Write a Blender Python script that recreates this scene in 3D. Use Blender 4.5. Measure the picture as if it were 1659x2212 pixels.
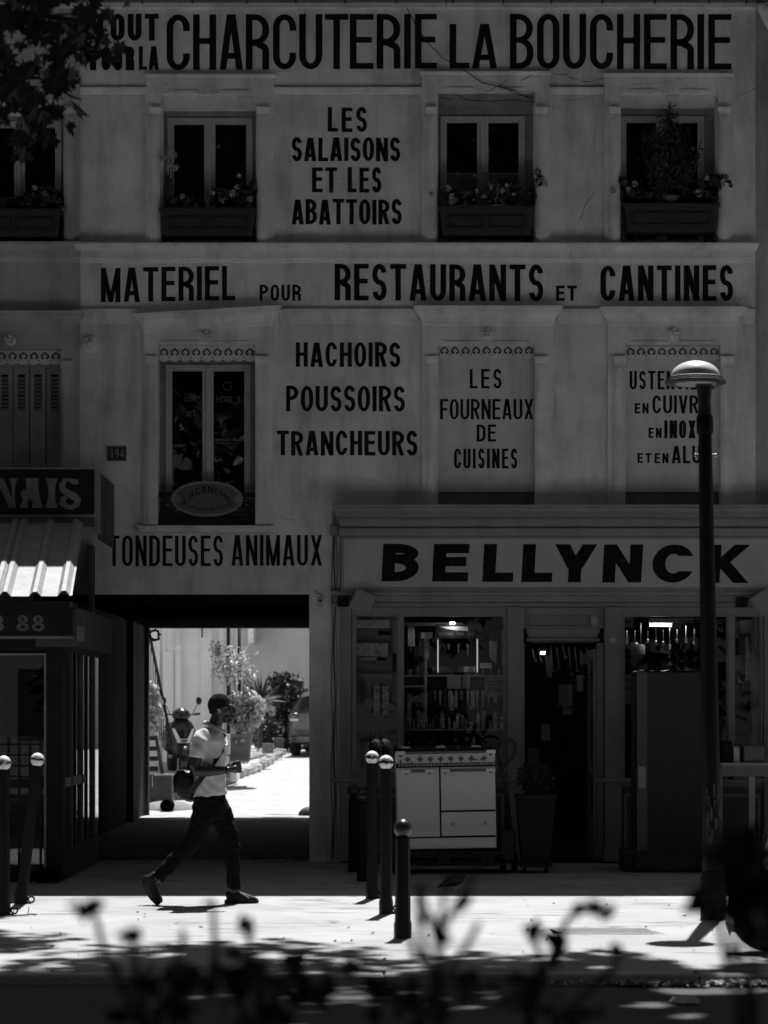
import bpy, bmesh, math, random
import numpy as np
from mathutils import Vector, Matrix, Euler

random.seed(7)
rng = np.random.default_rng(7)
for o in list(bpy.data.objects):
    bpy.data.objects.remove(o)
S = bpy.context.scene
COL = S.collection

# ------------------------------------------------------------------ camera, sky, sun, exposure
FPX = 5226.0          # focal length in the survey's pixel unit (picture 1659 x 2212)
CX, CY = 829.5, 1542.0
DF = 26.0             # camera to the facade plane (y = 0)
CAMZ = 1.6
cam_d = bpy.data.cameras.new('camera')
cam = bpy.data.objects.new('camera', cam_d)
COL.objects.link(cam)
cam.location = (0, -DF, CAMZ)
cam.rotation_euler = (math.radians(90), 0, 0)
cam_d.sensor_fit = 'VERTICAL'
cam_d.sensor_height = 36.0
cam_d.sensor_width = 27.0
cam_d.lens = 36.0 * FPX / 2212.0
cam_d.shift_y = (CY - 1106.0) / 2212.0
cam_d.clip_start = 0.1
cam_d.clip_end = 2000.0
cam_d.dof.use_dof = True
cam_d.dof.focus_distance = 24.6
cam_d.dof.aperture_fstop = 2.8
S.camera = cam

SUN = Vector((0.088, 0.49, 1.0)).normalized()      # towards the sun: behind the building, a little to the right
elev = math.asin(SUN.z)
azim = math.atan2(SUN.x, SUN.y)
world = bpy.data.worlds.new('World')
S.world = world
world.use_nodes = True
wn = world.node_tree.nodes
wl = world.node_tree.links
wn.clear()
w_out = wn.new('ShaderNodeOutputWorld')
w_bg = wn.new('ShaderNodeBackground')
w_sky = wn.new('ShaderNodeTexSky')
w_sky.sky_type = 'NISHITA'
w_sky.sun_disc = False
w_sky.sun_elevation = elev
w_sky.sun_rotation = azim
w_bw = wn.new('ShaderNodeRGBToBW')
wl.new(w_sky.outputs[0], w_bw.inputs[0])
wl.new(w_bw.outputs[0], w_bg.inputs[0])
w_bg.inputs[1].default_value = 0.05
wl.new(w_bg.outputs[0], w_out.inputs[0])

sun_d = bpy.data.lights.new('sun', 'SUN')
sun_d.energy = 5.0
sun_d.angle = math.radians(0.5)
sun_d.color = (1, 1, 1)
sun = bpy.data.objects.new('sun', sun_d)
COL.objects.link(sun)
sun.rotation_euler = (-SUN).to_track_quat('-Z', 'Y').to_euler()
sun.location = (0, 0, 40)

S.view_settings.view_transform = 'Standard'
S.view_settings.look = 'None'
S.view_settings.gamma = 1.0
S.view_settings.use_curve_mapping = False
S.view_settings.exposure = 0.88
S.render.resolution_x, S.render.resolution_y = 768, 1024
S.render.engine = 'CYCLES'

# ------------------------------------------------------------------ helpers
def PX(u, Y=0.0):
    return (u - CX) / FPX * (Y + DF)
def PZ(v, Y=0.0):
    return CAMZ + (CY - v) / FPX * (Y + DF)
def at(u, v, Y=0.0):
    return Vector((PX(u, Y), Y, PZ(v, Y)))
def PL(px, Y=0.0):
    return px / FPX * (Y + DF)
def ground_y(v, z=0.0):
    return FPX * (CAMZ - z) / (v - CY) - DF

class MB:
    def __init__(s):
        s.v = []; s.f = []; s.m = []; s.cur = 0
    def add(s, vs, fs):
        o = len(s.v)
        s.v += [tuple(p) for p in vs]
        for f in fs:
            s.f.append(tuple(i + o for i in f)); s.m.append(s.cur)
        return s
    def box(s, x0, x1, y0, y1, z0, z1):
        if x0 > x1: x0, x1 = x1, x0
        if y0 > y1: y0, y1 = y1, y0
        if z0 > z1: z0, z1 = z1, z0
        return s.add([(x0,y0,z0),(x1,y0,z0),(x1,y1,z0),(x0,y1,z0),(x0,y0,z1),(x1,y0,z1),(x1,y1,z1),(x0,y1,z1)],
              [(0,3,2,1),(4,5,6,7),(0,1,5,4),(1,2,6,5),(2,3,7,6),(3,0,4,7)])
    def fbox(s, u0, u1, v0, v1, y0, y1):
        return s.box(PX(u0), PX(u1), y0, y1, PZ(v1), PZ(v0))
    def obox(s, c, dx, dy, dz):
        c = Vector(c); vs = []
        for k in (-1, 1):
            for a, b in ((-1,-1),(1,-1),(1,1),(-1,1)):
                vs.append(c + Vector(dx)*a*.5 + Vector(dy)*b*.5 + Vector(dz)*k*.5)
        return s.add(vs, [(0,3,2,1),(4,5,6,7),(0,1,5,4),(1,2,6,5),(2,3,7,6),(3,0,4,7)])
    def tube(s, pts, r, n=8, cap=True, flat=1.0):
        pts = [Vector(p) for p in pts]
        rs = r if isinstance(r, (list, tuple)) else [r]*len(pts)
        vs = []; prev = None
        for i, p in enumerate(pts):
            d = (pts[min(i+1, len(pts)-1)] - pts[max(i-1, 0)])
            if d.length < 1e-9: d = Vector((0,0,1))
            d.normalize()
            if prev is None:
                a = Vector((0,0,1)) if abs(d.z) < .9 else Vector((1,0,0))
                x = d.cross(a).normalized()
            else:
                x = (prev - d*prev.dot(d))
                x = x.normalized() if x.length > 1e-6 else d.orthogonal().normalized()
            prev = x; y = d.cross(x)
            for k in range(n):
                a = 2*math.pi*k/n
                vs.append(p + (x*math.cos(a) + y*math.sin(a)*flat)*rs[i])
        fs = []
        for i in range(len(pts)-1):
            for k in range(n):
                fs.append((i*n+k, i*n+(k+1)%n, (i+1)*n+(k+1)%n, (i+1)*n+k))
        if cap:
            fs.append(tuple(range(n-1, -1, -1))); fs.append(tuple((len(pts)-1)*n+k for k in range(n)))
        return s.add(vs, fs)
    def lathe(s, prof, c=(0,0,0), n=16, axis='z'):
        vs = []
        for r, h in prof:
            for k in range(n):
                a = 2*math.pi*k/n
                p = (r*math.cos(a), r*math.sin(a), h)
                if axis == 'y': p = (p[0], p[2], p[1])
                if axis == 'x': p = (p[2], p[0], p[1])
                vs.append((c[0]+p[0], c[1]+p[1], c[2]+p[2]))
        fs = []
        for i in range(len(prof)-1):
            for k in range(n):
                fs.append((i*n+k, i*n+(k+1)%n, (i+1)*n+(k+1)%n, (i+1)*n+k))
        fs.append(tuple(range(n-1, -1, -1))); fs.append(tuple((len(prof)-1)*n+k for k in range(n)))
        return s.add(vs, fs)
    def loft(s, secs, cap=True, close=True):
        n = len(secs[0]); vs = [p for q in secs for p in q]; fs = []
        for i in range(len(secs)-1):
            for k in range(n if close else n-1):
                fs.append((i*n+k, i*n+(k+1)%n, (i+1)*n+(k+1)%n, (i+1)*n+k))
        if cap and close:
            fs.append(tuple(range(n-1, -1, -1))); fs.append(tuple((len(secs)-1)*n+k for k in range(n)))
        return s.add(vs, fs)
    def prism(s, poly, axis, a0, a1):
        def P(p, a):
            if axis == 'y': return (p[0], a, p[1])
            if axis == 'x': return (a, p[0], p[1])
            return (p[0], p[1], a)
        n = len(poly)
        return s.loft([[P(p, a0) for p in poly], [P(p, a1) for p in poly]])
    def ball(s, c, r, n=12, m=8, sc=(1,1,1)):
        prof = [(max(1e-4, math.sin(math.pi*i/m)), -math.cos(math.pi*i/m)) for i in range(m+1)]
        o = len(s.v); s.lathe(prof, (0,0,0), n)
        for i in range(o, len(s.v)):
            p = s.v[i]; s.v[i] = (c[0]+p[0]*r*sc[0], c[1]+p[1]*r*sc[1], c[2]+p[2]*r*sc[2])
        return s
    def stack(s, x0, x1, levels, yb=0.0, y1=0.12, sx=1.0, o0=0.0):
        """plinth-like stack of (z, outward offset) with returned ends"""
        secs = []
        for z, o in levels:
            e = (o-o0)*sx
            secs.append([(x0-e, yb-o, z), (x1+e, yb-o, z), (x1+e, y1, z), (x0-e, y1, z)])
        return s.loft(secs)
    def xform(s, M, start=0):
        for i in range(start, len(s.v)):
            s.v[i] = tuple(M @ Vector(s.v[i]))
        return s
    def build(s, name, mat, parent=None, smooth=False, bevel=0, fix=True, angle=None):
        me = bpy.data.meshes.new(name)
        me.from_pydata(s.v, [], s.f)
        mats = mat if isinstance(mat, (list, tuple)) else [mat]
        for m in mats: me.materials.append(m)
        if len(mats) > 1: me.polygons.foreach_set('material_index', s.m)
        if fix:
            bm = bmesh.new(); bm.from_mesh(me)
            bmesh.ops.recalc_face_normals(bm, faces=bm.faces)
            if bevel:
                es = [e for e in bm.edges if len(e.link_faces) == 2 and e.calc_face_angle(0) > .6]
                bmesh.ops.bevel(bm, geom=es, offset=bevel, segments=1, affect='EDGES', clamp_overlap=True)
            bm.to_mesh(me); bm.free()
        if smooth:
            me.polygons.foreach_set('use_smooth', [True]*len(me.polygons))
            if angle: me.set_sharp_from_angle(angle=math.radians(angle))
        return link(name, me, parent)

def link(name, me, parent=None):
    o = bpy.data.objects.new(name, me)
    COL.objects.link(o)
    if parent is not None:
        o.parent = parent
        o.matrix_parent_inverse = Matrix.Translation(parent.location).inverted() if parent.parent is None else Matrix.Identity(4)
    return o
def tag(o, label=None, cat=None, group=None, kind=None):
    if label: o['label'] = label
    if cat: o['category'] = cat
    if group: o['group'] = group
    if kind: o['kind'] = kind
    return o
def thing(name, label, cat, loc=(0,0,0), group=None):
    o = bpy.data.objects.new(name, None); COL.objects.link(o)
    o.empty_display_size = .1
    o.location = loc
    return tag(o, label, cat, group)

# ------------------------------------------------------------------ materials (a monochrome picture: every colour is a grey)
MATS = {}
def mat(name, g, rough=.6, var=.15, scale=6.0, bump=0.0, bscale=60.0, metal=0.0, stain=0.0, spec=.4, coat=0.0, streak=None):
    if name in MATS: return MATS[name]
    m = bpy.data.materials.new(name); m.use_nodes = True
    nt = m.node_tree; n = nt.nodes; L = nt.links
    b = n['Principled BSDF']
    b.inputs['Roughness'].default_value = rough
    b.inputs['Metallic'].default_value = metal
    b.inputs['Specular IOR Level'].default_value = spec
    if coat: b.inputs['Coat Weight'].default_value = coat
    tc = n.new('ShaderNodeTexCoord')
    geo = n.new('ShaderNodeNewGeometry')
    nz = n.new('ShaderNodeTexNoise'); nz.inputs['Scale'].default_value = scale; nz.inputs['Detail'].default_value = 6
    nz.inputs['Roughness'].default_value = .62
    L.new(geo.outputs['Position'], nz.inputs['Vector'])
    r = n.new('ShaderNodeMapRange')
    r.inputs[1].default_value = .3; r.inputs[2].default_value = .7
    r.inputs[3].default_value = g*(1-var); r.inputs[4].default_value = g*(1+var)
    L.new(nz.outputs[0], r.inputs[0])
    val = r.outputs[0]
    if stain:
        mp = n.new('ShaderNodeMapping'); mp.inputs['Scale'].default_value = (3.2, 3.2, .5)
        L.new(geo.outputs['Position'], mp.inputs[0])
        n2 = n.new('ShaderNodeTexNoise'); n2.inputs['Scale'].default_value = 1.3; n2.inputs['Detail'].default_value = 8
        n2.inputs['Roughness'].default_value = .7
        L.new(mp.outputs[0], n2.inputs['Vector'])
        r2 = n.new('ShaderNodeMapRange'); r2.inputs[1].default_value = .48; r2.inputs[2].default_value = .78
        r2.inputs[3].default_value = 1.0; r2.inputs[4].default_value = 1.0 - stain
        L.new(n2.outputs[0], r2.inputs[0])
        mu = n.new('ShaderNodeMath'); mu.operation = 'MULTIPLY'
        L.new(val, mu.inputs[0]); L.new(r2.outputs[0], mu.inputs[1]); val = mu.outputs[0]
    cb = n.new('ShaderNodeCombineColor')
    for i in range(3): L.new(val, cb.inputs[i])
    L.new(cb.outputs[0], b.inputs['Base Color'])
    if bump:
        n3 = n.new('ShaderNodeTexNoise'); n3.inputs['Scale'].default_value = bscale; n3.inputs['Detail'].default_value = 5
        if streak:
            mp3 = n.new('ShaderNodeMapping'); mp3.inputs['Scale'].default_value = streak
            L.new(geo.outputs['Position'], mp3.inputs[0]); L.new(mp3.outputs[0], n3.inputs['Vector'])
        else:
            L.new(geo.outputs['Position'], n3.inputs['Vector'])
        bp = n.new('ShaderNodeBump'); bp.inputs['Strength'].default_value = bump; bp.inputs['Distance'].default_value = .02
        L.new(n3.outputs[0], bp.inputs['Height']); L.new(bp.outputs[0], b.inputs['Normal'])
    MATS[name] = m
    return m
def glass_mat(name, tint=.92, gl=.0, rough=0.0, ior=1.45):
    m = bpy.data.materials.new(name); m.use_nodes = True
    nt = m.node_tree; n = nt.nodes; L = nt.links; n.clear()
    out = n.new('ShaderNodeOutputMaterial'); mx = n.new('ShaderNodeMixShader')
    tr = n.new('ShaderNodeBsdfTransparent'); tr.inputs[0].default_value = (tint, tint, tint, 1)
    g = n.new('ShaderNodeBsdfGlossy'); g.inputs['Roughness'].default_value = rough
    fr = n.new('ShaderNodeFresnel'); fr.inputs[0].default_value = ior
    if gl:
        ad = n.new('ShaderNodeMath'); ad.operation = 'ADD'; ad.inputs[1].default_value = gl
        L.new(fr.outputs[0], ad.inputs[0]); L.new(ad.outputs[0], mx.inputs[0])
    else:
        L.new(fr.outputs[0], mx.inputs[0])
    L.new(tr.outputs[0], mx.inputs[1]); L.new(g.outputs[0], mx.inputs[2]); L.new(mx.outputs[0], out.inputs[0])
    return m
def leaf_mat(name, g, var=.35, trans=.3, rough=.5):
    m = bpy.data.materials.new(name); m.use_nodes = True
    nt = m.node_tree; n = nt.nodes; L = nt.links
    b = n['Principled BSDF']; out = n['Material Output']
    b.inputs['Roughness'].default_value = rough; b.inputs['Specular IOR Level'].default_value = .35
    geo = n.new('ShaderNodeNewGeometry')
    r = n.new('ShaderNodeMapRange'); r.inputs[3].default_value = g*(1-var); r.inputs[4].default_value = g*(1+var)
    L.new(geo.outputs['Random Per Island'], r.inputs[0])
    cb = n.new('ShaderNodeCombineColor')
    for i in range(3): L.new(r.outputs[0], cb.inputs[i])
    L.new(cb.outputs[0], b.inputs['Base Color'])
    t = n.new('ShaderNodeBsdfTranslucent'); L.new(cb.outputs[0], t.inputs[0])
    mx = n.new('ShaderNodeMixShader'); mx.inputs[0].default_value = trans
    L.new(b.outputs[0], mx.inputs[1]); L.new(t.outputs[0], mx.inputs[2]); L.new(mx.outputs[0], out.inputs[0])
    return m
def emit_mat(name, s):
    m = bpy.data.materials.new(name); m.use_nodes = True
    b = m.node_tree.nodes['Principled BSDF']
    b.inputs['Base Color'].default_value = (.8,.8,.8,1)
    b.inputs['Emission Color'].default_value = (1,1,1,1); b.inputs['Emission Strength'].default_value = s
    return m

M_wall = mat('plaster', .68, .9, .22, 1.7, .35, 70, stain=.45, spec=.2)
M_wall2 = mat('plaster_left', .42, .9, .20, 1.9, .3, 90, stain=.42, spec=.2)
M_trim = mat('plaster_trim', .68, .85, .16, 3.0, .3, 60, stain=.36, spec=.2)
M_panel = mat('blocked_panel', .60, .8, .14, 2.2, .15, 70, stain=.3)
M_ink = mat('black_paint', .010, .8, .3, 9, 0, spec=.1)
def flake(m, amount=.70, g=.16):
    # worn paint: small flakes where the ground colour shows through
    nt = m.node_tree; n = nt.nodes; L = nt.links; b = n['Principled BSDF']
    src = b.inputs['Base Color'].links[0].from_socket
    geo = [q for q in n if q.type == 'NEW_GEOMETRY'][0]
    mp = n.new('ShaderNodeMapping'); mp.inputs['Scale'].default_value = (1, 1, .6); L.new(geo.outputs['Position'], mp.inputs[0])
    nz = n.new('ShaderNodeTexNoise'); nz.inputs['Scale'].default_value = 26; nz.inputs['Detail'].default_value = 8; nz.inputs['Roughness'].default_value = .75
    L.new(mp.outputs[0], nz.inputs['Vector'])
    r = n.new('ShaderNodeMapRange'); r.inputs[1].default_value = amount-.06; r.inputs[2].default_value = amount+.03
    L.new(nz.outputs[0], r.inputs[0])
    mx = n.new('ShaderNodeMix'); mx.data_type = 'RGBA'; mx.inputs['B'].default_value = (g, g, g, 1)
    L.new(r.outputs[0], mx.inputs['Factor']); L.new(src, mx.inputs['A']); L.new(mx.outputs['Result'], b.inputs['Base Color'])
flake(M_ink, .66)
M_white = mat('white_joinery', .46, .5, .12, 7, .1, 40, stain=.15)
M_frame = mat('grey_joinery', .24, .6, .2, 7, .15, 40, stain=.3)
M_shop = mat('shop_paint', .26, .55, .12, 5, .08, 30, stain=.15)
M_sign = mat('sign_panel_paint', .45, .7, .10, 2.5, .06, 30, stain=.12)
M_fascia = mat('shop_fascia', .27, .6, .15, 3, .1, 40, stain=.25)
M_dark = mat('dark_joinery', .018, .7, .3, 6, .1, 40, spec=.15)
M_ceil = mat('black_timber', .008, .95, .3, 6, .2, 30, spec=0.0)  # near-black base colour for the passage ceiling
M_wood = mat('weathered_wood', .05, .85, .5, 5, .35, 8, streak=(6, 6, .6), spec=.1)
M_iron = mat('black_iron', .012, .5, .3, 20, .1, 80, spec=.25)
M_bollard = mat('bollard_paint', .007, .5, .35, 12, .25, 50, spec=.12)
M_ballwhite = mat('bollard_white', .62, .35, .35, 22, .1, 50)
M_steel = mat('steel', .45, .28, .15, 20, 0, metal=1.0)
M_chrome = mat('polished_metal', .65, .12, .05, 10, 0, metal=1.0)
M_blk = mat('black_plastic', .012, .45, .2, 10, spec=.25)
M_rub = mat('rubber', .014, .85, .2, 10, spec=.15)
M_nearblack = mat('dark_void', .006, .95, .2, 3, spec=0.0)  # near-black colour; also painted in for shade in gaps and pits
M_enamel = mat('cream_enamel', .80, .28, .03, 4, coat=.4)
M_card = mat('cardboard', .035, .8, .12, 6, .15, 30)
M_paper = mat('paper', .50, .8, .08, 20)
M_grey = mat('grey_card', .30, .7, .15, 15)
M_zinc = mat('zinc', .16, .45, .25, 5, .1, 20, metal=.4)
M_glass = glass_mat('window_glass', .85, .03)
M_glass_shop = glass_mat('shop_glass', .9)
M_leaf = leaf_mat('tree_leaf', .03, .4, .2)
M_ger = leaf_mat('geranium_leaf', .05, .5, .2)
M_flower = leaf_mat('petal', .45, .3, .3)
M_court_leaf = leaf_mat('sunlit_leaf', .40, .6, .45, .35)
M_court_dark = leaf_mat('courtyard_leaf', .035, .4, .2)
M_bark = mat('bark', .05, .9, .4, 8, .6, 20)
# ------------------------------------------------------------------ painted lettering: a small stroke alphabet
def _arc(cx, cy, rx, ry, a0, a1, n=12):
    return [(cx + rx*math.cos(math.radians(a0+(a1-a0)*i/n)), cy + ry*math.sin(math.radians(a0+(a1-a0)*i/n))) for i in range(n+1)]
def _strip(outer, inner):
    n = len(outer); v = outer + inner
    return v, [(i, i+1, n+i+1, n+i) for i in range(n-1)]
def _ribbon(path, t):
    L = []; R = []
    for i, p in enumerate(path):
        a = path[max(0, i-1)]; b = path[min(len(path)-1, i+1)]
        dx, dy = b[0]-a[0], b[1]-a[1]; l = math.hypot(dx, dy) or 1
        nx, ny = -dy/l*t/2, dx/l*t/2
        L.append((p[0]+nx, p[1]+ny)); R.append((p[0]-nx, p[1]-ny))
    return _strip(L, R)
def _quad(a, b, c, d): return [a, b, c, d], [(0, 1, 2, 3)]
def glyph(ch, w, h, t, th, soft=0.5):
    """list of (verts2d, faces) filling the box w x h; t vertical stroke, th horizontal stroke"""
    P = []
    def V(x, y0=0, y1=h, tt=t): P.append(_quad((x-tt/2, y0), (x+tt/2, y0), (x+tt/2, y1), (x-tt/2, y1)))
    def H(y, x0=0, x1=w): P.append(_quad((x0, y-th/2), (x1, y-th/2), (x1, y+th/2), (x0, y+th/2)))
    def D(xa, ya, xb, yb, k=1.0):
        k = t*k*.5; P.append(_quad((xa-k, ya), (xa+k, ya), (xb+k, yb), (xb-k, yb)))
    def ring(y1, y2, ww=w, hh=h, yo=0, ry=None):
        ry = ry or min(hh/2, ww*(.5+soft*.6)); rx = ww/2
        iw, ih = ww-2*t, hh-2*th; irx = iw/2; iry = max(.01*h, ry-th)
        def path(W, Hh, rx, ry, ox, oy, ya, yb):
            sa = max(0.0, min(.99, (ya-(Hh-ry))/ry)); sb = max(0.0, min(.99, (ry-yb)/ry))
            a0 = math.degrees(math.asin(sa)); b0 = 360-math.degrees(math.asin(sb))
            pts = [(ox+W, oy+ya)] if a0 == 0 else []
            pts += _arc(ox+W-rx, oy+Hh-ry, rx, ry, a0, 90) + _arc(ox+rx, oy+Hh-ry, rx, ry, 90, 180)
            pts += _arc(ox+rx, oy+ry, rx, ry, 180, 270) + _arc(ox+W-rx, oy+ry, rx, ry, 270, b0)
            pts += [(ox+W, oy+yb)] if b0 == 360 else []
            return pts
        o_ = path(ww, hh, rx, ry, 0, yo, y1, y2); i_ = path(iw, ih, irx, iry, t, yo+th, y1-th, y2-th)
        m_ = min(len(o_), len(i_))
        if len(o_) != len(i_):
            if len(o_) > len(i_): i_ = [(i_[0][0], o_[0][1])] + i_ + [(i_[-1][0], o_[-1][1])]
            else: i_ = i_[1:-1]
        P.append(_strip(o_, i_))
    def bowl(y0, y1, ww):
        hh = y1-y0; r = min(hh/2, ww*.62); rx = min(ww*.62, ww-t*.6)
        ri = max(.02*h, r-th); rxi = max(.02*w, rx-t)
        o = [(t*.5, y1)] + _arc(ww-rx, y1-r, rx, r, 90, 0, 8) + _arc(ww-rx, y0+r, rx, r, 0, -90, 8) + [(t*.5, y0)]
        i = [(t*.5, y1-th)] + _arc(ww-rx, y1-th-ri, rxi, ri, 90, 0, 8) + _arc(ww-rx, y0+th+ri, rxi, ri, 0, -90, 8) + [(t*.5, y0+th)]
        P.append(_strip(o, i))
    c = ch
    if c == 'I': V(w/2)
    elif c == 'L': V(t/2); H(th/2)
    elif c == 'E': V(t/2); H(th/2); H(h-th/2); H(h*.53, 0, w*.93)
    elif c == 'F': V(t/2); H(h-th/2); H(h*.5, 0, w*.88)
    elif c == 'T': V(w/2); H(h-th/2)
    elif c == 'H': V(t/2); V(w-t/2); H(h*.52)
    elif c == 'A':
        D(t*.52, 0, w/2-t*.16, h); D(w-t*.52, 0, w/2+t*.16, h)
        f = .25; xa = t*.5+(w/2-t*.5)*f; H(h*f, xa, w-xa)
    elif c == 'V': D(w/2-t*.05, 0, t*.52, h); D(w/2+t*.05, 0, w-t*.52, h)
    elif c == 'X': D(t*.55, 0, w-t*.55, h); D(w-t*.55, 0, t*.55, h)
    elif c == 'Y': V(w/2, 0, h*.5); D(w/2, h*.36, t*.6, h, 1.15); D(w/2, h*.36, w-t*.6, h, 1.15)
    elif c == 'N': V(t/2); V(w-t/2); D(w-t*.5, 0, t*.5, h, 1.0)
    elif c == 'M':
        V(t/2); V(w-t/2); D(w/2, 0, t*.5, h, .9); D(w/2, 0, w-t*.5, h, .9)
    elif c == 'K': V(t/2); D(t*.55, h*.36, w-t*.62, h, 1.2); D(w-t*.6, 0, t*.95, h*.62, 1.2)
    elif c == 'O': ring(h/2, h/2)
    elif c == 'C': ring(h*.70, h*.30)
    elif c == 'G': ring(h*.70, h*.30); H(h*.42, w*.55, w); V(w-t/2, 0, h*.44)
    elif c == 'D': V(t/2); bowl(0, h, w)
    elif c == 'P': V(t/2); bowl(h*.44, h, w)
    elif c == 'B': V(t/2); bowl(h*.47, h, w*.97); bowl(0, h*.47+th, w)
    elif c == 'R':
        V(t/2); bowl(h*.44, h, w)
        if soft > .3: D(w-t*.52, 0, w*.5, h*.5)
        else:
            P.append(_ribbon([(t*.6, h*.44+th/2), (w*.5, h*.44+th*.35)] + _arc(w*.5, h*.34, w*.5-t/2, h*.1+th*.1, 80, 0, 6) + [(w-t/2, 0)], t))
    elif c == 'U':
        r = min(h*.45, w*.62)
        o = [(0, h)] + _arc(w/2, r, w/2, r, 180, 360, 16) + [(w, h)]
        i = [(t, h)] + _arc(w/2, r, w/2-t, r-th, 180, 360, 16) + [(w-t, h)]
        P.append(_strip(o, i))
    elif c == 'S':
        a = h*.25-th*.25; cx = w/2; rx = w/2-t/2
        pts = _arc(cx, h-th/2-a, rx, a, 12, 265, 18) + _arc(cx, th/2+a, rx, a, 85, -168, 18)
        P.append(_ribbon(pts, (t+th)/2))
    elif c == '8':
        for y0, hh, s_ in ((0, h*.55, 1.0), (h*.5, h*.5, .84)):
            ww = w*s_
            o = _arc(w/2, y0+hh/2, ww/2, hh/2, 0, 360, 24); i = _arc(w/2, y0+hh/2, ww/2-t, hh/2-th, 0, 360, 24)
            P.append(_strip(o, i))
    elif c == '3':
        P.append(_ribbon(_arc(w*.42, h*.74, w*.4, h*.26-th/2, 150, -80, 14), t)); P.append(_ribbon(_arc(w*.42, h*.28, w*.46, h*.28-th/2, 80, -150, 14), t))
    elif c == '1': V(w*.55); D(w*.2, h*.72, w*.5, h, .8); H(th*.35, w*.15, w*.95)
    elif c == '9':
        P.append(_strip(_arc(w/2, h*.68, w/2, h*.32, 0, 360, 20), _arc(w/2, h*.68, w/2-t, h*.32-th, 0, 360, 20)))
        P.append(_ribbon([(w-t/2, h*.68)] + _arc(w*.4, h*.5, w*.6-t/2, h*.5-th/2, 0, -100, 10), t))
    elif c == '4': V(w*.68); H(h*.26); D(t*.4, h*.2, w*.62, h, .9)
    elif c == "'": V(w/2, h*.7, h)
    return P
WID = {'I': None, 'M': 1.28, 'L': .86, 'E': .92, 'F': .9, 'T': 1.0, ' ': .5, 'S': .92, "'": .3, 'N': 1.05, 'X': 1.06, 'A': 1.08, '1': .7}
def word_mesh(text, x0, x1, z0, z1, t, y, th=None, gap=None, soft=.5, shear=0, jit=0, zr=None, boxes=None):
    """letters on the plane y between x0..x1, z0..z1 (zr: z0,z1 at the right end)"""
    mb = MB(); h = z1-z0; th = th or t*.86
    gap = gap if gap is not None else t*.5
    ws = [WID.get(c, 1.0) for c in text]
    fixed = sum(t for q in ws if q is None) + gap*(len(text)-1)
    k = (x1-x0-fixed)/max(.01, sum(q for q in ws if q is not None)) if any(q is not None for q in ws) else 0
    x = x0; lay = 0; R = random.Random(hash(text) % 1000 if False else sum(map(ord, text)))
    for i, c in enumerate(text):
        w = t if ws[i] is None else ws[i]*k
        if boxes: x, w = boxes[i][0], boxes[i][1]-boxes[i][0]
        if c != ' ':
            f = (x-x0)/(x1-x0)
            b0 = z0 + ((zr[0]-z0)*f if zr else 0); hh = (h + ((zr[1]-zr[0])-h)*f) if zr else h
            b0 += R.uniform(-jit, jit); hh += R.uniform(-jit, jit)
            for vs, fs in glyph(c, w, hh, t, th, soft):
                mb.add([(x+p[0]+shear*(p[1]-hh/2), y-lay*.0002, b0+p[1]) for p in vs], fs)
                lay = (lay+1) % 4
        x += w+gap
    return mb
def word(text, u0, u1, v0, v1, tpx, parent, y=-.003, mat_=None, Y=0.0, name='painted_word', vr=None, **k):
    zr = (PZ(vr[1], Y), PZ(vr[0], Y)) if vr else None
    kk = dict(k)
    for q in ('th', 'gap', 'jit'):
        if q in kk and kk[q] is not None: kk[q] = PL(kk[q], Y)
    if 'boxes' in kk: kk['boxes'] = [(PX(a, Y), PX(b, Y)) for a, b in kk['boxes']]
    mb = word_mesh(text, PX(u0, Y), PX(u1, Y), PZ(v1, Y), PZ(v0, Y), PL(tpx, Y), Y+y, zr=zr, **kk)
    o = mb.build(name, mat_ or M_ink, parent, fix=False)
    o['label'] = 'painted lettering reading ' + text.strip()
    return o
def font_text(body, size, pos, rot, mat_, parent, name='lettering', shear=0.0):
    cu = bpy.data.curves.new(name, 'FONT'); cu.body = body; cu.size = size; cu.align_x = 'CENTER'; cu.align_y = 'CENTER'; cu.shear = shear
    cu.resolution_u = 2
    ob = bpy.data.objects.new('tmp', cu); COL.objects.link(ob)
    dg = bpy.context.evaluated_depsgraph_get()
    me = bpy.data.meshes.new_from_object(ob.evaluated_get(dg)); bpy.data.objects.remove(ob)
    me.transform(Matrix.Translation(pos) @ Euler(rot).to_matrix().to_4x4()); me.materials.clear(); me.materials.append(mat_)
    o = link(name, me, parent); o['label'] = 'lettering reading ' + body
    return o

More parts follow.
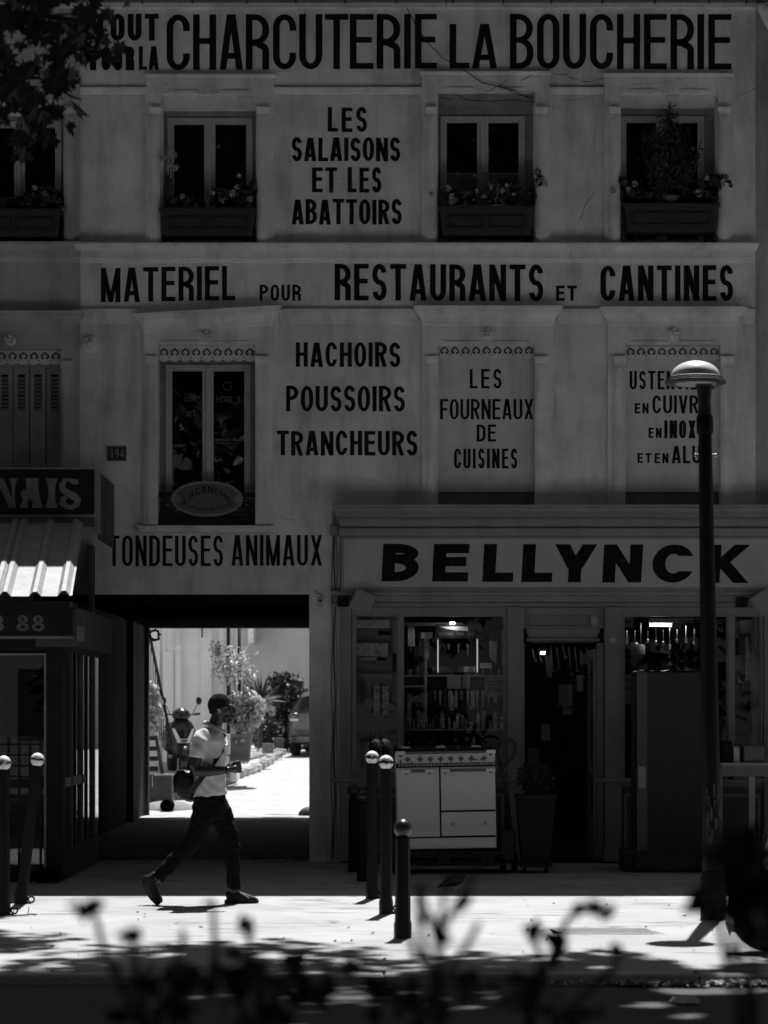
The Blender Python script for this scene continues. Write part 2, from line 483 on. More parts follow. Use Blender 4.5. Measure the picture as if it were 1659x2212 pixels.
# ------------------------------------------------------------------ foliage helper
MAPLE = [(0,-.5),(.05,-.18),(.30,-.34),(.26,-.16),(.52,-.06),(.40,.04),(.47,.22),(.24,.16),(.12,.22),(.17,.38),(.07,.36),(0,.55),
         (-.07,.36),(-.17,.38),(-.12,.22),(-.24,.16),(-.47,.22),(-.40,.04),(-.52,-.06),(-.26,-.16),(-.30,-.34),(-.05,-.18)]
OVAL = [(0,-.5),(.22,-.2),(.26,.1),(0,.5),(-.26,.1),(-.22,-.2)]
ROUND = [(0,-.3),(.3,-.42),(.5,-.1),(.42,.28),(0,.46),(-.42,.28),(-.5,-.1),(-.3,-.42)]
def leaf_cloud(P, size, shape=OVAL, svar=.35, droop=0.0, seed=1, flat=0.0):
    """P: Nx3 positions -> (verts, faces) arrays of randomly turned folded leaves"""
    R = np.random.default_rng(seed); N = len(P); sh = np.array(shape); K = len(sh)
    nrm = R.normal(size=(N, 3)); nrm[:, 2] = np.abs(nrm[:, 2]) + flat
    nrm /= np.linalg.norm(nrm, axis=1)[:, None]
    up = R.normal(size=(N, 3)); up[:, 2] -= droop
    up -= (up*nrm).sum(1)[:, None]*nrm; up /= np.linalg.norm(up, axis=1)[:, None]
    sd = np.cross(up, nrm)
    sc = size*(1+R.uniform(-svar, svar, N))
    fold = R.uniform(.0, .35, N)
    V = np.empty((N, K, 3))
    for k in range(K):
        x, y = sh[k]
        V[:, k] = P + (sd*x + up*y + nrm*(abs(x)*fold - .2*y*y)[:, None])*sc[:, None]
    verts = V.reshape(-1, 3)
    idx = np.arange(N)*K
    h = K//2
    # two halves folded along the midrib (vertex 0 to vertex h)
    return verts, [idx[:, None] + np.array(f)[None] for f in (list(range(0, h+1)), [0] + list(range(h, K)))]
def leaves_obj(name, P, size, mat_, parent=None, **k):
    v, fs = leaf_cloud(np.asarray(P, float), size, **k)
    me = bpy.data.meshes.new(name)
    me.vertices.add(len(v)); me.vertices.foreach_set('co', v.astype(np.float32).ravel())
    loops = np.concatenate([f.ravel() for f in fs]).astype(np.int32)
    cnt = np.concatenate([np.full(len(f), f.shape[1]) for f in fs]).astype(np.int32)
    start = np.concatenate([[0], np.cumsum(cnt)[:-1]]).astype(np.int32)
    me.loops.add(len(loops)); me.loops.foreach_set('vertex_index', loops)
    me.polygons.add(len(cnt)); me.polygons.foreach_set('loop_start', start)
    me.update(calc_edges=True); me.materials.append(mat_)
    return link(name, me, parent)
def blob_pts(n, c, r, seed=0, shell=.55):
    R = np.random.default_rng(seed)
    d = R.normal(size=(n, 3)); d /= np.linalg.norm(d, axis=1)[:, None]
    rad = (shell + (1-shell)*R.random(n))[:, None]
    return np.array(c) + d*rad*np.array(r)

def remesh(mb, voxel, smooth_it=4, name='tmp'):
    """fuse overlapping closed pieces into one continuous skin"""
    me = bpy.data.meshes.new(name); me.from_pydata(mb.v, [], mb.f)
    bm = bmesh.new(); bm.from_mesh(me); bmesh.ops.recalc_face_normals(bm, faces=bm.faces); bm.to_mesh(me); bm.free()
    ob = bpy.data.objects.new(name, me); COL.objects.link(ob)
    r = ob.modifiers.new('r', 'REMESH'); r.mode = 'VOXEL'; r.voxel_size = voxel
    if smooth_it:
        s = ob.modifiers.new('s', 'SMOOTH'); s.factor = .5; s.iterations = smooth_it
    dg = bpy.context.evaluated_depsgraph_get()
    out = bpy.data.meshes.new_from_object(ob.evaluated_get(dg))
    bpy.data.objects.remove(ob)
    out.polygons.foreach_set('use_smooth', [True]*len(out.polygons))
    return out
def ell(c, ax, bx, n=14):
    c = Vector(c); ax = Vector(ax); bx = Vector(bx)
    return [c + ax*math.cos(2*math.pi*k/n) + bx*math.sin(2*math.pi*k/n) for k in range(n)]
# ------------------------------------------------------------------ the ground
KERB_Y = ground_y(2097)
EDGE = KERB_Y
def pavement_mat():
    m = mat('pavement_asphalt', .32, .9, .10, 1.3, .35, 160)
    nt = m.node_tree; n = nt.nodes; L = nt.links
    b = n['Principled BSDF']
    src = b.inputs['Base Color'].links[0].from_socket
    geo = [q for q in n if q.type == 'NEW_GEOMETRY'][0]
    # coarse aggregate speckle
    vo = n.new('ShaderNodeTexNoise'); vo.inputs['Scale'].default_value = 220; vo.inputs['Detail'].default_value = 2
    L.new(geo.outputs['Position'], vo.inputs['Vector'])
    r = n.new('ShaderNodeMapRange'); r.inputs[1].default_value = .3; r.inputs[2].default_value = .7; r.inputs[3].default_value = .78; r.inputs[4].default_value = 1.2
    L.new(vo.outputs[0], r.inputs[0])
    mx = n.new('ShaderNodeVectorMath'); mx.operation = 'SCALE'
    L.new(src, mx.inputs[0]); L.new(r.outputs[0], mx.inputs['Scale'])
    # wavering old joints running along the pavement in the crossover before the passage
    mp = n.new('ShaderNodeMapping'); mp.inputs['Scale'].default_value = (1.0, 6.5, 1)
    L.new(geo.outputs['Position'], mp.inputs[0])
    v2 = n.new('ShaderNodeTexVoronoi'); v2.feature = 'DISTANCE_TO_EDGE'; v2.inputs['Scale'].default_value = .95
    wob = n.new('ShaderNodeTexNoise'); wob.inputs['Scale'].default_value = 2.0; wob.inputs['Detail'].default_value = 4
    L.new(mp.outputs[0], wob.inputs['Vector'])
    ad = n.new('ShaderNodeVectorMath'); ad.operation = 'ADD'
    L.new(mp.outputs[0], ad.inputs[0]); L.new(wob.outputs[1], ad.inputs[1]); L.new(ad.outputs[0], v2.inputs['Vector'])
    r2 = n.new('ShaderNodeMapRange'); r2.inputs[1].default_value = .0; r2.inputs[2].default_value = .085; r2.inputs[3].default_value = .30; r2.inputs[4].default_value = 1.0
    L.new(v2.outputs[0], r2.inputs[0])
    br = n.new('ShaderNodeTexNoise'); br.inputs['Scale'].default_value = 1.1
    L.new(geo.outputs['Position'], br.inputs['Vector'])
    r3 = n.new('ShaderNodeMapRange'); r3.inputs[1].default_value = .45; r3.inputs[2].default_value = .62
    L.new(br.outputs[0], r3.inputs[0])
    mixf = n.new('ShaderNodeMix'); mixf.data_type = 'FLOAT'; mixf.inputs[2].default_value = 1.0
    L.new(r3.outputs[0], mixf.inputs[0]); L.new(r2.outputs[0], mixf.inputs[3])
    m2 = n.new('ShaderNodeVectorMath'); m2.operation = 'SCALE'
    L.new(mx.outputs[0], m2.inputs[0]); L.new(mixf.outputs[0], m2.inputs['Scale'])
    # trodden gum and oil spots
    sp = n.new('ShaderNodeTexVoronoi'); sp.inputs['Scale'].default_value = 3.2
    L.new(geo.outputs['Position'], sp.inputs['Vector'])
    r4 = n.new('ShaderNodeMapRange'); r4.inputs[1].default_value = .05; r4.inputs[2].default_value = .085; r4.inputs[3].default_value = .45; r4.inputs[4].default_value = 1.0
    L.new(sp.outputs['Distance'], r4.inputs[0])
    # big repaired patches of slightly different asphalt
    bk_ = n.new('ShaderNodeTexVoronoi'); bk_.inputs['Scale'].default_value = .45
    L.new(geo.outputs['Position'], bk_.inputs['Vector'])
    bw_ = n.new('ShaderNodeRGBToBW'); L.new(bk_.outputs['Color'], bw_.inputs[0])
    r5 = n.new('ShaderNodeMapRange'); r5.inputs[3].default_value = .84; r5.inputs[4].default_value = 1.06
    L.new(bw_.outputs[0], r5.inputs[0])
    mm = n.new('ShaderNodeMath'); mm.operation = 'MULTIPLY'; L.new(r4.outputs[0], mm.inputs[0]); L.new(r5.outputs[0], mm.inputs[1])
    m3 = n.new('ShaderNodeVectorMath'); m3.operation = 'SCALE'
    L.new(m2.outputs[0], m3.inputs[0]); L.new(mm.outputs[0], m3.inputs['Scale'])
    L.new(m3.outputs[0], b.inputs['Base Color'])
    return m
M_pave = pavement_mat()
M_road = mat('road_asphalt', .05, .9, .2, 2, .4, 120)
M_granite = mat('granite', .30, .8, .2, 9, .3, 70)
M_court = mat('courtyard_concrete', .33, .9, .22, 3.0, .5, 40, stain=.2)
M_setts = mat('passage_paving', .10, .85, .3, 4, .4, 30)

mb = MB(); mb.add([(-300,-300,-.40),(300,-300,-.40),(300,300,-.40),(-300,300,-.40)], [(0,1,2,3)])
tag(mb.build('ground', M_road), kind='structure')
def sheet(name, x0, x1, y0, y1, z, m, nx=1, ny=1, amp=0):
    mb = MB(); R = random.Random(3)
    vs = [(x0+(x1-x0)*i/nx, y0+(y1-y0)*j/ny, z + (R.uniform(-amp, amp) if 0 < j < ny else 0)) for j in range(ny+1) for i in range(nx+1)]
    fs = [(j*(nx+1)+i, j*(nx+1)+i+1, (j+1)*(nx+1)+i+1, (j+1)*(nx+1)+i) for j in range(ny) for i in range(nx)]
    mb.add(vs, fs)
    return mb.build(name, m, smooth=True)
KERB_H = .06
tag(sheet('pavement', -40, 40, KERB_Y, 0.0, 0.0, M_pave, 60, 14, 0), kind='structure')
tag(sheet('passage_floor', PX(40), PX(735), 0.0, 13.2, 0.0, M_setts, 8, 30, .008), kind='structure')
tag(sheet('road', -60, 60, -44, KERB_Y-.22, -KERB_H-.004, M_road, 40, 20, .002), kind='structure')
kerb = thing('kerb', None, None, (0, KERB_Y-.1, 0)); kerb['kind'] = 'structure'
x = -30.0; kx = []
while x < 30:
    l = random.uniform(.92, 1.12) if -5 < x < 5 else 5.0
    kx.append((x, min(x+l, 30))); x += l
for a, b in kx:
    q = MB().box(a+.004, b-.004, KERB_Y-.22, KERB_Y-.002, -.3, random.uniform(-.003, .003))
    q.build('kerb_stone', M_granite, kerb, bevel=.012)
# setts across the threshold of the passage
th_ = thing('threshold', None, None, (PX(500), 0, 0)); th_['kind'] = 'structure'
x = PX(205)
while x < PX(662):
    l = random.uniform(.11, .19)
    MB().box(x+.006, x+l-.006, .02, .15, -.05, random.uniform(.012, .03)).build('paving_sett', M_granite, th_, bevel=.012)
    x += l

# ------------------------------------------------------------------ walls with openings
def wall_grid(mb, u0, u1, v0, v1, holes, y0, y1):
    us = sorted({u0, u1, *[max(u0, min(u1, q)) for h in holes for q in h[:2]]})
    vs = sorted({v0, v1, *[max(v0, min(v1, q)) for h in holes for q in h[2:]]})
    def solid(i, j):
        if i < 0 or j < 0 or i >= len(us)-1 or j >= len(vs)-1: return False
        cu, cv = (us[i]+us[i+1])/2, (vs[j]+vs[j+1])/2
        return not any(h[0] < cu < h[1] and h[2] < cv < h[3] for h in holes)
    X = [PX(u) for u in us]; Z = [PZ(v) for v in vs]
    for i in range(len(us)-1):
        for j in range(len(vs)-1):
            if not solid(i, j): continue
            a, b, c, d = X[i], X[i+1], Z[j+1], Z[j]
            mb.add([(a,y0,c),(b,y0,c),(b,y0,d),(a,y0,d)], [(0,1,2,3)])
            mb.add([(a,y1,c),(b,y1,c),(b,y1,d),(a,y1,d)], [(3,2,1,0)])
            if not solid(i-1, j): mb.add([(a,y0,c),(a,y0,d),(a,y1,d),(a,y1,c)], [(0,1,2,3)])
            if not solid(i+1, j): mb.add([(b,y0,c),(b,y1,c),(b,y1,d),(b,y0,d)], [(0,1,2,3)])
            if not solid(i, j-1): mb.add([(a,y0,d),(b,y0,d),(b,y1,d),(a,y1,d)], [(0,1,2,3)])
            if not solid(i, j+1): mb.add([(a,y0,c),(a,y1,c),(b,y1,c),(b,y0,c)], [(0,1,2,3)])
    return mb
BACK = 12.7
VT = 6.0                                      # top of the walls, just under the gutter
PASS_L, PASS_R = -3.77, PX(668)
LINT = 1284                                   # underside of the passage lintel
house = thing('shop_building', 'rendered building covered with black painted trade lettering above a passage and shop', 'building', (0, 0, 0))
lhouse = thing('neighbouring_house', 'rendered house at left edge with shuttered window above the dark terrace', 'building', (-7, 0, 0))
rhouse = thing('adjoining_house', 'plain rendered wall at the far right edge beyond the cornice end', 'building', (8, 0, 0))

WIN_UP = {'B': (351, 553, 207, 529), 'C': (946, 1153, 201, 529), 'D': (1341, 1547, 205, 529)}
WIN_LO = {'B': (342, 552, 746, 1134), 'C': (947, 1155, 746, 1092), 'D': (1350, 1555, 746, 1092)}
holes = list(WIN_UP.values()) + list(WIN_LO.values()) + [(735, 1632, 1104, 1900), (-200, 668, LINT, 1900)]
w_ = wall_grid(MB(), 173, 1632, VT, 1863, holes, 0, .32)
w_.build('wall', M_wall, house)
AW = (-66, 137, 214, 531); AW2 = (-78, 133, 756, 1132)
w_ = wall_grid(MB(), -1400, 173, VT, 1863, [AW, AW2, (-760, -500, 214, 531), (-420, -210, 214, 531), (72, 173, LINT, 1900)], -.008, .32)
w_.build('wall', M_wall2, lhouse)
w_ = wall_grid(MB(), 1632, 3200, VT, 1863, [(1900, 2110, 214, 531), (1900, 2110, 756, 1130)], .03, .32)
w_.build('wall', M_wall2, rhouse)
# lintel beam over the passage, its ceiling, sides, and the wall at the courtyard end
ZC = 2.98
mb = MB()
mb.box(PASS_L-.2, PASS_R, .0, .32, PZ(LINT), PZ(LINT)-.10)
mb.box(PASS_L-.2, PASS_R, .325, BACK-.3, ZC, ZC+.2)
mb.build('passage_ceiling', M_ceil, house)
mb = MB(); mb.box(PASS_R, PASS_R+.25, .325, BACK, -.1, ZC+.2)
mb.build('passage_wall', M_wall, house)
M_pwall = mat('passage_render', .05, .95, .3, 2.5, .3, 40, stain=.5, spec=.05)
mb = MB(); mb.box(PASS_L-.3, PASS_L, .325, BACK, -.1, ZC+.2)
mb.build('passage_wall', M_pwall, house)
mb = MB()
mb.box(PASS_L-.3, PASS_R+.25, BACK-.3, BACK, 3.02, 9.2)
mb.box(-18, PASS_L-.3, BACK-.3, BACK, -.1, 9.2)
mb.box(PASS_R+.25, 18, BACK-.3, BACK, -.1, 9.2)
mb.build('back_wall', M_wall2, house)
mb = MB(); mb.box(PASS_L-.3, PASS_R+.25, BACK-.62, BACK-.301, 2.955, 3.1)
mb.build('passage_beam', M_wood, house)
for uu, w in ((273, .28), (300, .2)):
    yy = 9.6 if uu < 290 else 12.1
    MB().box(PASS_L-.02, PASS_L+.06+.02*(uu < 290), yy, yy+w, 0, ZC).build('timber_post', M_wood, house, bevel=.01)
# floors and the dark rooms behind the panes
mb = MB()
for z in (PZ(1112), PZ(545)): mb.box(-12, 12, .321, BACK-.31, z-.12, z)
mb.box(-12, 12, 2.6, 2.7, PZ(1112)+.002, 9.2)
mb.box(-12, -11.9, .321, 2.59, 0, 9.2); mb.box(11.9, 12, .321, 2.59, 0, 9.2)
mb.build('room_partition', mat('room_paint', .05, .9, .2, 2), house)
# roof: low zinc slope with gutter
mb = MB()
mb.add([(-20,-.10,9.26),(20,-.10,9.26),(20,6.3,11.4),(-20,6.3,11.4),(-20,BACK+.1,9.24),(20,BACK+.1,9.24)], [(0,1,2,3),(3,2,5,4),(0,4,5,1)])
mb.build('roof', M_zinc, house)
for q, nm in ((0, 'eaves_board'),):
    MB().box(-20, 20, -.045, .3, PZ(18), PZ(6)).build(nm, M_trim, house)
mb = MB()
pr = [(.085*math.cos(a), .085*math.sin(a)) for a in [math.pi + i*math.pi/8 for i in range(9)]]
pr2 = [(.078*math.cos(a), .078*math.sin(a)) for a in [2*math.pi - i*math.pi/8 for i in range(9)]]
ga = Vector((0, -.135, PZ(-4)))
mb.prism([(ga.y+p[0], ga.z+p[1]) for p in pr+pr2], 'x', -20, 20)
mb.build('gutter', M_zinc, house, smooth=True, angle=40)
for u in (85, 200, 310, 418, 535, 640, 746, 856, 963, 978, 1086, 1189, 1299, 1412, 1529, 1608, 1633):
    x = PX(u); mb = MB()
    mb.tube([(x, -.02, ga.z+.05)] + [(x, ga.y+.092*math.cos(a), ga.z+.092*math.sin(a)) for a in [2*math.pi - i*math.pi/8 for i in range(9)]], .008, 6)
    mb.build('gutter_bracket', M_iron, house)

# ------------------------------------------------------------------ string course, friezes, mouldings
def stackpx(u0, u1, lv, name, parent, m=M_trim, y=0.0, tilt=0, sx=.35, o0=0.0):
    mb = MB(); mb.stack(PX(u0), PX(u1), [(PZ(v), o) for v, o in lv], y, y+.1, sx, o0)
    if tilt:
        xm = PX((u0+u1)/2); k = -PL(tilt)/(PX(u1)-PX(u0))
        mb.v = [(p[0], p[1], p[2]-k*(p[0]-xm)) for p in mb.v]
    return mb.build(name, m, parent)
CORN = [(568.5, .004), (566, .02), (564, .024), (561, .03), (559.5, .05), (544, .055), (541, .10), (536, .13), (534, .14), (529.5, .14)]
stackpx(173, 1626, CORN, 'string_course', house, M_trim)
stackpx(-900, 172, [(v-2, o) for v, o in CORN], 'string_course', lhouse, M_wall2, -.008)
# moulding above the wall fields
for a, b in ((175, 316), (593, 910), (1188, 1304)):
    stackpx(a, b, [(203, .004), (201, .018), (198, .02), (195, .03), (190, .035)], 'field_moulding', house)
for a, b in ((164, 296), (608, 897), (1208, 1297), (1606, 1626)):
    stackpx(a, b, [(699, .003), (697, .014), (694, .016), (688, .03), (677, .05), (669, .055)], 'field_moulding', house, M_wall)

def surround_upper(p, parent, u0, u1, vt, op, y0=0.0, m=M_trim):
    mb = wall_grid(MB(), u0, u1, vt, 529, [(op[0]-3, op[1]+3, op[2]-2, 600)], y0-.045, y0+.002)
    mb.stack(PX(u0), PX(u1), [(PZ(vt+6), .046), (PZ(vt+3), .058), (PZ(vt-1), .062)], y0, y0+.02, .25)
    s = mb.build('window_surround', m, parent)
    for a, b in ((op[0]-26, op[0]-3.5), (op[1]+3.5, op[1]+28)):
        q = MB(); q.fbox(a, b, 240, 528.5, y0-.072, y0-.044)
        q.stack(PX(a), PX(b), [(PZ(247), .073), (PZ(245), .08), (PZ(240), .09), (PZ(237), .095), (PZ(235), .095)], y0, y0-.03, .3, .07)
        q.fbox(a+4, b-4, 256, 528.4, y0-.086, y0-.07)
        q.fbox(a+8, b-8, 262, 528.3, y0-.093, y0-.085)
        q.build('pilaster', m, s)
    w = op[1]-op[0]
    for f in (.08, .62):
        q = MB(); a = op[0]+w*f; b = a+w*.3
        q.prism([(PX(a), PZ(op[2]-4)), (PX(b), PZ(op[2]-4)), (PX(b-3), PZ(op[2]-9)), (PX(a+3), PZ(op[2]-9))], 'y', y0-.06, y0-.04)
        q.build('lintel_relief', m, s)
    return s
surround_upper('B', house, 317, 592, 164, WIN_UP['B'])
surround_upper('C', house, 911, 1187, 158, WIN_UP['C'])
surround_upper('D', house, 1305, 1582, 162, WIN_UP['D'])
surround_upper('A', lhouse, -100, 172.5, 167, AW, -.008, M_wall2)

def rosette(parent, u, v, r=13, y=-.045):
    c = at(u, v); c.y = y; mb = MB()
    rr = PL(r)
    mb.lathe([(rr*.95, 0), (rr*.9, -.012), (rr*.6, -.018)], c, 16, 'y')
    for k in range(5):
        a = math.radians(90+72*k)
        mb.ball((c.x+math.cos(a)*rr*.6, c.y-.03, c.z+math.sin(a)*rr*.6), rr*.44, 8, 6, (1, .9, 1))
    mb.ball((c.x, c.y-.06, c.z), rr*.3, 8, 6)
    return mb.build('rosette', M_trim, parent, smooth=True)
def surround_lower(parent, u0, u1, op, cu0, cu1, cv, y0=0.0, m=M_trim, tilt=0, bot=1134, ros=None):
    mb = wall_grid(MB(), u0, u1, 700, bot, [(op[0], op[1], op[2]-1, 1500)], y0-.04, y0+.002)
    s = mb.build('window_surround', m, parent)
    stackpx(u0+1, u1-1, [(cv+40, .003), (cv+38, .042), (cv+34, .05), (cv+31, .05), (cv+30, .06), (cv+24, .07), (cv+18, .095), (cv+14, .13), (cv+12, .15), (cv+7, .15), (cv+6, .17), (cv, .175)], 'window_cornice', parent, m, y0-.003, tilt, .75, .042)
    cap = op[2]+26
    for a, b in ((op[0]-25, op[0]-.5), (op[1]+.5, op[1]+27)):
        q = MB(); q.fbox(a, b, cap+6, bot-.5, y0-.066, y0-.039)
        q.stack(PX(a), PX(b), [(PZ(cap+14), .067), (PZ(cap+11), .075), (PZ(cap+6), .085), (PZ(cap), .09)], y0, y0-.03, .3, .065)
        q.fbox(a+5, b-5, cap+24, bot-.6, y0-.08, y0-.065)
        q.build('pilaster', m, s)
    w = op[1]-op[0]
    for f in (.04, .56):
        q = MB(); a = op[0]+w*f; b = a+w*.4
        q.fbox(a, b, op[2]-8, op[2]-2.5, y0-.052, y0-.038); q.build('lintel_relief', m, s)
    rosette(s, *ros, y=y0-.04)
    return s
surround_lower(house, 311, 590, WIN_LO['B'], 290, 607, 674, tilt=16, ros=(447, 727))
surround_lower(house, 912, 1195, WIN_LO['C'], 897, 1208, 666, bot=1092, ros=(1052, 722))
surround_lower(house, 1312, 1590, WIN_LO['D'], 1297, 1607, 668, bot=1092, ros=(1454, 722))
surround_lower(lhouse, -100, 164, AW2, -120, 187, 677, y0=-.008, m=M_wall2, ros=(25, 737))
# carved boss on the plain wall
c = at(194, 745); mb = MB()
mb.ball((c.x, -.02, c.z), PL(17), 14, 8, (1, .5, 1.15)); mb.ball((c.x+.01, -.075, c.z-.01), PL(9), 10, 6)
mb.ball((c.x-.03, -.06, c.z+.05), PL(5), 8, 6); mb.ball((c.x+.04, -.06, c.z+.05), PL(5), 8, 6)
mb.build('carved_boss', M_wall, house, smooth=True)

# ------------------------------------------------------------------ windows
def window(parent, op, glass, gt, gb, y=.15, head=None, hm=None, name='window', sill=True, m=M_white):
    fr = wall_grid(MB(), op[0], op[1], op[2], op[3], [(glass[0]-14, glass[3]+14, gt-14, gb+12)], y+.02, y+.09)
    w = fr.build(name, M_frame, parent)
    if head: MB().fbox(op[0]+.3, op[1]-.3, op[2]+.3, head, y-.11, y+.019).build('blind_box', hm or M_trim, w)
    mid = (glass[1]+glass[2])/2
    for a, b, x0, x1 in ((glass[0], glass[1], glass[0]-13.5, mid-1), (glass[2], glass[3], mid+1, glass[3]+13.5)):
        s = wall_grid(MB(), x0, x1, gt-13.5, gb+11.5, [(a, b, gt, gb)], y, y+.05)
        so = s.build('sash', m, w, bevel=.004)
        MB().fbox(a-1, b+1, gt-1, gb+1, y+.024, y+.028).build('pane', M_glass, w)
    q = MB(); q.fbox(mid-4, mid+4, gt-10, gb+8, y-.018, y-.001); q.build('meeting_stile', m, w, bevel=.004)
    return w
def curtain(parent, u0, u1, v0, v1, y=.42, g=M_grey):
    n = 60; mb = MB(); vs = []
    for z in (PZ(v1), PZ(v0)):
        for i in range(n+1):
            x = PX(u0+(u1-u0)*i/n); vs.append((x, y+.018*math.sin(i*1.35)+.008*math.sin(i*.55), z))
    mb.add(vs, [(i, i+1, n+2+i, n+1+i) for i in range(n)])
    return mb.build('curtain', g, parent, smooth=True, fix=False)
M_cur = mat('curtain_cloth', .10, .9, .2, 10)
wB = window(house, WIN_UP['B'], (373, 439, 463, 530), 261, 512, head=232)
curtain(wB, 366, 536, 255, 515, .3, M_cur)
wC = window(house, WIN_UP['C'], (966, 1032, 1056, 1122), 257, 512, head=222, hm=M_frame)
wD = window(house, WIN_UP['D'], (1356, 1421, 1445, 1511), 257, 512, head=226)
wA = window(lhouse, AW, (-40, 26, 49, 115), 268, 514, head=243)
wB2 = window(house, WIN_LO['B'], (369, 435, 459, 526), 797, 1090, head=None)
# panels that block the two windows above the shop
for k in 'CD':
    op = WIN_LO[k]
    p = MB(); p.fbox(op[0], op[1], op[2], 1062, .045, .1).build('blocking_panel', M_panel, house)
    MB().fbox(op[0], op[1], 1063.5, 1092, .07, .1).build('blocking_panel', mat('panel_dark', .2, .8, .2, 3, stain=.3), house)
# shutters of the left house
for i in range(5):
    a = -46+i*36; b = a+34
    if a > 133: break
    s = wall_grid(MB(), max(a, -78), min(b, 133), 790, 1130, [(a+9, b-9, 806, 885)], .10, .135)
    so = s.build('shutter', M_wall2, lhouse, bevel=.003)
    for j in range(9):
        v = 810+j*8.4; x0, x1 = PX(a+9), PX(min(b-9, 132))
        if x1 <= x0: continue
        q = MB(); q.add([(x0,.105,PZ(v+6)),(x1,.105,PZ(v+6)),(x1,.135,PZ(v)),(x0,.135,PZ(v)),(x0,.11,PZ(v+7)),(x1,.11,PZ(v+7)),(x1,.14,PZ(v+1)),(x0,.14,PZ(v+1))],
              [(0,1,2,3),(7,6,5,4),(0,4,5,1),(2,6,7,3),(0,3,7,4),(1,5,6,2)]); q.build('slat', M_wall2, so)
MB().fbox(-78, 133, 757, 1131, .15, .2).build('window_backing', M_nearblack, lhouse)
MB().fbox(-78, 133, 757, 790, .09, .14).build('blind_box', M_wall2, lhouse)

def lambrequin(parent, u0, u1, v0, v1, n=9):
    top, bot = PZ(v0), PZ(v1); x0, x1 = PX(u0), PX(u1); pts = []
    K = n*4
    for i in range(K+1):
        ph = (i % 4)/4
        pts.append((x0+(x1-x0)*i/K, bot+PL(5)*(1-abs(math.sin(math.pi*(i/4)))**.6)))
    poly = [(x0, top), (x1, top)] + [(p[0], p[1]) for p in reversed(pts)]
    mb = MB(); mb.prism(poly, 'y', .006, .014)
    o = mb.build('lambrequin', M_trim, parent)
    mb = MB(); w = (x1-x0)/n; zc = (top+bot)/2+PL(2)
    for i in range(n):
        cx = x0+w*(i+.5); r = w*.32
        path = [(cx+r*math.cos(a), .0, zc+r*.9*math.sin(a)) for a in [math.radians(-35+250*k/10) for k in range(11)]]
        path[5] = (cx, 0, zc+r*1.25)
        mb.tube(path, .0075, 5)
        mb.ball((path[0][0]-.008, 0, path[0][2]), .010, 6, 4); mb.ball((path[-1][0]+.008, 0, path[-1][2]), .010, 6, 4)
        mb.ball((cx-w*.5, .002, bot+PL(9)), .007, 6, 4)
    mb.build('scrollwork', M_dark, o)
    return o
lambrequin(house, 343, 551, 747, 781)
lambrequin(house, 949, 1154, 746, 775)
lambrequin(house, 1351, 1554, 748, 778)
lambrequin(lhouse, -78, 132, 757, 788)
# sill of the window with the oval sign
stackpx(306, 588, [(1153, .02), (1150, .07), (1147, .08), (1138, .085), (1135.5, .07)], 'window_sill', house)
stackpx(302, 600, [(1156, .003), (1153.2, .01)], 'sill_bed', house, M_wall)

# ------------------------------------------------------------------ painted lettering on the building
G = house
word('TOUT', 202, 343, 30, 88, 12.5, G, soft=.15, gap=7)
word('POUR', 194, 290, 101, 152, 14, G, soft=.15, gap=7)
word('LA', 300, 343, 100, 151, 8.5, G, soft=.15, gap=4)
bx = [(360,410),(417,467),(474,525),(531,581.3),(589.7,639.7),(646.3,696.3),(702,752.3),(755.7,807),(813.7,864.7),(873,887.3),(896.3,943.7)]
word('CHARCUTERIE', 360, 944, 31.5, 151.5, 14.4, G, soft=.12, th=12.5, vr=(30, 148), boxes=bx)
word('LA', 971, 1074, 52, 148, 14.4, G, soft=.12, th=12.5, gap=5)
bx = [(1101.5,1152.5),(1160,1208.7),(1216,1266),(1274.3,1324.3),(1332.7,1382.7),(1391,1440.3),(1448.3,1499),(1506,1521.3),(1530,1580)]
word('BOUCHERIE', 1101, 1580, 30, 149, 14.4, G, soft=.12, th=12.5, vr=(31, 150), boxes=bx)
kw = dict(soft=.62, jit=.6, gap=4)
word('LES', 708, 793, 232, 285, 9.2, G, **{**kw, 'gap': 8})
word('SALAISONS', 630, 865, 297, 348, 9.2, G, **kw)
word('ET', 674, 728, 362, 416, 9.2, G, **{**kw, 'gap': 6})
word('LES', 751, 824, 362, 416, 9.2, G, **{**kw, 'gap': 6})
word('ABATTOIRS', 630, 868, 431, 485, 9.2, G, **kw)
word('MATERIEL', 218, 508, 579, 653, 10.8, G, soft=.3, gap=6.5, vr=(574, 648))
word('POUR', 561, 650, 615, 650, 6.2, G, soft=.3, gap=5)
word('RESTAURANTS', 723, 1174, 570, 649, 12, G, soft=.3, gap=7, vr=(572, 651))
word('ET', 1201, 1246, 617, 650, 7, G, gap=5)
word('CANTINES', 1297, 1584, 574, 650, 12, G, soft=.3, gap=7, vr=(573, 650))
kw = dict(soft=.62, jit=.6, gap=5)
word('HACHOIRS', 639, 865, 740, 793, 9, G, **kw)
word('POUSSOIRS', 618, 875, 834, 889, 9, G, **kw)
word('TRANCHEURS', 598, 902, 931, 984, 9, G, **kw)
y = .042
word('LES', 1015, 1084, 796, 838, 6.2, G, y=y, soft=.6, gap=8)
word('FOURNEAUX', 951, 1153, 861, 905, 6, G, y=y, soft=.6, gap=3.5)
word('DE', 1030, 1072, 916, 953, 6, G, y=y, soft=.6, gap=5)
word('CUISINES', 981, 1118, 968, 1011, 6.2, G, y=y, soft=.6, gap=5)
word('USTENSILES', 1361, 1545, 800, 840, 5.8, G, y=y, soft=.6, gap=5)
word('EN', 1372, 1402, 870, 892, 4.6, G, y=y, gap=5)
word('CUIVRE', 1410, 1532, 853, 892, 6, G, y=y, soft=.6, gap=4)
word('EN', 1402, 1430, 923, 945, 4.6, G, y=y, gap=5)
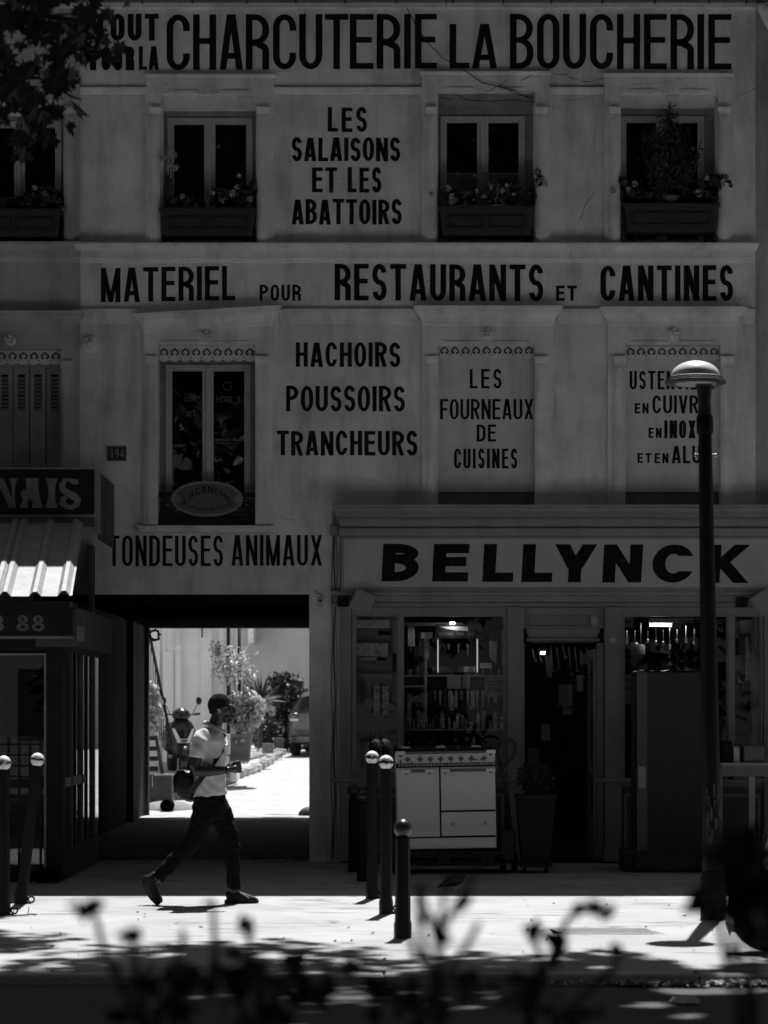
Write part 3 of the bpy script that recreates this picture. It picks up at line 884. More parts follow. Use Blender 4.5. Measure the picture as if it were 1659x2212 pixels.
word('INOX', 1436, 1504, 907, 946, 7, G, y=y, soft=.6, gap=4.5)
word('ET', 1378, 1408, 978, 999, 4.6, G, y=y, gap=5)
word('EN', 1415, 1445, 978, 1000, 4.6, G, y=y, gap=5)
word('ALU', 1452, 1515, 962, 1000, 6.2, G, y=y, soft=.6, gap=4)
word('TONDEUSES', 235, 482, 1157, 1223, 7.6, G, soft=.35, gap=5.5)
word('ANIMAUX', 500, 696, 1156, 1222, 7.6, G, soft=.35, gap=5.5)

# ------------------------------------------------------------------ cracks, cable, number plate, small fixtures
def crack(pts, wpx=1.0, parent=house, y=-.0025):
    R = random.Random(len(pts)+int(pts[0][0])); path = []
    for a, b in zip(pts[:-1], pts[1:]):
        n = max(2, int(math.hypot(b[0]-a[0], b[1]-a[1])/5))
        for i in range(n):
            f = i/n; path.append((a[0]+(b[0]-a[0])*f+R.uniform(-1.6, 1.6), a[1]+(b[1]-a[1])*f+R.uniform(-1.6, 1.6)))
    path.append(pts[-1]); mb = MB(); L = []; Rr = []
    for i, p in enumerate(path):
        w = wpx*(.35+.65*math.sin(math.pi*min(1, (i+1)/(len(path)+1))))*R.uniform(.5, 1.2)
        L.append((PX(p[0]), y, PZ(p[1]-w/2))); Rr.append((PX(p[0]+w*.3), y, PZ(p[1]+w/2)))
    n = len(L); mb.add(L+Rr, [(i, i+1, n+i+1, n+i) for i in range(n-1)])
    mb.build('crack', M_nearblack, parent, fix=False)
crack([(1040, 205), (1075, 190), (1100, 172)], 1.4, y=-.0465); crack([(1125, 178), (1150, 163), (1187, 158)], 1.6, y=-.0475)
crack([(1187, 158.5), (1215, 160), (1235, 168), (1262, 177), (1304, 170)], 1.6); crack([(1264, 178), (1266, 192)], 1.4)
crack([(880, 208), (886, 225), (884, 245), (891, 262)], .8); crack([(850, 210), (875, 211), (905, 207)], .7)
crack([(1249, 485), (1262, 450), (1270, 432), (1288, 411)], 1.6)
crack([(1215, 217), (1245, 218), (1275, 208)], .7); crack([(1190, 238), (1212, 226)], .9)
crack([(931, 565), (938, 590), (920, 612), (913, 640), (897, 665)], 1.1); crack([(1188, 570), (1184, 600), (1184, 640)], 1.1)
crack([(1295, 583), (1283, 605), (1276, 640), (1275, 690)], .9); crack([(1195, 703), (1201, 718), (1196, 750)], .9)
crack([(585, 1110), (620, 1122), (640, 1122), (665, 1140), (680, 1155)], .9)
crack([(590, 848), (650, 846)], .5); crack([(1260, 355), (1255, 372)], .7); crack([(365, 190), (352, 178)], .8, y=-.047); crack([(470, 203), (464, 188)], .8, y=-.047)
crack([(1320, 163), (1335, 180), (1338, 197)], .8, y=-.047); crack([(1350, 187), (1440, 180), (1495, 168)], .6, y=-.047); crack([(1590, 210), (1632, 190), (1660, 168)], .9)
cab = MB(); cab.tube([at(u, v) + Vector((0, -.02-d, 0)) for u, v, d in ((878, 16, 0), (890, 40, 0), (903, 65, 0), (925, 95, .01), (957, 128, .02), (985, 146, .04), (1010, 160, .05), (1040, 182, .05), (1080, 192, .05), (1112, 200, .05), (1155, 224, .05))], .005, 6)
tag(cab.build('cable', M_blk), 'loose black cable sagging across the painted words CHARCUTERIE and LA', 'cable')
cab = MB(); cab.tube([at(u, v) + Vector((0, -.06, 0)) for u, v in ((1100, 200), (1120, 208), (1153, 214))] , .004, 6)
cab.tube([at(u, v) + Vector((0, -.06, 0)) for u, v in ((948, 212), (975, 218), (980, 206), (1010, 219), (1060, 222), (1110, 218), (1150, 224))], .004, 6)
tag(cab.build('cable', M_blk), 'tangled wire strung along the head of the window with the netting screen', 'cable')
pl = thing('house_number_plate', 'small dark enamel house number plate reading 194', 'number plate', at(252, 980))
MB().fbox(232.5, 272, 965.5, 995, -.012, .0).build('plate', mat('number_enamel', .03, .35, .2, 8), pl, bevel=.003)
mb = wall_grid(MB(), 231, 273.5, 964, 996.5, [(234, 270.5, 967, 993.5)], -.017, -.011); mb.build('plate_rim', M_zinc, pl)
for ch, a, b in (('1', 238, 246), ('9', 249, 257), ('4', 259, 268.5)):
    word(ch, a, b, 970, 989, 2.6, pl, y=-.0135, mat_=mat('numeral_grey', .25, .6, .2, 10), name='numeral', gap=0)
al = thing('alarm_box', 'small pale alarm box with dark lens on the passage pier', 'alarm', at(693, 1302))
MB().fbox(686, 698, 1290, 1311, -.035, 0).build('casing', M_white, al, bevel=.004)
mb = MB(); c = at(692, 1298); mb.lathe([(.014, -.03), (.014, -.042), (.008, -.048)], (c.x, 0, c.z), 12, 'y'); mb.build('lens', M_blk, al)
mb = MB(); mb.tube([at(698, 1290)+Vector((0,-.01,0)), at(694, 1284)+Vector((0,-.012,0)), at(684, 1282)+Vector((0,-.01,0)), at(680, 1275)+Vector((0,-.01,0))], .004, 5); mb.build('wire', M_blk, al)
for i, (u, u2) in enumerate(((718, 716), (723, 722), (727, 727.5))):
    mb = MB(); pts = []
    for k in range(26):
        v = 1105+k*30; pts.append((PX(u+(u2-u)*k/25+1.5*math.sin(k*.9+i*2)), -.018-.006*i, PZ(v)))
    mb.tube(pts, .008-.0015*i, 6)
    tag(mb.build('wall_cable', M_dark if i % 2 else M_shop), ['thick dark cable clipped down the pier left of the shopfront', 'middle of three cables running down beside the shopfront', 'thin cable nearest the shopfront corner pilaster'][i], 'cable', 'cables beside the shopfront')
jb = MB(); jb.fbox(713, 731, 1137, 1158, -.07, 0); tag(jb.build('junction_box', M_shop, bevel=.006), 'small junction box where the wall cables meet under the shop cornice', 'box')
sw = MB(); sw.tube([at(1633, 20)+Vector((0,-.15,0)), at(1640, 26)+Vector((0,-.16,0)), at(1648, 40)+Vector((0,-.14,0)), at(1657, 55)+Vector((0,-.1,0)), at(1672, 75)+Vector((0,-.06,0)), at(1675, 500)+Vector((0,-.06,0))], .05, 12)
tag(sw.build('downpipe', mat('pale_pipe', .6, .5, .1, 5), smooth=True), 'pale swan neck downpipe at the top right corner', 'pipe')
# ------------------------------------------------------------------ window boxes and their flowers
M_box = mat('window_box', .028, .6, .25, 8, .1, 30)
def window_box(u0, u1, v0, v1, label, Y=-.02):
    t = thing('window_box', label, 'window box', at((u0+u1)/2, v1, Y), 'window boxes on the upper sills')
    x0, x1 = PX(u0), PX(u1); zt, zb = PZ(v0), PZ(v1); k = PL(7)
    mb = MB(); mb.loft([[(x0+k, Y-.11, zb), (x1-k, Y-.11, zb), (x1-k, Y+.11, zb), (x0+k, Y+.11, zb)],
                        [(x0, Y-.15, zt), (x1, Y-.15, zt), (x1, Y+.13, zt), (x0, Y+.13, zt)]])
    mb.build('trough', M_box, t, bevel=.006)
    mb = MB(); mb.box(x0-.012, x1+.012, Y-.165, Y+.14, zt-.015, zt+.022); mb.build('rim', M_box, t, bevel=.006)
    xm = (x0+x1)/2
    for a, b in ((x0+.09, xm-.03), (xm+.03, x1-.09)):
        z0, z1 = zb+(zt-zb)*.22, zb+(zt-zb)*.72; d = (zt-zb)
        fr = MB(); yy0 = Y-.118-.04*.22; yy1 = Y-.118-.04*.72
        for q in ((a, b, z0, z0+.02, yy0), (a, b, z1-.02, z1, yy1), (a, a+.02, z0+.021, z1-.021, (yy0+yy1)/2), (b-.02, b, z0+.021, z1-.021, (yy0+yy1)/2)):
            fr.box(q[0], q[1], q[4]-.012, q[4]+.02, q[2], q[3])
        fr.build('relief_panel', M_box, t)
    for x in (x0+.12, x1-.12):
        q = MB(); q.tube([(x, Y-.12, zb-.005), (x, Y-.08, zb-.04), (x, Y+.04, zb-.06), (x, Y+.1, zb-.09)], .012, 6); q.build('bracket', M_iron, t)
    return t
def geranium(label, blobs, n=160, leaf=.055, flowers=(), group='flowers in the window boxes', shape=ROUND, stems=(), name='geranium', m=None, seed=5, fl=.03):
    c0 = blobs[0]
    t = thing(name, label, 'plant', at(c0[0], c0[1]+c0[3], -.05), group)
    P = []
    for i, (u, v, ru, rv) in enumerate(blobs):
        c = at(u, v, -.05); P.append(blob_pts(max(12, int(n*ru*rv/900)), c, (PL(ru), .10, PL(rv)), seed+i, .25))
    leaves_obj('foliage', np.concatenate(P), leaf, m or M_ger, t, shape=shape, seed=seed)
    if stems:
        mb = MB()
        for pts in stems: mb.tube([at(u, v, -.06) for u, v in pts], .006, 5)
        mb.build('stem', M_court_dark, t)
    for i, (u, v, r) in enumerate(flowers):
        c = at(u, v, -.12)
        leaves_obj('flower_head', blob_pts(int(8+r*5), c, (PL(r), PL(r)*.8, PL(r)), seed+40+i, .6), fl, M_flower, t, shape=OVAL, seed=seed+i)
    return t
window_box(-66, 134, 462, 516, 'dark window box under the leftmost upper window, half hidden by leaves')
window_box(349, 553, 460, 514, 'dark window box under the upper window left of the words LES SALAISONS')
window_box(949, 1152, 457, 512, 'dark window box below the netting screen of the middle upper window')
window_box(1346, 1549, 450, 506, 'dark panelled window box under the rightmost upper window')
geranium('bushy geranium spilling from the leftmost upper window box', [(100, 430, 45, 32), (60, 440, 35, 25), (20, 445, 30, 20), (135, 455, 14, 12)], 260, flowers=[(98, 420, 8), (140, 452, 7), (110, 458, 7), (75, 405, 6)], seed=11)
geranium('pale orchid-like flowers on a tall stem at left of upper window box', [(372, 440, 22, 22), (365, 395, 8, 14)], 130, flowers=[(352, 341, 5), (364, 340, 5), (376, 336, 6), (378, 363, 6), (364, 358, 5), (372, 352, 3)], stems=[[(366, 455), (365, 420), (366, 380), (368, 345)], [(372, 455), (371, 400), (374, 365)]], seed=21, fl=.045)
geranium('low leafy plants in the middle of the box left of the painted panel', [(400, 440, 26, 20), (428, 447, 20, 14)], 200, flowers=[(394, 424, 5), (425, 448, 6)], seed=31)
geranium('round headed geraniums at right of the box left of the painted panel', [(480, 425, 32, 24), (520, 425, 26, 26), (545, 412, 12, 18)], 240, flowers=[(502, 418, 8), (482, 433, 7), (512, 404, 6), (458, 415, 6), (540, 430, 6), (516, 380, 4)], seed=41)
geranium('climbing rose with pale blooms in the netted middle window', [(955, 420, 16, 16), (1010, 420, 30, 18), (1060, 415, 40, 22), (1110, 415, 40, 24)], 150, .04, flowers=[(969, 407, 6), (976, 424, 5), (933, 419, 5), (1030, 412, 4), (1060, 405, 4), (1084, 412, 3), (1095, 400, 3), (1045, 425, 4), (1110, 420, 3)], seed=51, shape=OVAL)
geranium('leafy spray with light blossom hanging right of the netted middle window', [(1165, 395, 15, 24), (1150, 425, 14, 20), (1160, 375, 8, 10)], 300, .045, flowers=[(1177, 397, 6), (1171, 388, 5), (1163, 392, 4)], seed=61, shape=OVAL)
geranium('tall dense oleander filling the rightmost upper window', [(1440, 300, 70, 40), (1450, 340, 75, 45), (1445, 255, 26, 34), (1447, 385, 70, 40)], 120, .07, stems=[[(1446, 450), (1444, 380), (1441, 300), (1447, 220)], [(1440, 450), (1400, 360), (1385, 310)], [(1450, 450), (1500, 370), (1515, 300)]], flowers=[(1469, 264, 3)], seed=71, shape=[(0,-.5),(.1,-.2),(.11,.1),(0,.5),(-.11,.1),(-.1,-.2)], name='oleander')
geranium('geraniums at the left of the rightmost window box, one head on a long stalk', [(1365, 420, 26, 24), (1345, 395, 12, 12), (1398, 430, 22, 16)], 260, flowers=[(1324, 412, 7), (1372, 398, 7), (1358, 409, 6)], stems=[[(1324, 412), (1334, 422), (1345, 436)]], seed=81)
geranium('geranium clump overflowing the right end of the rightmost window box', [(1545, 400, 22, 24), (1520, 420, 26, 20), (1560, 388, 12, 10), (1572, 396, 8, 6)], 300, flowers=[(1510, 418, 9), (1528, 385, 6)], seed=91)
pt = MB(); c = at(1447, 446, -.03); pt.lathe([(.07, -.02), (.10, .09), (.108, .10), (.1, .1)], (c.x, c.y-.03, c.z), 18)
tag(pt.build('flower_pot', mat('terracotta', .08, .8, .2, 9), smooth=True), 'ribbed terracotta pot behind the rightmost window box', 'pot')
# netting screen of the middle window and a rail
sc = thing('netting_screen', 'fine reed netting screen fixed across the lower middle upper window', 'screen', at(1050, 452, -.02))
mb = MB()
for i in range(26): mb.fbox(947, 1152, 374+i*3.1, 375.1+i*3.1, -.012, -.006)
o = mb.build('reed', mat('reed', .07, .8, .3, 12), sc); o['kind'] = 'stuff'
for u in (949, 1000, 1050, 1100, 1150):
    MB().fbox(u-.6, u+.6, 373, 455, -.018, -.0125).build('cord', M_dark, sc)

# ------------------------------------------------------------------ oval enamel sign and iron guard of the lower window
gr = thing('window_guard', 'black cast iron window guard with scrolls behind the oval sign', 'railing', at(447, 1132))
mb = MB(); mb.fbox(343, 551, 1064, 1075, -.035, -.005); mb.build('top_rail', M_iron, gr, bevel=.004)
mb = MB(); mb.fbox(343, 551, 1108, 1116, -.03, -.01); mb.build('lower_rail', M_iron, gr, bevel=.004)
mb = MB(); mb.fbox(343, 551, 1120, 1133, -.028, .12); mb.build('plinth', M_dark, gr)
for sgn, cu in ((1, 362), (-1, 533)):
    mb = MB(); pts = []
    for i in range(40):
        a = i*.36; r = 4+i*.34
        pts.append((PX(cu+sgn*r*math.cos(a)), -.02, PZ(1092+r*.9*math.sin(a))))
    mb.tube(pts, .011, 6)
    mb.tube([(PX(cu+sgn*u), -.02, PZ(v)) for u, v in ((-12, 1108), (-14, 1098), (-8, 1088), (4, 1086))], .009, 6)
    mb.tube([(PX(cu+sgn*u), -.02, PZ(v)) for u, v in ((10, 1108), (22, 1112), (40, 1110), (60, 1116))], .009, 6)
    mb.build('scroll', M_iron, gr, smooth=True)
ov = thing('oval_sign', 'oval enamel advertising sign reading LACANCHE hung on the window guard', 'sign', at(448, 1116, -.07))
def ellipse(rx, ry, n=48): return [(PX(448.5)+PL(rx)*math.cos(2*math.pi*i/n), PZ(1079)+PL(ry)*math.sin(2*math.pi*i/n)) for i in range(n)]
MB().prism(ellipse(76, 37), 'y', -.075, -.06).build('board', mat('enamel_grey', .10, .5, .1, 6), ov)
mb = MB(); o1 = ellipse(77.5, 38.5); i1 = ellipse(71, 32.5); n = len(o1)
mb.add([(p[0], -.085, p[1]) for p in o1]+[(p[0], -.085, p[1]) for p in i1]+[(p[0], -.06, p[1]) for p in o1]+[(p[0], -.074, p[1]) for p in i1],
       [f for i in range(n) for j in [(i+1) % n] for f in ((i, j, n+j, n+i), (2*n+i, i, j, 2*n+j), (n+i, n+j, 3*n+j, 3*n+i))])
mb.build('rim', mat('enamel_rim', .2, .5, .1, 6), ov)
for u in (381, 516):
    mb = MB(); c = at(u, 1079); mb.lathe([(PL(9.5), -.074), (PL(9.5), -.086), (PL(7), -.086), (PL(6.8), -.08), (PL(6), -.079)], (c.x, 0, c.z), 20, 'y'); mb.build('boss', mat('enamel_rim', .32), ov)
mb = word_mesh('LACANCHE', PX(398), PX(500), PZ(1075), PZ(1060), PL(2.3), -.078, gap=PL(3), soft=.6)
xc = PX(448.5); mb.v = [(p[0], p[1], p[2]+.045-1.05*(p[0]-xc)**2*2.0 if True else 0) for p in mb.v]
mb.build('lettering', M_ink, ov, fix=False)['label'] = 'lettering reading LACANCHE'
ft = font_text('Fourneaux de France', .064, (xc, -.078, PZ(1101)), (math.radians(90), 0, 0), M_ink, ov, shear=.4)
for v in ft.data.vertices: v.co.z += .9*(v.co.x-xc)**2
# faint advertising on the lower window panes
M_faint = mat('faint_print', .16, .6, .2, 20)
word('HORL', 465, 504, 852, 866, 1.6, wB2, y=.150, mat_=M_faint, name='pane_lettering', gap=2); word('3', 509, 516, 852, 866, 1.6, wB2, y=.150, mat_=M_faint, name='pane_lettering')
mb = MB(); c = at(489, 830); mb.add(*_strip([(c.x+.047*math.cos(a), c.z+.047*math.sin(a)) for a in np.linspace(0, 2*math.pi, 25)], [(c.x+.042*math.cos(a), c.z+.042*math.sin(a)) for a in np.linspace(0, 2*math.pi, 25)]))
mb.v = [(p[0], .15, p[1]) for p in mb.v]; mb.build('pane_emblem', M_faint, wB2, fix=False)
word('DISPONIBLE', 464, 498, 945, 949.5, .8, wB2, y=.15, mat_=M_faint, name='pane_lettering', gap=1); word('DANS', 501, 516, 945, 949.5, .8, wB2, y=.15, mat_=M_faint, name='pane_lettering', gap=1)
word('VOTRE', 464, 484, 952, 956.5, .8, wB2, y=.15, mat_=M_faint, name='pane_lettering', gap=1); word('MAGASIN', 488, 514, 952, 956.5, .8, wB2, y=.15, mat_=M_faint, name='pane_lettering', gap=1)
word('CUISINES', 370, 398, 956, 963, 1.1, wB2, y=.15, mat_=M_faint, name='pane_lettering', gap=1)
for k, (u0, u1, v0, v1) in enumerate(((393, 417, 840, 860), (397, 408, 880, 892), (412, 425, 875, 890), (470, 485, 905, 915))):
    MB().fbox(u0, u1, v0, v1, .32, .325).build('poster', mat('poster', .22, .7, .3, 30), wB2)

# ------------------------------------------------------------------ the shopfront
shop = thing('shopfront', 'pale panelled shopfront with wide black painted name over display windows and door', 'shopfront', (PX(1180), 0, 0))
mb = MB(); mb.stack(PX(735), 12, [(PZ(1163), .10), (PZ(1159), .13), (PZ(1152), .135), (PZ(1147), .16), (PZ(1144), .17), (PZ(1143.5), .125), (PZ(1124), .125), (PZ(1121), .24), (PZ(1114), .30), (PZ(1110), .34), (PZ(1104), .36), (PZ(1101), .41), (PZ(1097), .41)], 0, .3, .22, .1)
mb.build('cornice', M_fascia, shop)
mb = MB(); mb.fbox(742, 1760, 1165, 1273, -.105, .0); mb.build('sign_board', M_sign, shop)
mb = wall_grid(MB(), 737, 1766, 1161.5, 1277, [(743, 1760, 1166, 1272)], -.125, -.08); mb.build('sign_frame', M_fascia, shop, bevel=.003)
mb = MB(); mb.stack(PX(737), 12, [(PZ(1312), .06), (PZ(1309), .085), (PZ(1306), .10), (PZ(1304), .105), (PZ(1303.5), .075), (PZ(1288), .075), (PZ(1286), .10), (PZ(1282), .105), (PZ(1278), .12)], 0, .3)
mb.build('architrave', M_fascia, shop)
kb = dict(th=20, soft=.5, shear=.055)
word('BELLYNCK', 825, 1618, 1176, 1257, 27.5, shop, y=-.108, vr=(1178.5, 1261), name='painted_name', boxes=[(826, 905), (935, 1012), (1043, 1109), (1127, 1193), (1195, 1287), (1301, 1385), (1407, 1498), (1526, 1616)], **kb)
# uprights, rails and risers
def upr(u0, u1, v0=1312, v1=1860, y0=-.075, y1=.06, nm='pilaster', m=M_shop, panel=True):
    q = MB(); q.fbox(u0, u1, v0, v1, y0, y1)
    o = q.build(nm, m, shop, bevel=.004)
    if panel and u1-u0 > 20:
        for a, b in ((v0+12, 1650), (1700, v1-40)):
            p = wall_grid(MB(), u0+5, u1-5, a, b, [(u0+9, u1-9, a+4, b-4)], y0-.008, y0+.002); p.build('bead', m, o)
        p = MB(); p.fbox(u0-1.5, u1+1.5, 1832, v1, y0-.015, y0+.001); p.build('plinth_block', m, o, bevel=.004)
        p = MB(); p.stack(PX(u0), PX(u1), [(PZ(1690), -y0+.001), (PZ(1687), -y0+.02), (PZ(1682), -y0+.02), (PZ(1680), -y0+.001)], 0, y0*.5); p.build('band', m, o)
    return o
upr(736, 759); upr(1095, 1130, y0=-.09); upr(1305, 1341, y0=-.09); upr(1648, 1690)
upr(760, 767, 1329, 1672, -.05, .04, 'window_post', panel=False); upr(860, 870, 1329, 1660, -.055, .04, 'window_post', panel=False)
upr(1090, 1094.5, 1329, 1660, -.05, .04, 'window_post', panel=False); upr(1341.5, 1346, 1329, 1690, -.05, .04, 'window_post', panel=False)
upr(1571, 1584, 1329, 1665, -.055, .04, 'window_post', panel=False); upr(1643, 1647.5, 1329, 1665, -.05, .04, 'window_post', panel=False)
for u0, u1 in ((760, 1094.5), (1341.5, 1647.5)):
    MB().fbox(u0, u1, 1312.5, 1328.5, -.05, .04).build('head_rail', M_shop, shop, bevel=.003)
    MB().fbox(u0, u1, 1665 if u0 < 1000 else 1690, 1700, -.03, .3).build('stall_riser', M_shop, shop)
    MB().fbox(u0, u1, 1700.5, 1858, -.02, .3).build('stall_riser', mat('riser_paint', .10, .6, .2, 5, stain=.2), shop)
    q = MB(); q.fbox(u0-3, u1+3, 1660 if u0 < 1000 else 1684, 1668 if u0 < 1000 else 1691, -.1, .02); q.build('window_sill', M_shop, shop, bevel=.004)
    n = 3 if u0 < 1000 else 3; w = (u1-u0)/n
    for i in range(n):
        p = wall_grid(MB(), u0+w*i+6, u0+w*(i+1)-6, 1715, 1838, [(u0+w*i+12, u0+w*(i+1)-12, 1721, 1832)], -.034, -.018); p.build('riser_panel', M_shop, shop)
for u0, u1, vb in ((767, 860, 1660), (870, 1090, 1660), (1346, 1571, 1684), (1584, 1643, 1684)):
    fr = wall_grid(MB(), u0, u1, 1328.6, vb, [(u0+3, u1-3, 1332, vb-4)], -.03, .0); fr.build('glazing_bead', M_shop, shop)
    MB().fbox(u0+2, u1-2, 1331, vb-3, -.018, -.014).build('pane', M_glass_shop, shop)
# door bay: ventilated transom, open doorway, glazed leaf folded inside
tr = MB(); tr.fbox(1131, 1304, 1316, 1356, .05, .10); tro = tr.build('transom', M_shop, shop)
for i in range(21):
    u = 1143+i*6.2
    MB().fbox(u, u+5.2, 1330, 1351, .036, .049).build('vent_slat', M_shop, tro)
wall_grid(MB(), 1131, 1304, 1313, 1357, [(1139, 1278, 1327, 1353)], .015, .049).build('transom_frame', M_shop, tro, bevel=.003)
MB().fbox(1277, 1291, 1332, 1349, .004, .014).build('notice_card', M_sign, tro)
q = MB(); q.stack(PX(1132), PX(1303), [(PZ(1388), -.10), (PZ(1384), -.03), (PZ(1379), -.03), (PZ(1376), -.06), (PZ(1370), -.045), (PZ(1362), -.03), (PZ(1357.5), -.03)], 0, .12); q.build('door_head', M_shop, shop)
for u0, u1 in ((1131, 1134), (1290, 1304)):
    MB().fbox(u0, u1, 1388.5, 1856, .03, .12).build('door_jamb', M_shop, shop, bevel=.004)
lf = MB(); X0, X1 = PX(1290)-.03, PX(1290)+.02
for a, b, z0, z1 in ((.14, .22, .02, 2.3), (.84, .92, .02, 2.3), (.22, .84, .02, .5), (.22, .84, 2.2, 2.3), (.22, .84, .95, 1.02)): lf.box(X0, X1, a+.001, b-.001, z0, z1)
lfo = lf.build('door_leaf', M_shop, shop, bevel=.003)
MB().box(X0+.02, X0+.026, .221, .839, .5, 2.2).build('door_pane', M_glass_shop, lfo)
st = MB(); c = at(1322, 1384); st.prism([(c.x+PL(7.5)*math.cos(a), c.z+PL(5)*math.sin(a)) for a in np.linspace(0, 2*math.pi, 20, endpoint=False)], 'y', -.093, -.0895); st.build('round_sticker', M_paper, shop)
# interior shell
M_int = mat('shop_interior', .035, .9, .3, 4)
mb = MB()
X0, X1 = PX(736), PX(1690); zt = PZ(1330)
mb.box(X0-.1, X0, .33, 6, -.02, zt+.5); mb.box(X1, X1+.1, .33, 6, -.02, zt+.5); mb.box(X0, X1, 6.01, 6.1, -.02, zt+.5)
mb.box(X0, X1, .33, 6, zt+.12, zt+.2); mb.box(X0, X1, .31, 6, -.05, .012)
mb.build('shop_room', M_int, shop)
# lamps seen lit inside the shop
M_tube = emit_mat('lit_tube', 14.0)
M_led = emit_mat('led_strip', .3)
M_spot = emit_mat('spot_bulb', 60.0)
def tube_lamp(u0, u1, v, Y, label, r=.016):
    t = thing('tube_lamp', label, 'lamp', at((u0+u1)/2, v, Y), 'lit tubes inside the shop')
    MB().tube([at(u0, v, Y), at(u1, v, Y)], r, 10).build('tube', M_tube, t, smooth=True)
    a, b = at(u0-3, v-4, Y), at(u1+3, v-4, Y)
    MB().box(a.x, b.x, Y-.03, Y+.03, a.z, a.z+.05).build('housing', M_grey, t)
tube_lamp(1404, 1450, 1350, .32, 'lit fluorescent tube hanging deep inside the right display window')
tube_lamp(1347, 1352, 1345, 3.4, 'short end of a lit tube beside the appliance notice')
tube_lamp(1168, 1178, 1411, 4.2, 'small lit tube glimpsed above the dark doorway goods')
def led(u, v0, v1, label, Y=.5):
    t = thing('led_strip', label, 'lamp', at(u, v1, Y), 'lit strips in the main display window')
    a, b = at(u, v1, Y), at(u, v0, Y)
    MB().box(a.x-.006, a.x+.006, Y-.004, Y+.004, a.z, b.z).build('diffuser', M_led, t)
    MB().box(a.x-.010, a.x+.010, Y+.005, Y+.02, a.z-.02, b.z+.02).build('channel', M_steel, t)
    mb = MB()
    for i in range(18): mb.box(a.x+.011, a.x+.016, Y-.002, Y+.004, a.z+(b.z-a.z)*i/18, a.z+(b.z-a.z)*(i+.55)/18)
    mb.build('slotted_edge', M_grey, t)
led(946, 1382, 1452, 'lit vertical light strip at left of the main display')
led(1031, 1381, 1452, 'lit vertical light strip at right of the main display')
mb = MB(); c = at(977, 1346, .2); mb.ball(c, .018, 12, 8, (1.6, 1, .8)); tag(mb.build('spot_lamp', M_spot, smooth=True), 'small bright spot lamp high in the main display window', 'lamp')

# ------------------------------------------------------------------ display goods
M_peg = mat('pegboard', .34, .8, .1, 20)
def pegboard(u0, u1, v0, v1, Y, label, step=4.6):
    t = thing('pegboard', label, 'pegboard', at((u0+u1)/2, v1, Y))
    a, b = at(u0, v1, Y), at(u1, v0, Y)
    MB().box(a.x, b.x, Y, Y+.01, a.z, b.z).build('board', M_peg, t)
    mb = MB(); u = u0+3
    while u < u1-2:
        v = v0+3
        while v < v1-2:
            c = at(u, v, Y); mb.box(c.x-.005, c.x+.005, Y-.0015, Y-.0005, c.z-.005, c.z+.005); v += step
        u += step
    o = mb.build('hole', M_nearblack, t, fix=False); o['kind'] = 'stuff'
    return t
pegboard(767, 862, 1333, 1662, .42, 'perforated pegboard backing the narrow left display window')
pegboard(1586, 1645, 1333, 1684, .42, 'perforated pegboard backing the narrow right display window')
def knife(u0, v0, u1, v1, w, Y, label, frac=.62, blade=None, handle=None, single=True):
    """blade tip at (u0,v0), handle end at (u1,v1)"""
    t = thing('knife', label, 'knife', at(u1, v1, Y), 'knives on display')
    a, b = at(u0, v0, Y), at(u1, v1, Y); d = (b-a); l = d.length; d.normalize(); n = Vector((-d.z, 0, d.x)); W = PL(w, Y)
    prof = [(0, 0), (.06, .42), (.2, .85), (frac, 1.0), (frac, 0), (.3, -.02)]
    mb = MB(); mb.loft([[a+d*l*p+n*(q-.5)*W+Vector((0, y, 0)) for p, q in prof] for y in (-.002, .002)])
    mb.build('blade', blade or M_steel, t)
    prof = [(frac, .1), (frac+.04, .02), (frac+.2, .12), (.96, -.02), (1.0, .3), (.98, .75), (frac+.2, .8), (frac+.02, .95)]
    mb = MB(); mb.loft([[a+d*l*p+n*(q-.5)*W+Vector((0, y, 0)) for p, q in prof] for y in (-.011, .011)])
    mb.build('handle', handle or M_blk, t, bevel=.003)
    return t
M_blade = mat('bright_blade', .42, .3, .1, 20, metal=.3)
M_sleeve = mat('clear_sleeve', .62, .18, .5, 22, .6, 24)
def packet(u0, u1, v0, v1, Y, label, m=None, name='packaged_tool', cat='package', header=True, tilt=0):
    t = thing(name, label, cat, at((u0+u1)/2, v1, Y), 'packaged goods on display')
    a, b = at(u0, v1, Y), at(u1, v0, Y); h = b.z-a.z
    mb = MB(); mb.box(a.x, b.x, Y, Y+.012, a.z, b.z-h*.14); mb.build('pack', m or M_sleeve, t, bevel=.004)
    if header:
        MB().box(a.x+.002, b.x-.002, Y-.003, Y+.01, b.z-h*.135, b.z).build('header_card', M_grey, t)
        MB().tube([(a.x/2+b.x/2, Y-.005, b.z-.01), (a.x/2+b.x/2, Y-.005, b.z+.015), (a.x/2+b.x/2, Y+.05, b.z+.02)], .003, 5).build('hook', M_steel, t)
    return t
def paper(u0, u1, v0, v1, Y, label, lines=(), m=None, lm=None):
    t = thing('notice', label, 'notice', at((u0+u1)/2, v1, Y), 'paper notices in the shop windows')
    a, b = at(u0, v1, Y), at(u1, v0, Y)
    MB().box(a.x, b.x, Y, Y+.002, a.z, b.z).build('sheet', m or M_paper, t)
    for tx, p, q, r, s, tk in lines:
        word(tx, p, q, r, s, tk, t, y=-.001, Y=Y, mat_=lm or M_ink, name='print', gap=tk*.9)
    return t
G1 = .30
packet(768, 840, 1336, 1357, G1, 'crumpled glossy plastic sleeve at the top of the narrow left display', header=False)
knife(768, 1365, 846, 1367, 11, G1-.03, 'large pale bladed knife under the topmost plastic sleeve', blade=M_grey)
packet(769, 838, 1384, 1418, G1, 'wide crinkled plastic package in the narrow left display', header=False)
knife(772, 1423, 835, 1423, 7, G1-.04, 'bright small knife below the crinkled package', frac=.66, blade=mat('white_blade', .6, .5, .05, 10))
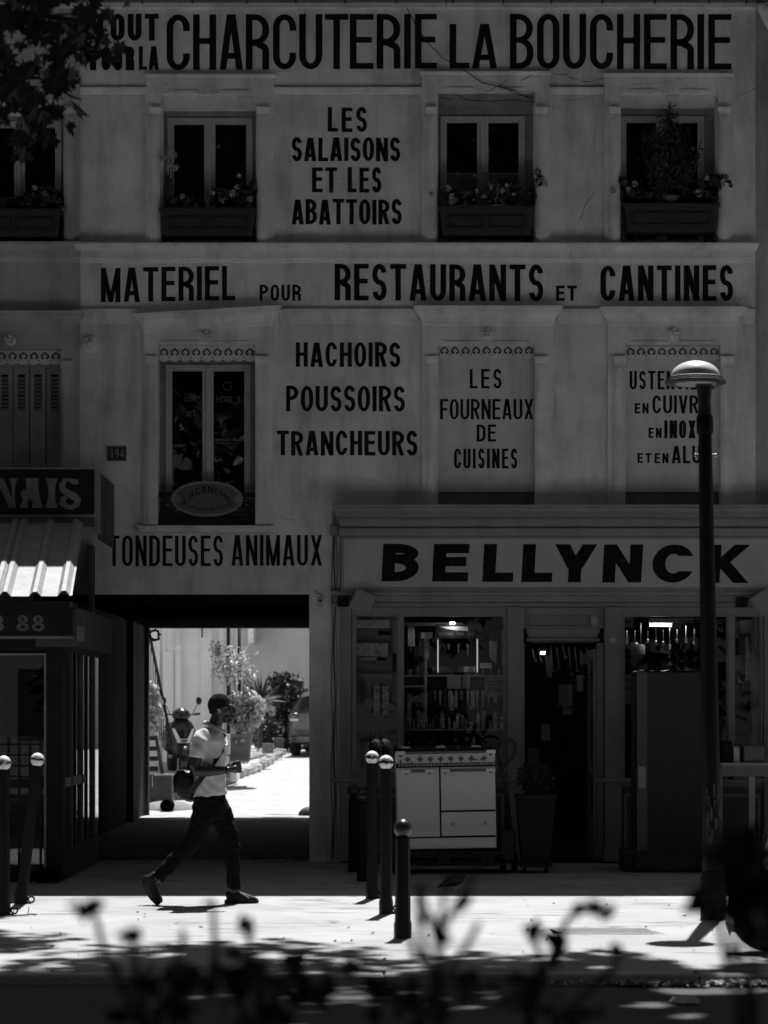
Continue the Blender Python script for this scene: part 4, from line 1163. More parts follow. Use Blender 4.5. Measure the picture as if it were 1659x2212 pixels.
MB2 = MB(); a, b = at(767, 1470, G1), at(846, 1455, G1); MB2.box(a.x, b.x, G1-.04, G1+.08, a.z, b.z)
tag(MB2.build('cardboard_box', M_grey, bevel=.003), 'long flat box lying across the narrow left display', 'box')
for i, (u0, u1) in enumerate(((789, 801), (807, 820), (826, 840))):
    packet(u0, u1, 1472, 1545, G1-i*.003, ['leftmost of three upright sleeved blades in the narrow left display', 'middle of three upright sleeved blades, the palest', 'rightmost of three upright sleeved blades beside the dial'][i], m=[M_grey, M_sleeve, M_sleeve][i])
sk = thing('hanging_scale', 'small round white dial scale with long hook handle', 'scale', at(843, 1537, G1))
c = at(843, 1528, G1); MB().lathe([(.040, .012), (.042, .0), (.038, -.006), (.001, -.007)], (c.x, c.y, c.z), 20, 'y').build('dial', M_paper, sk)
MB().tube([at(842, 1519, G1), at(842, 1500, G1), at(845, 1485, G1), at(843, 1478, G1)], .005, 6).build('hook', M_steel, sk)
MB().lathe([(.005, -.008), (.005, -.012)], (c.x, c.y, c.z), 8, 'y').build('pin', M_blk, sk)
for i, (u0, u1, v0, v1, g) in enumerate(((797, 811, 1572, 1640, M_blk), (819, 826, 1574, 1600, M_blk), (770, 779, 1555, 1577, M_paper), (815, 827, 1608, 1630, M_blk), (837, 850, 1612, 1640, M_blk), (806, 828, 1628, 1660, M_paper), (848, 857, 1350, 1400, M_grey), (848, 858, 1405, 1450, M_blk))):
    packet(u0, u1, v0, v1, G1+.02, ['long dark pouch low in the narrow left display', 'thin dark packet beside the long pouch', 'small pale ribbon card at the left edge of the pegboard', 'square dark packet low on the pegboard', 'dark pair of packets at lower right of the pegboard', 'plain pale card at the foot of the narrow left display', 'grey packet at the right edge of the narrow left display', 'dark packet under the grey one at the right edge'][i], m=g)
# main display
G2 = .35
def shelf(u0, u1, v, Y0, Y1, label):
    a, b = at(u0, v, Y0), at(u1, v, Y0)
    tag(MB().box(a.x, b.x, Y0, Y1, a.z-.018, a.z).build('shelf', M_grey, bevel=.003), label, 'shelf', 'display shelves in the main window')
shelf(872, 1090, 1575, .2, .75, 'lowest shelf of the main display window, just above the cooker')
shelf(872, 1090, 1458, .4, .8, 'upper shelf of the main display carrying jars and notices')
shelf(872, 918, 1481, .3, .6, 'short shelf at the left of the main display window')
MB3 = MB(); a, b = at(872, 1352, .8), at(1000, 1345, .8); MB3.box(a.x, b.x, .8, .83, a.z, b.z)
tag(MB3.build('hanging_rail', M_zinc), 'horizontal rail near the top of the main display window', 'rail')
packet(881, 896, 1354, 1396, G2, 'pale bagged utensil hanging at the left of the main display')
ro = thing('sharpening_steel', 'long pale sleeved steel hanging upright from a price card', 'tool', at(922, 1480, G2))
a, b = at(922, 1425, G2), at(922, 1376, G2); MB().loft([[(a.x-.022, G2, a.z), (a.x+.022, G2, a.z), (a.x+.022, G2+.02, a.z), (a.x-.022, G2+.02, a.z)], [(b.x-.03, G2, b.z), (b.x+.03, G2, b.z), (b.x+.03, G2+.02, b.z), (b.x-.03, G2+.02, b.z)]]).build('sleeve', M_grey, ro)
MB().tube([at(919, 1426, G2+.01), at(918, 1560, G2+.01)], .018, 10).build('shaft', M_grey, ro)
a, b = at(910, 1379, G2-.01), at(934, 1366, G2-.01); MB().box(a.x, b.x, G2-.012, G2-.008, a.z, b.z).build('price_card', M_paper, ro)
kn = thing('knife_signboard', 'dark signboard with a pale blade and the words COUTEAUX TOUR EIFFEL', 'sign', at(990, 1380, .28))
a, b = at(940, 1379, .28), at(1042, 1348, .28); MB().box(a.x, b.x, .28, .29, a.z, b.z).build('board', M_dark, kn)
mb = MB(); q = [(950, 1353.5), (1010, 1353.5), (1012, 1363), (985, 1361.5), (963, 1358.5)]; mb.loft([[at(u, v, .277-k) for u, v in q] for k in (0, .004)]); mb.build('painted_blade', M_grey, kn)
for tx, p, q in (('COUTEAUX', 948, 979), ('TOUR', 986, 1003), ('EIFFEL', 1009, 1030)):
    word(tx, p, q, 1366.5, 1373, .9, kn, y=-.004, Y=.28, mat_=mat('faded_print', .13, .7, .1, 10), name='print', gap=1.1)
mb = MB(); c = at(1068, 1352, .05); mb.lathe([(.10, .0), (.10, -.003), (.001, -.0035)], (c.x, c.y, c.z), 32, 'y')
rs = thing('round_emblem', 'round black emblem stuck high on the main display glass', 'sticker', (c.x, c.y, c.z-.1)); mb.build('disc', M_nearblack, rs)
mb = MB(); mb.add(*_strip([(c.x+.085*math.cos(t), c.z+.085*math.sin(t)) for t in np.linspace(0, 6.2832, 33)], [(c.x+.078*math.cos(t), c.z+.078*math.sin(t)) for t in np.linspace(0, 6.2832, 33)])); mb.v = [(p[0], .0455, p[1]) for p in mb.v]; mb.build('ring_print', mat('faded_print'.replace('faded', 'dim'), .05, .7), rs, fix=False)
knife(1063, 1432, 1066, 1372, 18, .3, 'broad cleaver-like blade hanging point down under the round emblem', frac=.8, blade=M_grey)
knife(1086, 1330, 1088, 1440, 6, .18, 'long pale blade leaning at the right edge of the main window', frac=.95, blade=M_blade)
tb = MB(); a, b = at(1037, 1444, .5), at(1062, 1432, .5); tb.box(a.x, b.x, .44, .56, a.z, b.z)
tag(tb.build('tin_box', mat('tin', .85, .25, .05, 10), bevel=.006), 'bright shiny tin box between the light strips', 'box')
for i, (u0, u1, v0, v1, tx) in enumerate(((966, 996, 1461, 1488, 'EN STOCK'), (999, 1015, 1461, 1487, None))):
    paper(u0, u1, v0, v1, .39, ['pale notice hung under the upper shelf of the main display', 'narrow pale notice beside it under the upper shelf'][i], m=M_grey)
paper(1047, 1090, 1462, 1505, .06, 'white notice on the glass reading VENTE D ARMES BLANCHES INTERDITE AUX MINEURS', [('VENTE', 1050, 1064, 1470, 1475, .9), ("D'ARMES", 1067, 1087, 1470, 1475, .9), ('BLANCHES', 1054, 1083, 1477, 1482, .9), ('INTERDITE', 1055, 1082, 1484, 1489, .9), ('AUX', 1051, 1059, 1490, 1495, .9), ('MINEURS', 1063, 1086, 1490, 1495, .9)], m=mat('notice_paper', .26, .8, .08, 20))
def bottle(u, v, h, w, Y, label, m, cap=M_blk, name='bottle'):
    t = thing(name, label, 'bottle', at(u, v, Y), 'bottles and jars on display'); c = at(u, v, Y); H = PL(h, Y); r = PL(w, Y)/2
    MB().lathe([(r*.95, 0), (r, .01), (r, H*.68), (r*.75, H*.8), (r*.4, H*.86), (r*.4, H*.9)], c, 14).build('body', m, t, smooth=True, angle=50)
    MB().lathe([(r*.48, H*.9), (r*.48, H), (r*.3, H*1.005)], c, 12).build('cap', cap, t)
    return t
bottle(976, 1535, 38, 11, .35, 'pale square bottle standing on the middle goods of the main display', M_paper, M_paper)
bottle(950, 1455, 14, 12, .6, 'small glass jar at the left of the upper shelf', M_grey, name='jar'); bottle(962, 1455, 18, 12, .62, 'taller glass jar on the upper shelf beside the light strip', M_grey, name='jar')
bottle(1000, 1572, 30, 9, .4, 'slim grey flask on the lowest shelf', M_grey); bottle(1033, 1572, 34, 9, .4, 'tall clear tumbler stack at the right of the lowest shelf', M_sleeve, M_sleeve)
bottle(1070, 1572, 40, 11, .45, 'boxy pepper mill at the right end of the lowest shelf', M_grey)
pa = thing('saucepan', 'dark saucepan hanging below the upper shelf between the strips', 'pan', at(1010, 1452, .55)); c = at(1008, 1447, .55)
MB().lathe([(.085, -.03), (.1, -.025), (.105, .035), (.1, .035), (.095, -.018), (.001, -.02)], c, 20).build('bowl', M_steel, pa, smooth=True, angle=40)
MB().tube([c+Vector((-.1, 0, .03)), c+Vector((-.2, -.02, .045)), c+Vector((-.25, -.02, .05))], .008, 6).build('handle', M_blk, pa)
for i, (u, v0, v1) in enumerate(((885, 1500, 1560), (900, 1495, 1565), (955, 1540, 1573), (942, 1540, 1573), (1018, 1525, 1573), (1045, 1530, 1573), (990, 1540, 1573))):
    packet(u-5, u+5, v0, v1, .42+.02*(i % 3), ['dim packet at the far left of the main display', 'second dim packet from the left in the main display', 'angled packet standing left of the pale bottle', 'dark packet leftmost on the lowest shelf', 'tall packet right of the pale bottle', 'packet standing beside the tumblers', 'short packet right under the pale notices'][i], m=[M_grey, M_blk, M_grey, M_blk, M_blk, M_grey, M_sleeve][i], header=(i % 2 == 0))
# rows of small goods that fill the shelves
ORD = ['first', 'second', 'third', 'fourth', 'fifth', 'sixth', 'seventh', 'eighth', 'ninth', 'tenth', 'eleventh', 'twelfth', 'thirteenth', 'fourteenth', 'fifteenth']
R = random.Random(77)
M_good = [mat('goods_pale', .6, .5, .3, 30), mat('goods_mid', .3, .5, .4, 30), mat('goods_dark', .05, .5, .4, 30), M_sleeve, M_steel]
def goods_row(n, u0, u1, v, hmin, hmax, Y, row, hang=False):
    for i in range(n):
        u = u0+(u1-u0)*(i+.5)/n+R.uniform(-2, 2); h = R.uniform(hmin, hmax); w = (u1-u0)/n*R.uniform(.45, .8); m = M_good[R.randrange(5)]
        lb = '%s item from the left, %s, main display' % (ORD[i], row); k = R.randrange(3)
        if hang:
            t = thing('hanging_good', lb, 'goods', at(u, v+h, Y), 'small goods in the main display'); a, b = at(u-w/2, v+h, Y), at(u+w/2, v+4, Y)
            if k == 0: MB().box(a.x, b.x, Y, Y+.012, a.z, b.z).build('pack', m, t, bevel=.003)
            else: MB().loft([[((a.x+b.x)/2+dx*.3, Y+dy, a.z) for dx, dy in ((-.01, 0), (.01, 0), (.01, .01), (-.01, .01))], [((a.x+b.x)/2+dx, Y+dy, b.z) for dx, dy in ((-.014, 0), (.014, 0), (.014, .012), (-.014, .012))]]).build('tool', m, t)
            c = at(u, v, Y); MB().tube([(c.x, Y, b.z), (c.x, Y, c.z)], .003, 5).build('hook', M_steel, t)
        elif k == 0:
            bottle(u, v, h, w*.8, Y, lb, m, M_good[R.randrange(5)])
        elif k == 1:
            t = thing('boxed_good', lb, 'goods', at(u, v, Y), 'small goods in the main display'); a, b = at(u-w/2, v, Y), at(u+w/2, v-h, Y)
            MB().box(a.x, b.x, Y, Y+.08, a.z+.001, b.z).build('box', m, t, bevel=.003); MB().box(a.x+.004, b.x-.004, Y-.002, Y-.0005, a.z+(b.z-a.z)*.55, a.z+(b.z-a.z)*.8).build('label', M_good[R.randrange(3)], t)
        else:
            t = thing('tumbler', lb, 'goods', at(u, v, Y), 'small goods in the main display'); c = at(u, v, Y); r = PL(w, Y)*.42; H = PL(h*.7, Y)
            MB().lathe([(r*.7, 0), (r, H), (r*.93, H), (r*.62, .008)], c, 14).build('cup', m, t, smooth=True, angle=40)
goods_row(11, 950, 1088, 1574, 16, 34, .32, 'row on lowest shelf')
goods_row(10, 876, 940, 1573, 14, 30, .5, 'left end of lowest shelf')
goods_row(12, 876, 1086, 1457, 8, 20, .62, 'row on upper shelf')
goods_row(13, 932, 1086, 1488, 22, 46, .46, 'hanging under upper shelf', True)
goods_row(8, 876, 1042, 1388, 14, 34, .55, 'hanging below top rail', True)
goods_row(12, 876, 1086, 1636, 20, 44, .3, 'row behind the cooker')
# right display
paper(1347, 1368, 1334, 1354, .04, 'pale card reading NOVY at the top left of the right display window', [('NOVY', 1351, 1365, 1341, 1345, 1.1)], m=mat('notice_paper2', .16, .8, .08, 20))
paper(1455, 1500, 1334, 1346, .04, 'pale strip reading LIEBHERR at the top of the right display window', [('LIEBHERR', 1457, 1497, 1340, 1345, 1.2)], m=mat('notice_paper2', .16))
ag = thing('window_lettering', 'white lettering ending agréé and le on the right display glass', 'lettering', at(1545, 1370, .0))
M_wl = mat('window_white', .28, .6, .1, 10)
font_text('Dépôt agréé', .075, at(1540, 1341, .0)+Vector((0,-.012,0)), (math.radians(90), 0, 0), M_wl, ag)
font_text('le', .12, at(1554, 1358, .0)+Vector((0,-.012,0)), (math.radians(90), 0, 0), M_wl, ag)
for i, (u, v0, v1, k) in enumerate(((1354, 1362, 1388, 'bare'), (1371, 1362, 1402, 'round'), (1384, 1345, 1412, 'jar'), (1399, 1362, 1385, 'small'), (1417, 1355, 1388, 'small'), (1433, 1360, 1390, 'small'), (1447, 1355, 1400, 'bare'), (1463, 1360, 1385, 'small'), (1482, 1352, 1386, 'bare'), (1500, 1358, 1390, 'small'))):
    t = thing('hanging_utensil', ['plain rod utensil hanging leftmost in the right display', 'ladle with a round bowl hanging second in the right display', 'utensil with a patterned pale cup hanging third in the right display', 'short utensil hanging fourth from the left in the right display', 'utensil hanging just under the lit tube', 'utensil hanging at the right end of the lit tube', 'long rod hanging sixth in the right display', 'short utensil hanging below the appliance strip', 'rod hanging under the right end of the appliance strip', 'utensil hanging nearest the lamp post'][i], 'utensil', at(u, v1, .5), 'utensils hanging in the right display')
    MB().tube([at(u, v0, .5), at(u, v1-(18 if k in ('round', 'jar') else 0), .5)], .0075, 6).build('rod', M_steel, t)
    c = at(u, v1-9, .5)
    if k == 'round': MB().ball(c, .045, 14, 8, (1, .5, .9)).build('bowl', M_steel, t, smooth=True)
    elif k == 'jar': MB().lathe([(.035, -.06), (.048, -.05), (.052, .03), (.045, .05), (.03, .055)], c, 14).build('cup', mat('patterned_cup', .45, .4, .6, 45), t, smooth=True, angle=50)
    elif k == 'small': MB().ball(at(u, v1, .5), .02, 10, 6, (1, .6, 1.6)).build('tip', M_steel, t, smooth=True)
    else: MB().box(c.x-.012, c.x+.012, .49, .5, c.z-.06, c.z).build('tag', M_grey, t)
paper(1345, 1400, 1457, 1520, .12, 'grey poster partly hidden behind the tall carton', [('OFFRE', 1350, 1374, 1466, 1472, 1.1), ('POUR', 1350, 1372, 1484, 1490, 1.1)], m=M_grey)
# narrow right display
paper(1598, 1623, 1339, 1366, .2, 'large pale price sheet high in the narrow right display', m=M_paper)
paper(1587, 1598, 1342, 1362, .22, 'crumpled pale bag tag beside the price sheet', m=M_grey)
knife(1617, 1372, 1616, 1520, 13, .2, 'giant bright display knife standing upright in the narrow right display', frac=.66, blade=M_blade)
knife(1596, 1458, 1622, 1552, 10, .26, 'long dark handled knife leaning diagonally below the giant one', frac=.18)
packet(1586, 1596, 1372, 1415, .3, 'dark strap hanging at the left of the narrow right display', m=M_blk)
packet(1604, 1612, 1408, 1424, .3, 'small dark packet in the middle of the narrow right pegboard', m=M_blk)
paper(1586, 1605, 1432, 1446, .26, 'handwritten price tag tilted on the narrow right pegboard', m=M_grey)
mb = MB(); c = at(1602, 1566, .25); mb.lathe([(.13, 0), (.135, -.012), (.12, -.02), (.001, -.024)], c, 28, 'y'); tag(mb.build('saw_disc', M_blk), 'large dark round disc at the bottom of the narrow right display', 'disc')
# dim stock inside the doorway
R = random.Random(5)
for i in range(14):
    u = 1140+i*9.6; v = 1410+R.random()*330; Y = 1.5+R.random()*3; w = 8+R.random()*22; h = 12+R.random()*40
    a, b = at(u, v+h, Y), at(u+w, v, Y)
    tag(MB().box(a.x, b.x, Y, Y+.15, a.z, b.z).build('stock_box', [M_grey, M_card, M_dark, M_shop][i % 4], bevel=.004), '%s dim stock box from the left inside the dark doorway' % ORD[i], 'box', 'boxed stock inside the doorway')
for i in range(10):
    u = 1150+i*13; a = at(u, 1395+R.random()*10, 1.2); l = .12+R.random()*.2
    t = thing('hanging_ladle', '%s steel utensil from the left hung inside the dark doorway' % ORD[i], 'utensil', a-Vector((0,0,l)), 'utensils hung inside the doorway')
    MB().tube([a, a+Vector((.03, 0, -l))], .006, 6).build('rod', M_steel, t)
    MB().ball(a+Vector((.032, 0, -l)), .022, 8, 6).build('tip', M_steel, t, smooth=True)
# tilted outdoor speakers / floodlights on the fascia
def flood(u, v, Y, label, ang):
    t = thing('floodlight', label, 'lamp', at(u, v, Y), 'panel lights on the shop fascia')
    c = at(u, v, Y); d = Vector((math.cos(ang), 0, math.sin(ang))); n = Vector((-d.z, 0, d.x))
    MB().obox(c, d*.23, Vector((.0, .04, .0)), n*.24).build('housing', M_fascia, t, bevel=.01)
    MB().obox(c+Vector((0, -.024, 0)), d*.2, Vector((0, .006, 0)), n*.21).build('lens', mat('dull_lens', .26, .35, .05, 4), t)
    MB().tube([c+Vector((-.1, .1, .0)), c+Vector((-.13, .06, .05)), c+Vector((-.19, .12, .04)), c+Vector((-.2, .2, .0))], .012, 6).build('bracket', M_iron, t)
    MB().box(c.x-.27, c.x-.15, -.075-.06, -.076, c.z-.04, c.z+.06).build('mount', M_dark, t)
flood(783, 1300, -.28, 'tilted square panel light on the fascia above the narrow left window', math.radians(-24))
flood(1650, 1302, -.28, 'tilted square panel light on the fascia at the right picture edge', math.radians(34))
# ------------------------------------------------------------------ glazed restaurant terrace at the left edge
ter = thing('restaurant_terrace', 'dark glazed restaurant terrace with lettered sign and corrugated roof at left edge', 'terrace', (-5, -1.5, 0))
TX = -3.05; TY = -3.0
M_ter = mat('terrace_paint', .012, .6, .3, 6, .1, 30, spec=.2)
M_tboard = mat('terrace_board', .06, .7, .5, 4, .4, 9, streak=(6, 6, .5))
M_bead = mat('pale_beading', .20, .6, .3, 8)
# sign box with slab-serif letters
SY = -1.6; XR = PX(207, SY)
MB().box(-9, XR, SY, -.03, PZ(1112, SY), PZ(1014, SY)).build('sign_box', mat('sign_glass', .012, .25, .2, 4), ter)
mb = MB(); mb.box(-9, XR+.012, SY-.03, SY+.05, PZ(1014, SY), PZ(1010.5, SY)); mb.box(-9, XR+.012, SY-.03, SY+.05, PZ(1117, SY), PZ(1112, SY)); mb.box(XR-.012, XR+.012, SY-.03, SY+.05, PZ(1112, SY), PZ(1014, SY))
mb.build('sign_frame', M_bead, ter)
for y0, y1, m in ((SY+.06, SY+.32, M_bead), (SY+.34, SY+.75, M_tboard), (SY+.77, -.05, M_tboard)):
    MB().box(XR-.02, XR+.006+random.uniform(0, .01), y0, y1, PZ(1160 if m is not M_bead else 1150, SY), PZ(1016, SY)).build('side_board', m, ter)
M_nais = mat('sign_letter', .20, .5, .3, 9)
def poly_letter(polys, nm):
    mb = MB()
    for i, p in enumerate(polys):
        mb.add([(PX(u, SY), SY-.004-.0006*i, PZ(v, SY)) for u, v in p], [tuple(range(len(p)))])
    o = mb.build('sign_letter', M_nais, ter, fix=False); o['label'] = 'pale letter ' + nm + ' of the sign'
def curve_pts(*a): return list(a)
T_, B_ = 1033, 1097
poly_letter([[(-12, T_), (8, T_), (20, 1062), (26, 1077), (26, 1062), (25, 1050), (20, T_), (38, T_), (34, 1045), (32, 1062), (33, 1085), (35, B_), (16, B_), (18, 1092), (4, 1062), (-4, 1048)], [(-26, T_), (-5, T_), (-9, 1046), (-10, 1064), (-9, 1084), (-4, B_), (-26, B_), (-21, 1084), (-20, 1062), (-21, 1046)]], 'N')
poly_letter([[(55, T_), (83, T_), (82, 1045), (84, 1062), (88, 1080), (93, B_), (69, B_), (71, 1085), (70, 1080), (62, 1080), (58, 1088), (62, B_), (42, B_), (48, 1085), (52, 1072), (57, 1050)], [(44, 1066), (50, 1058), (57, 1059), (61, 1068), (57, 1077), (48, 1078)]], 'A')
poly_letter([[(98, T_), (125, T_), (120, 1048), (119, 1062), (120, 1082), (125, B_), (98, B_), (103, 1082), (105, 1062), (103, 1046)]], 'I')
sp = [(_a[0], _a[1]) for _a in []]
mb = MB(); path = [(169, 1040), (160, 1041), (150, 1036), (140, 1038), (134, 1048), (136, 1058), (148, 1066), (160, 1072), (168, 1080), (166, 1090), (156, 1096), (144, 1095), (135, 1087), (136, 1078), (144, 1074)]
wd = [10, 11, 7, 9, 12, 13, 14, 15, 14, 12, 9, 9, 12, 12, 8]
L = []; Rr = []
for i, p in enumerate(path):
    a = path[max(0, i-1)]; b = path[min(len(path)-1, i+1)]; dx, dy = b[0]-a[0], b[1]-a[1]; l = math.hypot(dx, dy); w = wd[i]*.55
    L.append((p[0]-dy/l*w, p[1]+dx/l*w)); Rr.append((p[0]+dy/l*w, p[1]-dx/l*w))
n = len(L); mb.add([(PX(u, SY), SY-.004-.0004*(i % 3), PZ(v, SY)) for i, (u, v) in enumerate(L+Rr)], [(i, i+1, n+i+1, n+i) for i in range(n-1)])
mb.build('sign_letter', M_nais, ter, fix=False)['label'] = 'pale letter S of the sign'
# corrugated metal roof sheet
AT = (-1.66, 3.52); AB = (-4.3, 2.655); RX = (-3.02, -2.80)
M_awn = mat('roof_sheet', .25, .55, .2, 5, .1, 30, stain=.25)
mb = MB(); prof = []
ribs = [-.075, -.33, -.60, -.685, -.94, -1.19, -1.44, -1.7, -1.95, -2.2, -2.6, -3.2, -3.6, -4, -4.4]
pts = [(0.0, 0)]
for r in ribs: pts += [(r+.055, 0), (r+.018, .042), (r-.018, .042), (r-.055, 0)]
pts.append((-4.9, 0))
dn = Vector((0, AB[0]-AT[0], AB[1]-AT[1])); nl = Vector((0, -dn.z, dn.y)).normalized(); nl = nl if nl.z > 0 else -nl
R = random.Random(2); secs = []
for k, f in enumerate((0, .33, .66, .95, 1.0)):
    row = []
    for j, (x, hgt) in enumerate(pts):
        e = 0
        if f == 1.0: e = R.uniform(-.012, .012) + (R.uniform(.02, .05) if j < 4 else 0)
        base = Vector((RX[0]+(RX[1]-RX[0])*f + x, AT[0], AT[1])) + dn*(f-e*.3) + nl*hgt
        row.append(base)
    secs.append(row)
mb.loft(secs, cap=False, close=False)
top = len(mb.v)
mb.add([Vector(p)-nl*.006 for s in secs for p in s], [tuple(reversed(f)) for f in list(mb.f)])
mb.build('roof_sheet', M_awn, ter, fix=False)
MB().box(-9, -2.90, -3.7, -3.05, 2.59, 2.64).build('roof_edge_beam', M_ter, ter)
# fascia with telephone digits
FY = -3.15
MB().box(-9, PX(155, FY), FY, TY+.2, PZ(1374, FY), PZ(1316, FY)).build('fascia', mat('fascia_glass', .014, .3, .2, 5), ter)
MB().box(-9, PX(155, FY)+.01, FY-.02, FY+.03, PZ(1380, FY), PZ(1374, FY)).build('fascia_moulding', M_bead, ter)
MB().box(-9, PX(155, FY)+.01, FY-.02, FY+.03, PZ(1318, FY), PZ(1314, FY)).build('fascia_moulding', M_ter, ter)
M_dig = mat('digit_paint', .12, .6, .3, 9)
for ch, a, b in (('3', -16, 8), ('8', 36, 62), ('8', 69, 96)):
    word(ch, a, b, 1329, 1364, 7.5, ter, y=-.004, Y=FY, mat_=M_dig, name='digit', th=6)
MB().box(TX-.25, PX(188, -2.2), FY+.06, -.03, PZ(1400, -2.6), PZ(1316, -2.6)).build('side_fascia', M_tboard, ter)
MB().box(PX(188, -2.2), PX(188, -2.2)+.012, -3.0, -2.5, PZ(1385, -2.8), PZ(1352, -2.8)).build('torn_label', M_bead, ter)
# front: big dark post, glazing with pale bead, mesh panel
MB().box(PX(100, TY), TX, TY, TY+.15, 0.03, 2.45).build('corner_post', M_ter, ter, bevel=.006)
MB().box(-9, PX(100, TY)-.001, TY+.02, TY+.14, 2.17, 2.45).build('front_header', M_ter, ter)
MB().box(-9, PX(100, TY)-.001, TY+.02, TY+.14, 0.0, .08).build('front_plinth', M_ter, ter)
fz0, fz1 = PZ(1905, TY)+.09, PZ(1411, TY)
MB().box(PX(95.5, TY), PX(100, TY)-.001, TY-.012, TY+.02, fz0, fz1).build('pale_bead', M_bead, ter)
MB().box(-9, PX(95.5, TY), TY-.012, TY+.02, fz1-.022, fz1).build('pale_bead', M_bead, ter)
MB().box(-9, PX(95.5, TY)-.001, TY+.06, TY+.066, .08, fz1-.023).build('front_pane', M_glass, ter)
MB().box(-9, PX(95.5, TY)-.001, TY+.2, TY+.21, .08, PZ(1590, TY)).build('lower_panel', mat('lower_panel', .13, .7, .2, 6), ter)
for i in range(5):
    x = PX(86-i*23.2, TY); MB().box(x-.009, x+.009, TY+.03, TY+.045, .1, PZ(1592, TY)).build('mesh_bar', M_iron, ter)
for i in range(9):
    z = PZ(1608+i*23.2, TY)
    if z > .1: MB().box(-4.2, PX(95.5, TY)-.002, TY+.046, TY+.058, z-.009, z+.009).build('mesh_bar', M_iron, ter)
# right-hand side, glazed with narrow bars
for i, y in enumerate((-2.80, -2.42, -2.05, -1.62, -1.15, -.62)):
    MB().box(TX-.05, TX+(.012 if i % 2 else 0), y, y+.07, .3, 2.2).build('side_mullion', M_tboard if i % 2 else M_ter, ter, bevel=.004)
MB().box(TX-.03, TX+.004, -2.84, -1.3, .90, .985).build('side_rail', M_bead, ter)
MB().box(TX-.04, TX, TY+.15, -.03, .03, .3).build('side_plinth', M_ter, ter); MB().box(TX-.04, TX+.002, TY+.15, -.03, 2.2, 2.42).build('side_header', M_tboard, ter)
MB().box(TX-.022, TX-.016, TY+.16, -.03, .3, 2.2).build('side_pane', M_glass, ter)
MB().box(TX-.1, PX(206)+.0, -.25, -.02, .0, PZ(1180)).build('end_board', M_tboard, ter, bevel=.006)
MB().box(-9, TX-.3, -.3, -.25, .05, 2.6).build('inner_wall', M_nearblack, ter); MB().box(-9, TX-.05, TY+.2, -.3, 2.5, 2.56).build('inner_ceiling', M_nearblack, ter)
# dim seats inside
for i, x in enumerate((-3.45, -3.95)):
    t = thing('terrace_chair', ['woven chair back nearest the terrace corner, seen through the glass', 'woven chair back at the picture edge, seen through the terrace glass'][i], 'chair', (x, -1.9, 0.08), 'chairs inside the terrace')
    MB().box(x-.2, x+.2, -2.05, -1.65, .42, .47).build('seat', M_grey, t); MB().box(x-.2, x+.2, -1.68, -1.65, .5, .95+.1*i).build('backrest', M_grey, t)
    for dx in (-.17, .17):
        for yy in (-2.02, -1.68): MB().box(x+dx-.015, x+dx+.015, yy-.015, yy+.015, .08, .42).build('leg', M_iron, t)
bg = MB(); c = Vector((PX(72, -2.9), -2.75, .02)); bg.ball((c.x+.12, c.y-.42, c.z+.05), .09, 12, 8, (1.2, .8, .8)); bg.ball((c.x+.24, c.y-.42, c.z+.04), .07, 12, 8, (1.3, .8, .8)); bg.ball((c.x+.18, c.y-.4, c.z+.09), .05, 10, 6)
tag(bg.build('rubbish_sack', M_nearblack, smooth=True), 'dark lumpy sack lying at the foot of the terrace corner', 'sack')
mk = MB(); c = Vector((-3.66, .35, 0)); mk.tube([(PX(212, 1), 1.0, .02), (PX(212, 1), 1.0, 1.1)], .03, 8); mk.box(PX(209, 1), PX(216, 1), .98, 1.0, 1.03, 1.12)
tag(mk.build('marker_post', M_dark), 'thin dark marker post with a pale tip just inside the passage', 'post')

# ------------------------------------------------------------------ bollards
def bollard(label, X, Y, h, white=True, lean=0.0, r=.045, lug=True, group='bollards along the pavement'):
    t = thing('bollard', label, 'bollard', (0, 0, 0), group)
    rb = .059 if white else .066
    hs = h-2*rb+.02
    m = MB(); m.lathe([(r*1.22, 0), (r*1.22, .10), (r*1.08, .13), (r*1.05, hs*.55), (r, hs-.06), (r, hs-.03), (r*.8, hs-.02), (r*.62, hs)], (0, 0, 0), 8)
    m.build('shaft', M_bollard, t, smooth=True, angle=30)
    m = MB(); m.ball((0, 0, h-rb), rb, 20, 14); m.lathe([(r*.7, hs-.03), (r*.62, hs+.02)], (0, 0, 0), 14)
    m.build('ball', M_ballwhite if white else mat('dark_ball', .05, .3, .3, 14, metal=.6), t, smooth=True)
    if white:
        R = random.Random(label); m = MB()
        for k in range(22):
            a = 2*math.pi*k/22; z = h-rb+.004+R.uniform(-.006, .006); hh = R.uniform(.006, .016)
            if R.random() < .15: continue
            b = 2*math.pi*(k+1)/22; q = rb*1.004
            m.add([(q*math.cos(a), q*math.sin(a), z-hh), (q*math.cos(b), q*math.sin(b), z-hh), (q*math.cos(b), q*math.sin(b), z+hh*.6), (q*math.cos(a), q*math.sin(a), z+hh*.6)], [(0, 1, 2, 3)])
        m.build('reflection_band', M_nearblack, t, fix=False)  # ragged black band painted round the ball as its dark reflection
    if lug:
        m = MB(); pts = [(r*1.2+.03+.025*math.cos(a), 0, .045+.025*math.sin(a)) for a in np.linspace(0, 2*math.pi, 13)]
        m.tube(pts, .008, 6, cap=False); m.box(r*1.1, r*1.2+.03, -.015, .015, .0, .02); m.build('chain_lug', M_iron, t, smooth=True, angle=40)
    t.location = (X, Y, 0); t.rotation_euler = (0, lean, 0)
    return t
def bpos(u, v): Y = ground_y(v); return PX(u, Y), Y
x, y = bpos(8, 1979); bollard('white topped bollard at the very left edge with a lug at its foot', x, y, 1.27)
x, y = bpos(45, 1952); bollard('leaning white topped bollard before the terrace glass', x, y, 1.28, lean=.115)
x, y = bpos(804, 1941); bollard('white topped bollard with a flaking ball, left of the pair by the cooker', x, y, 1.28, r=.046)
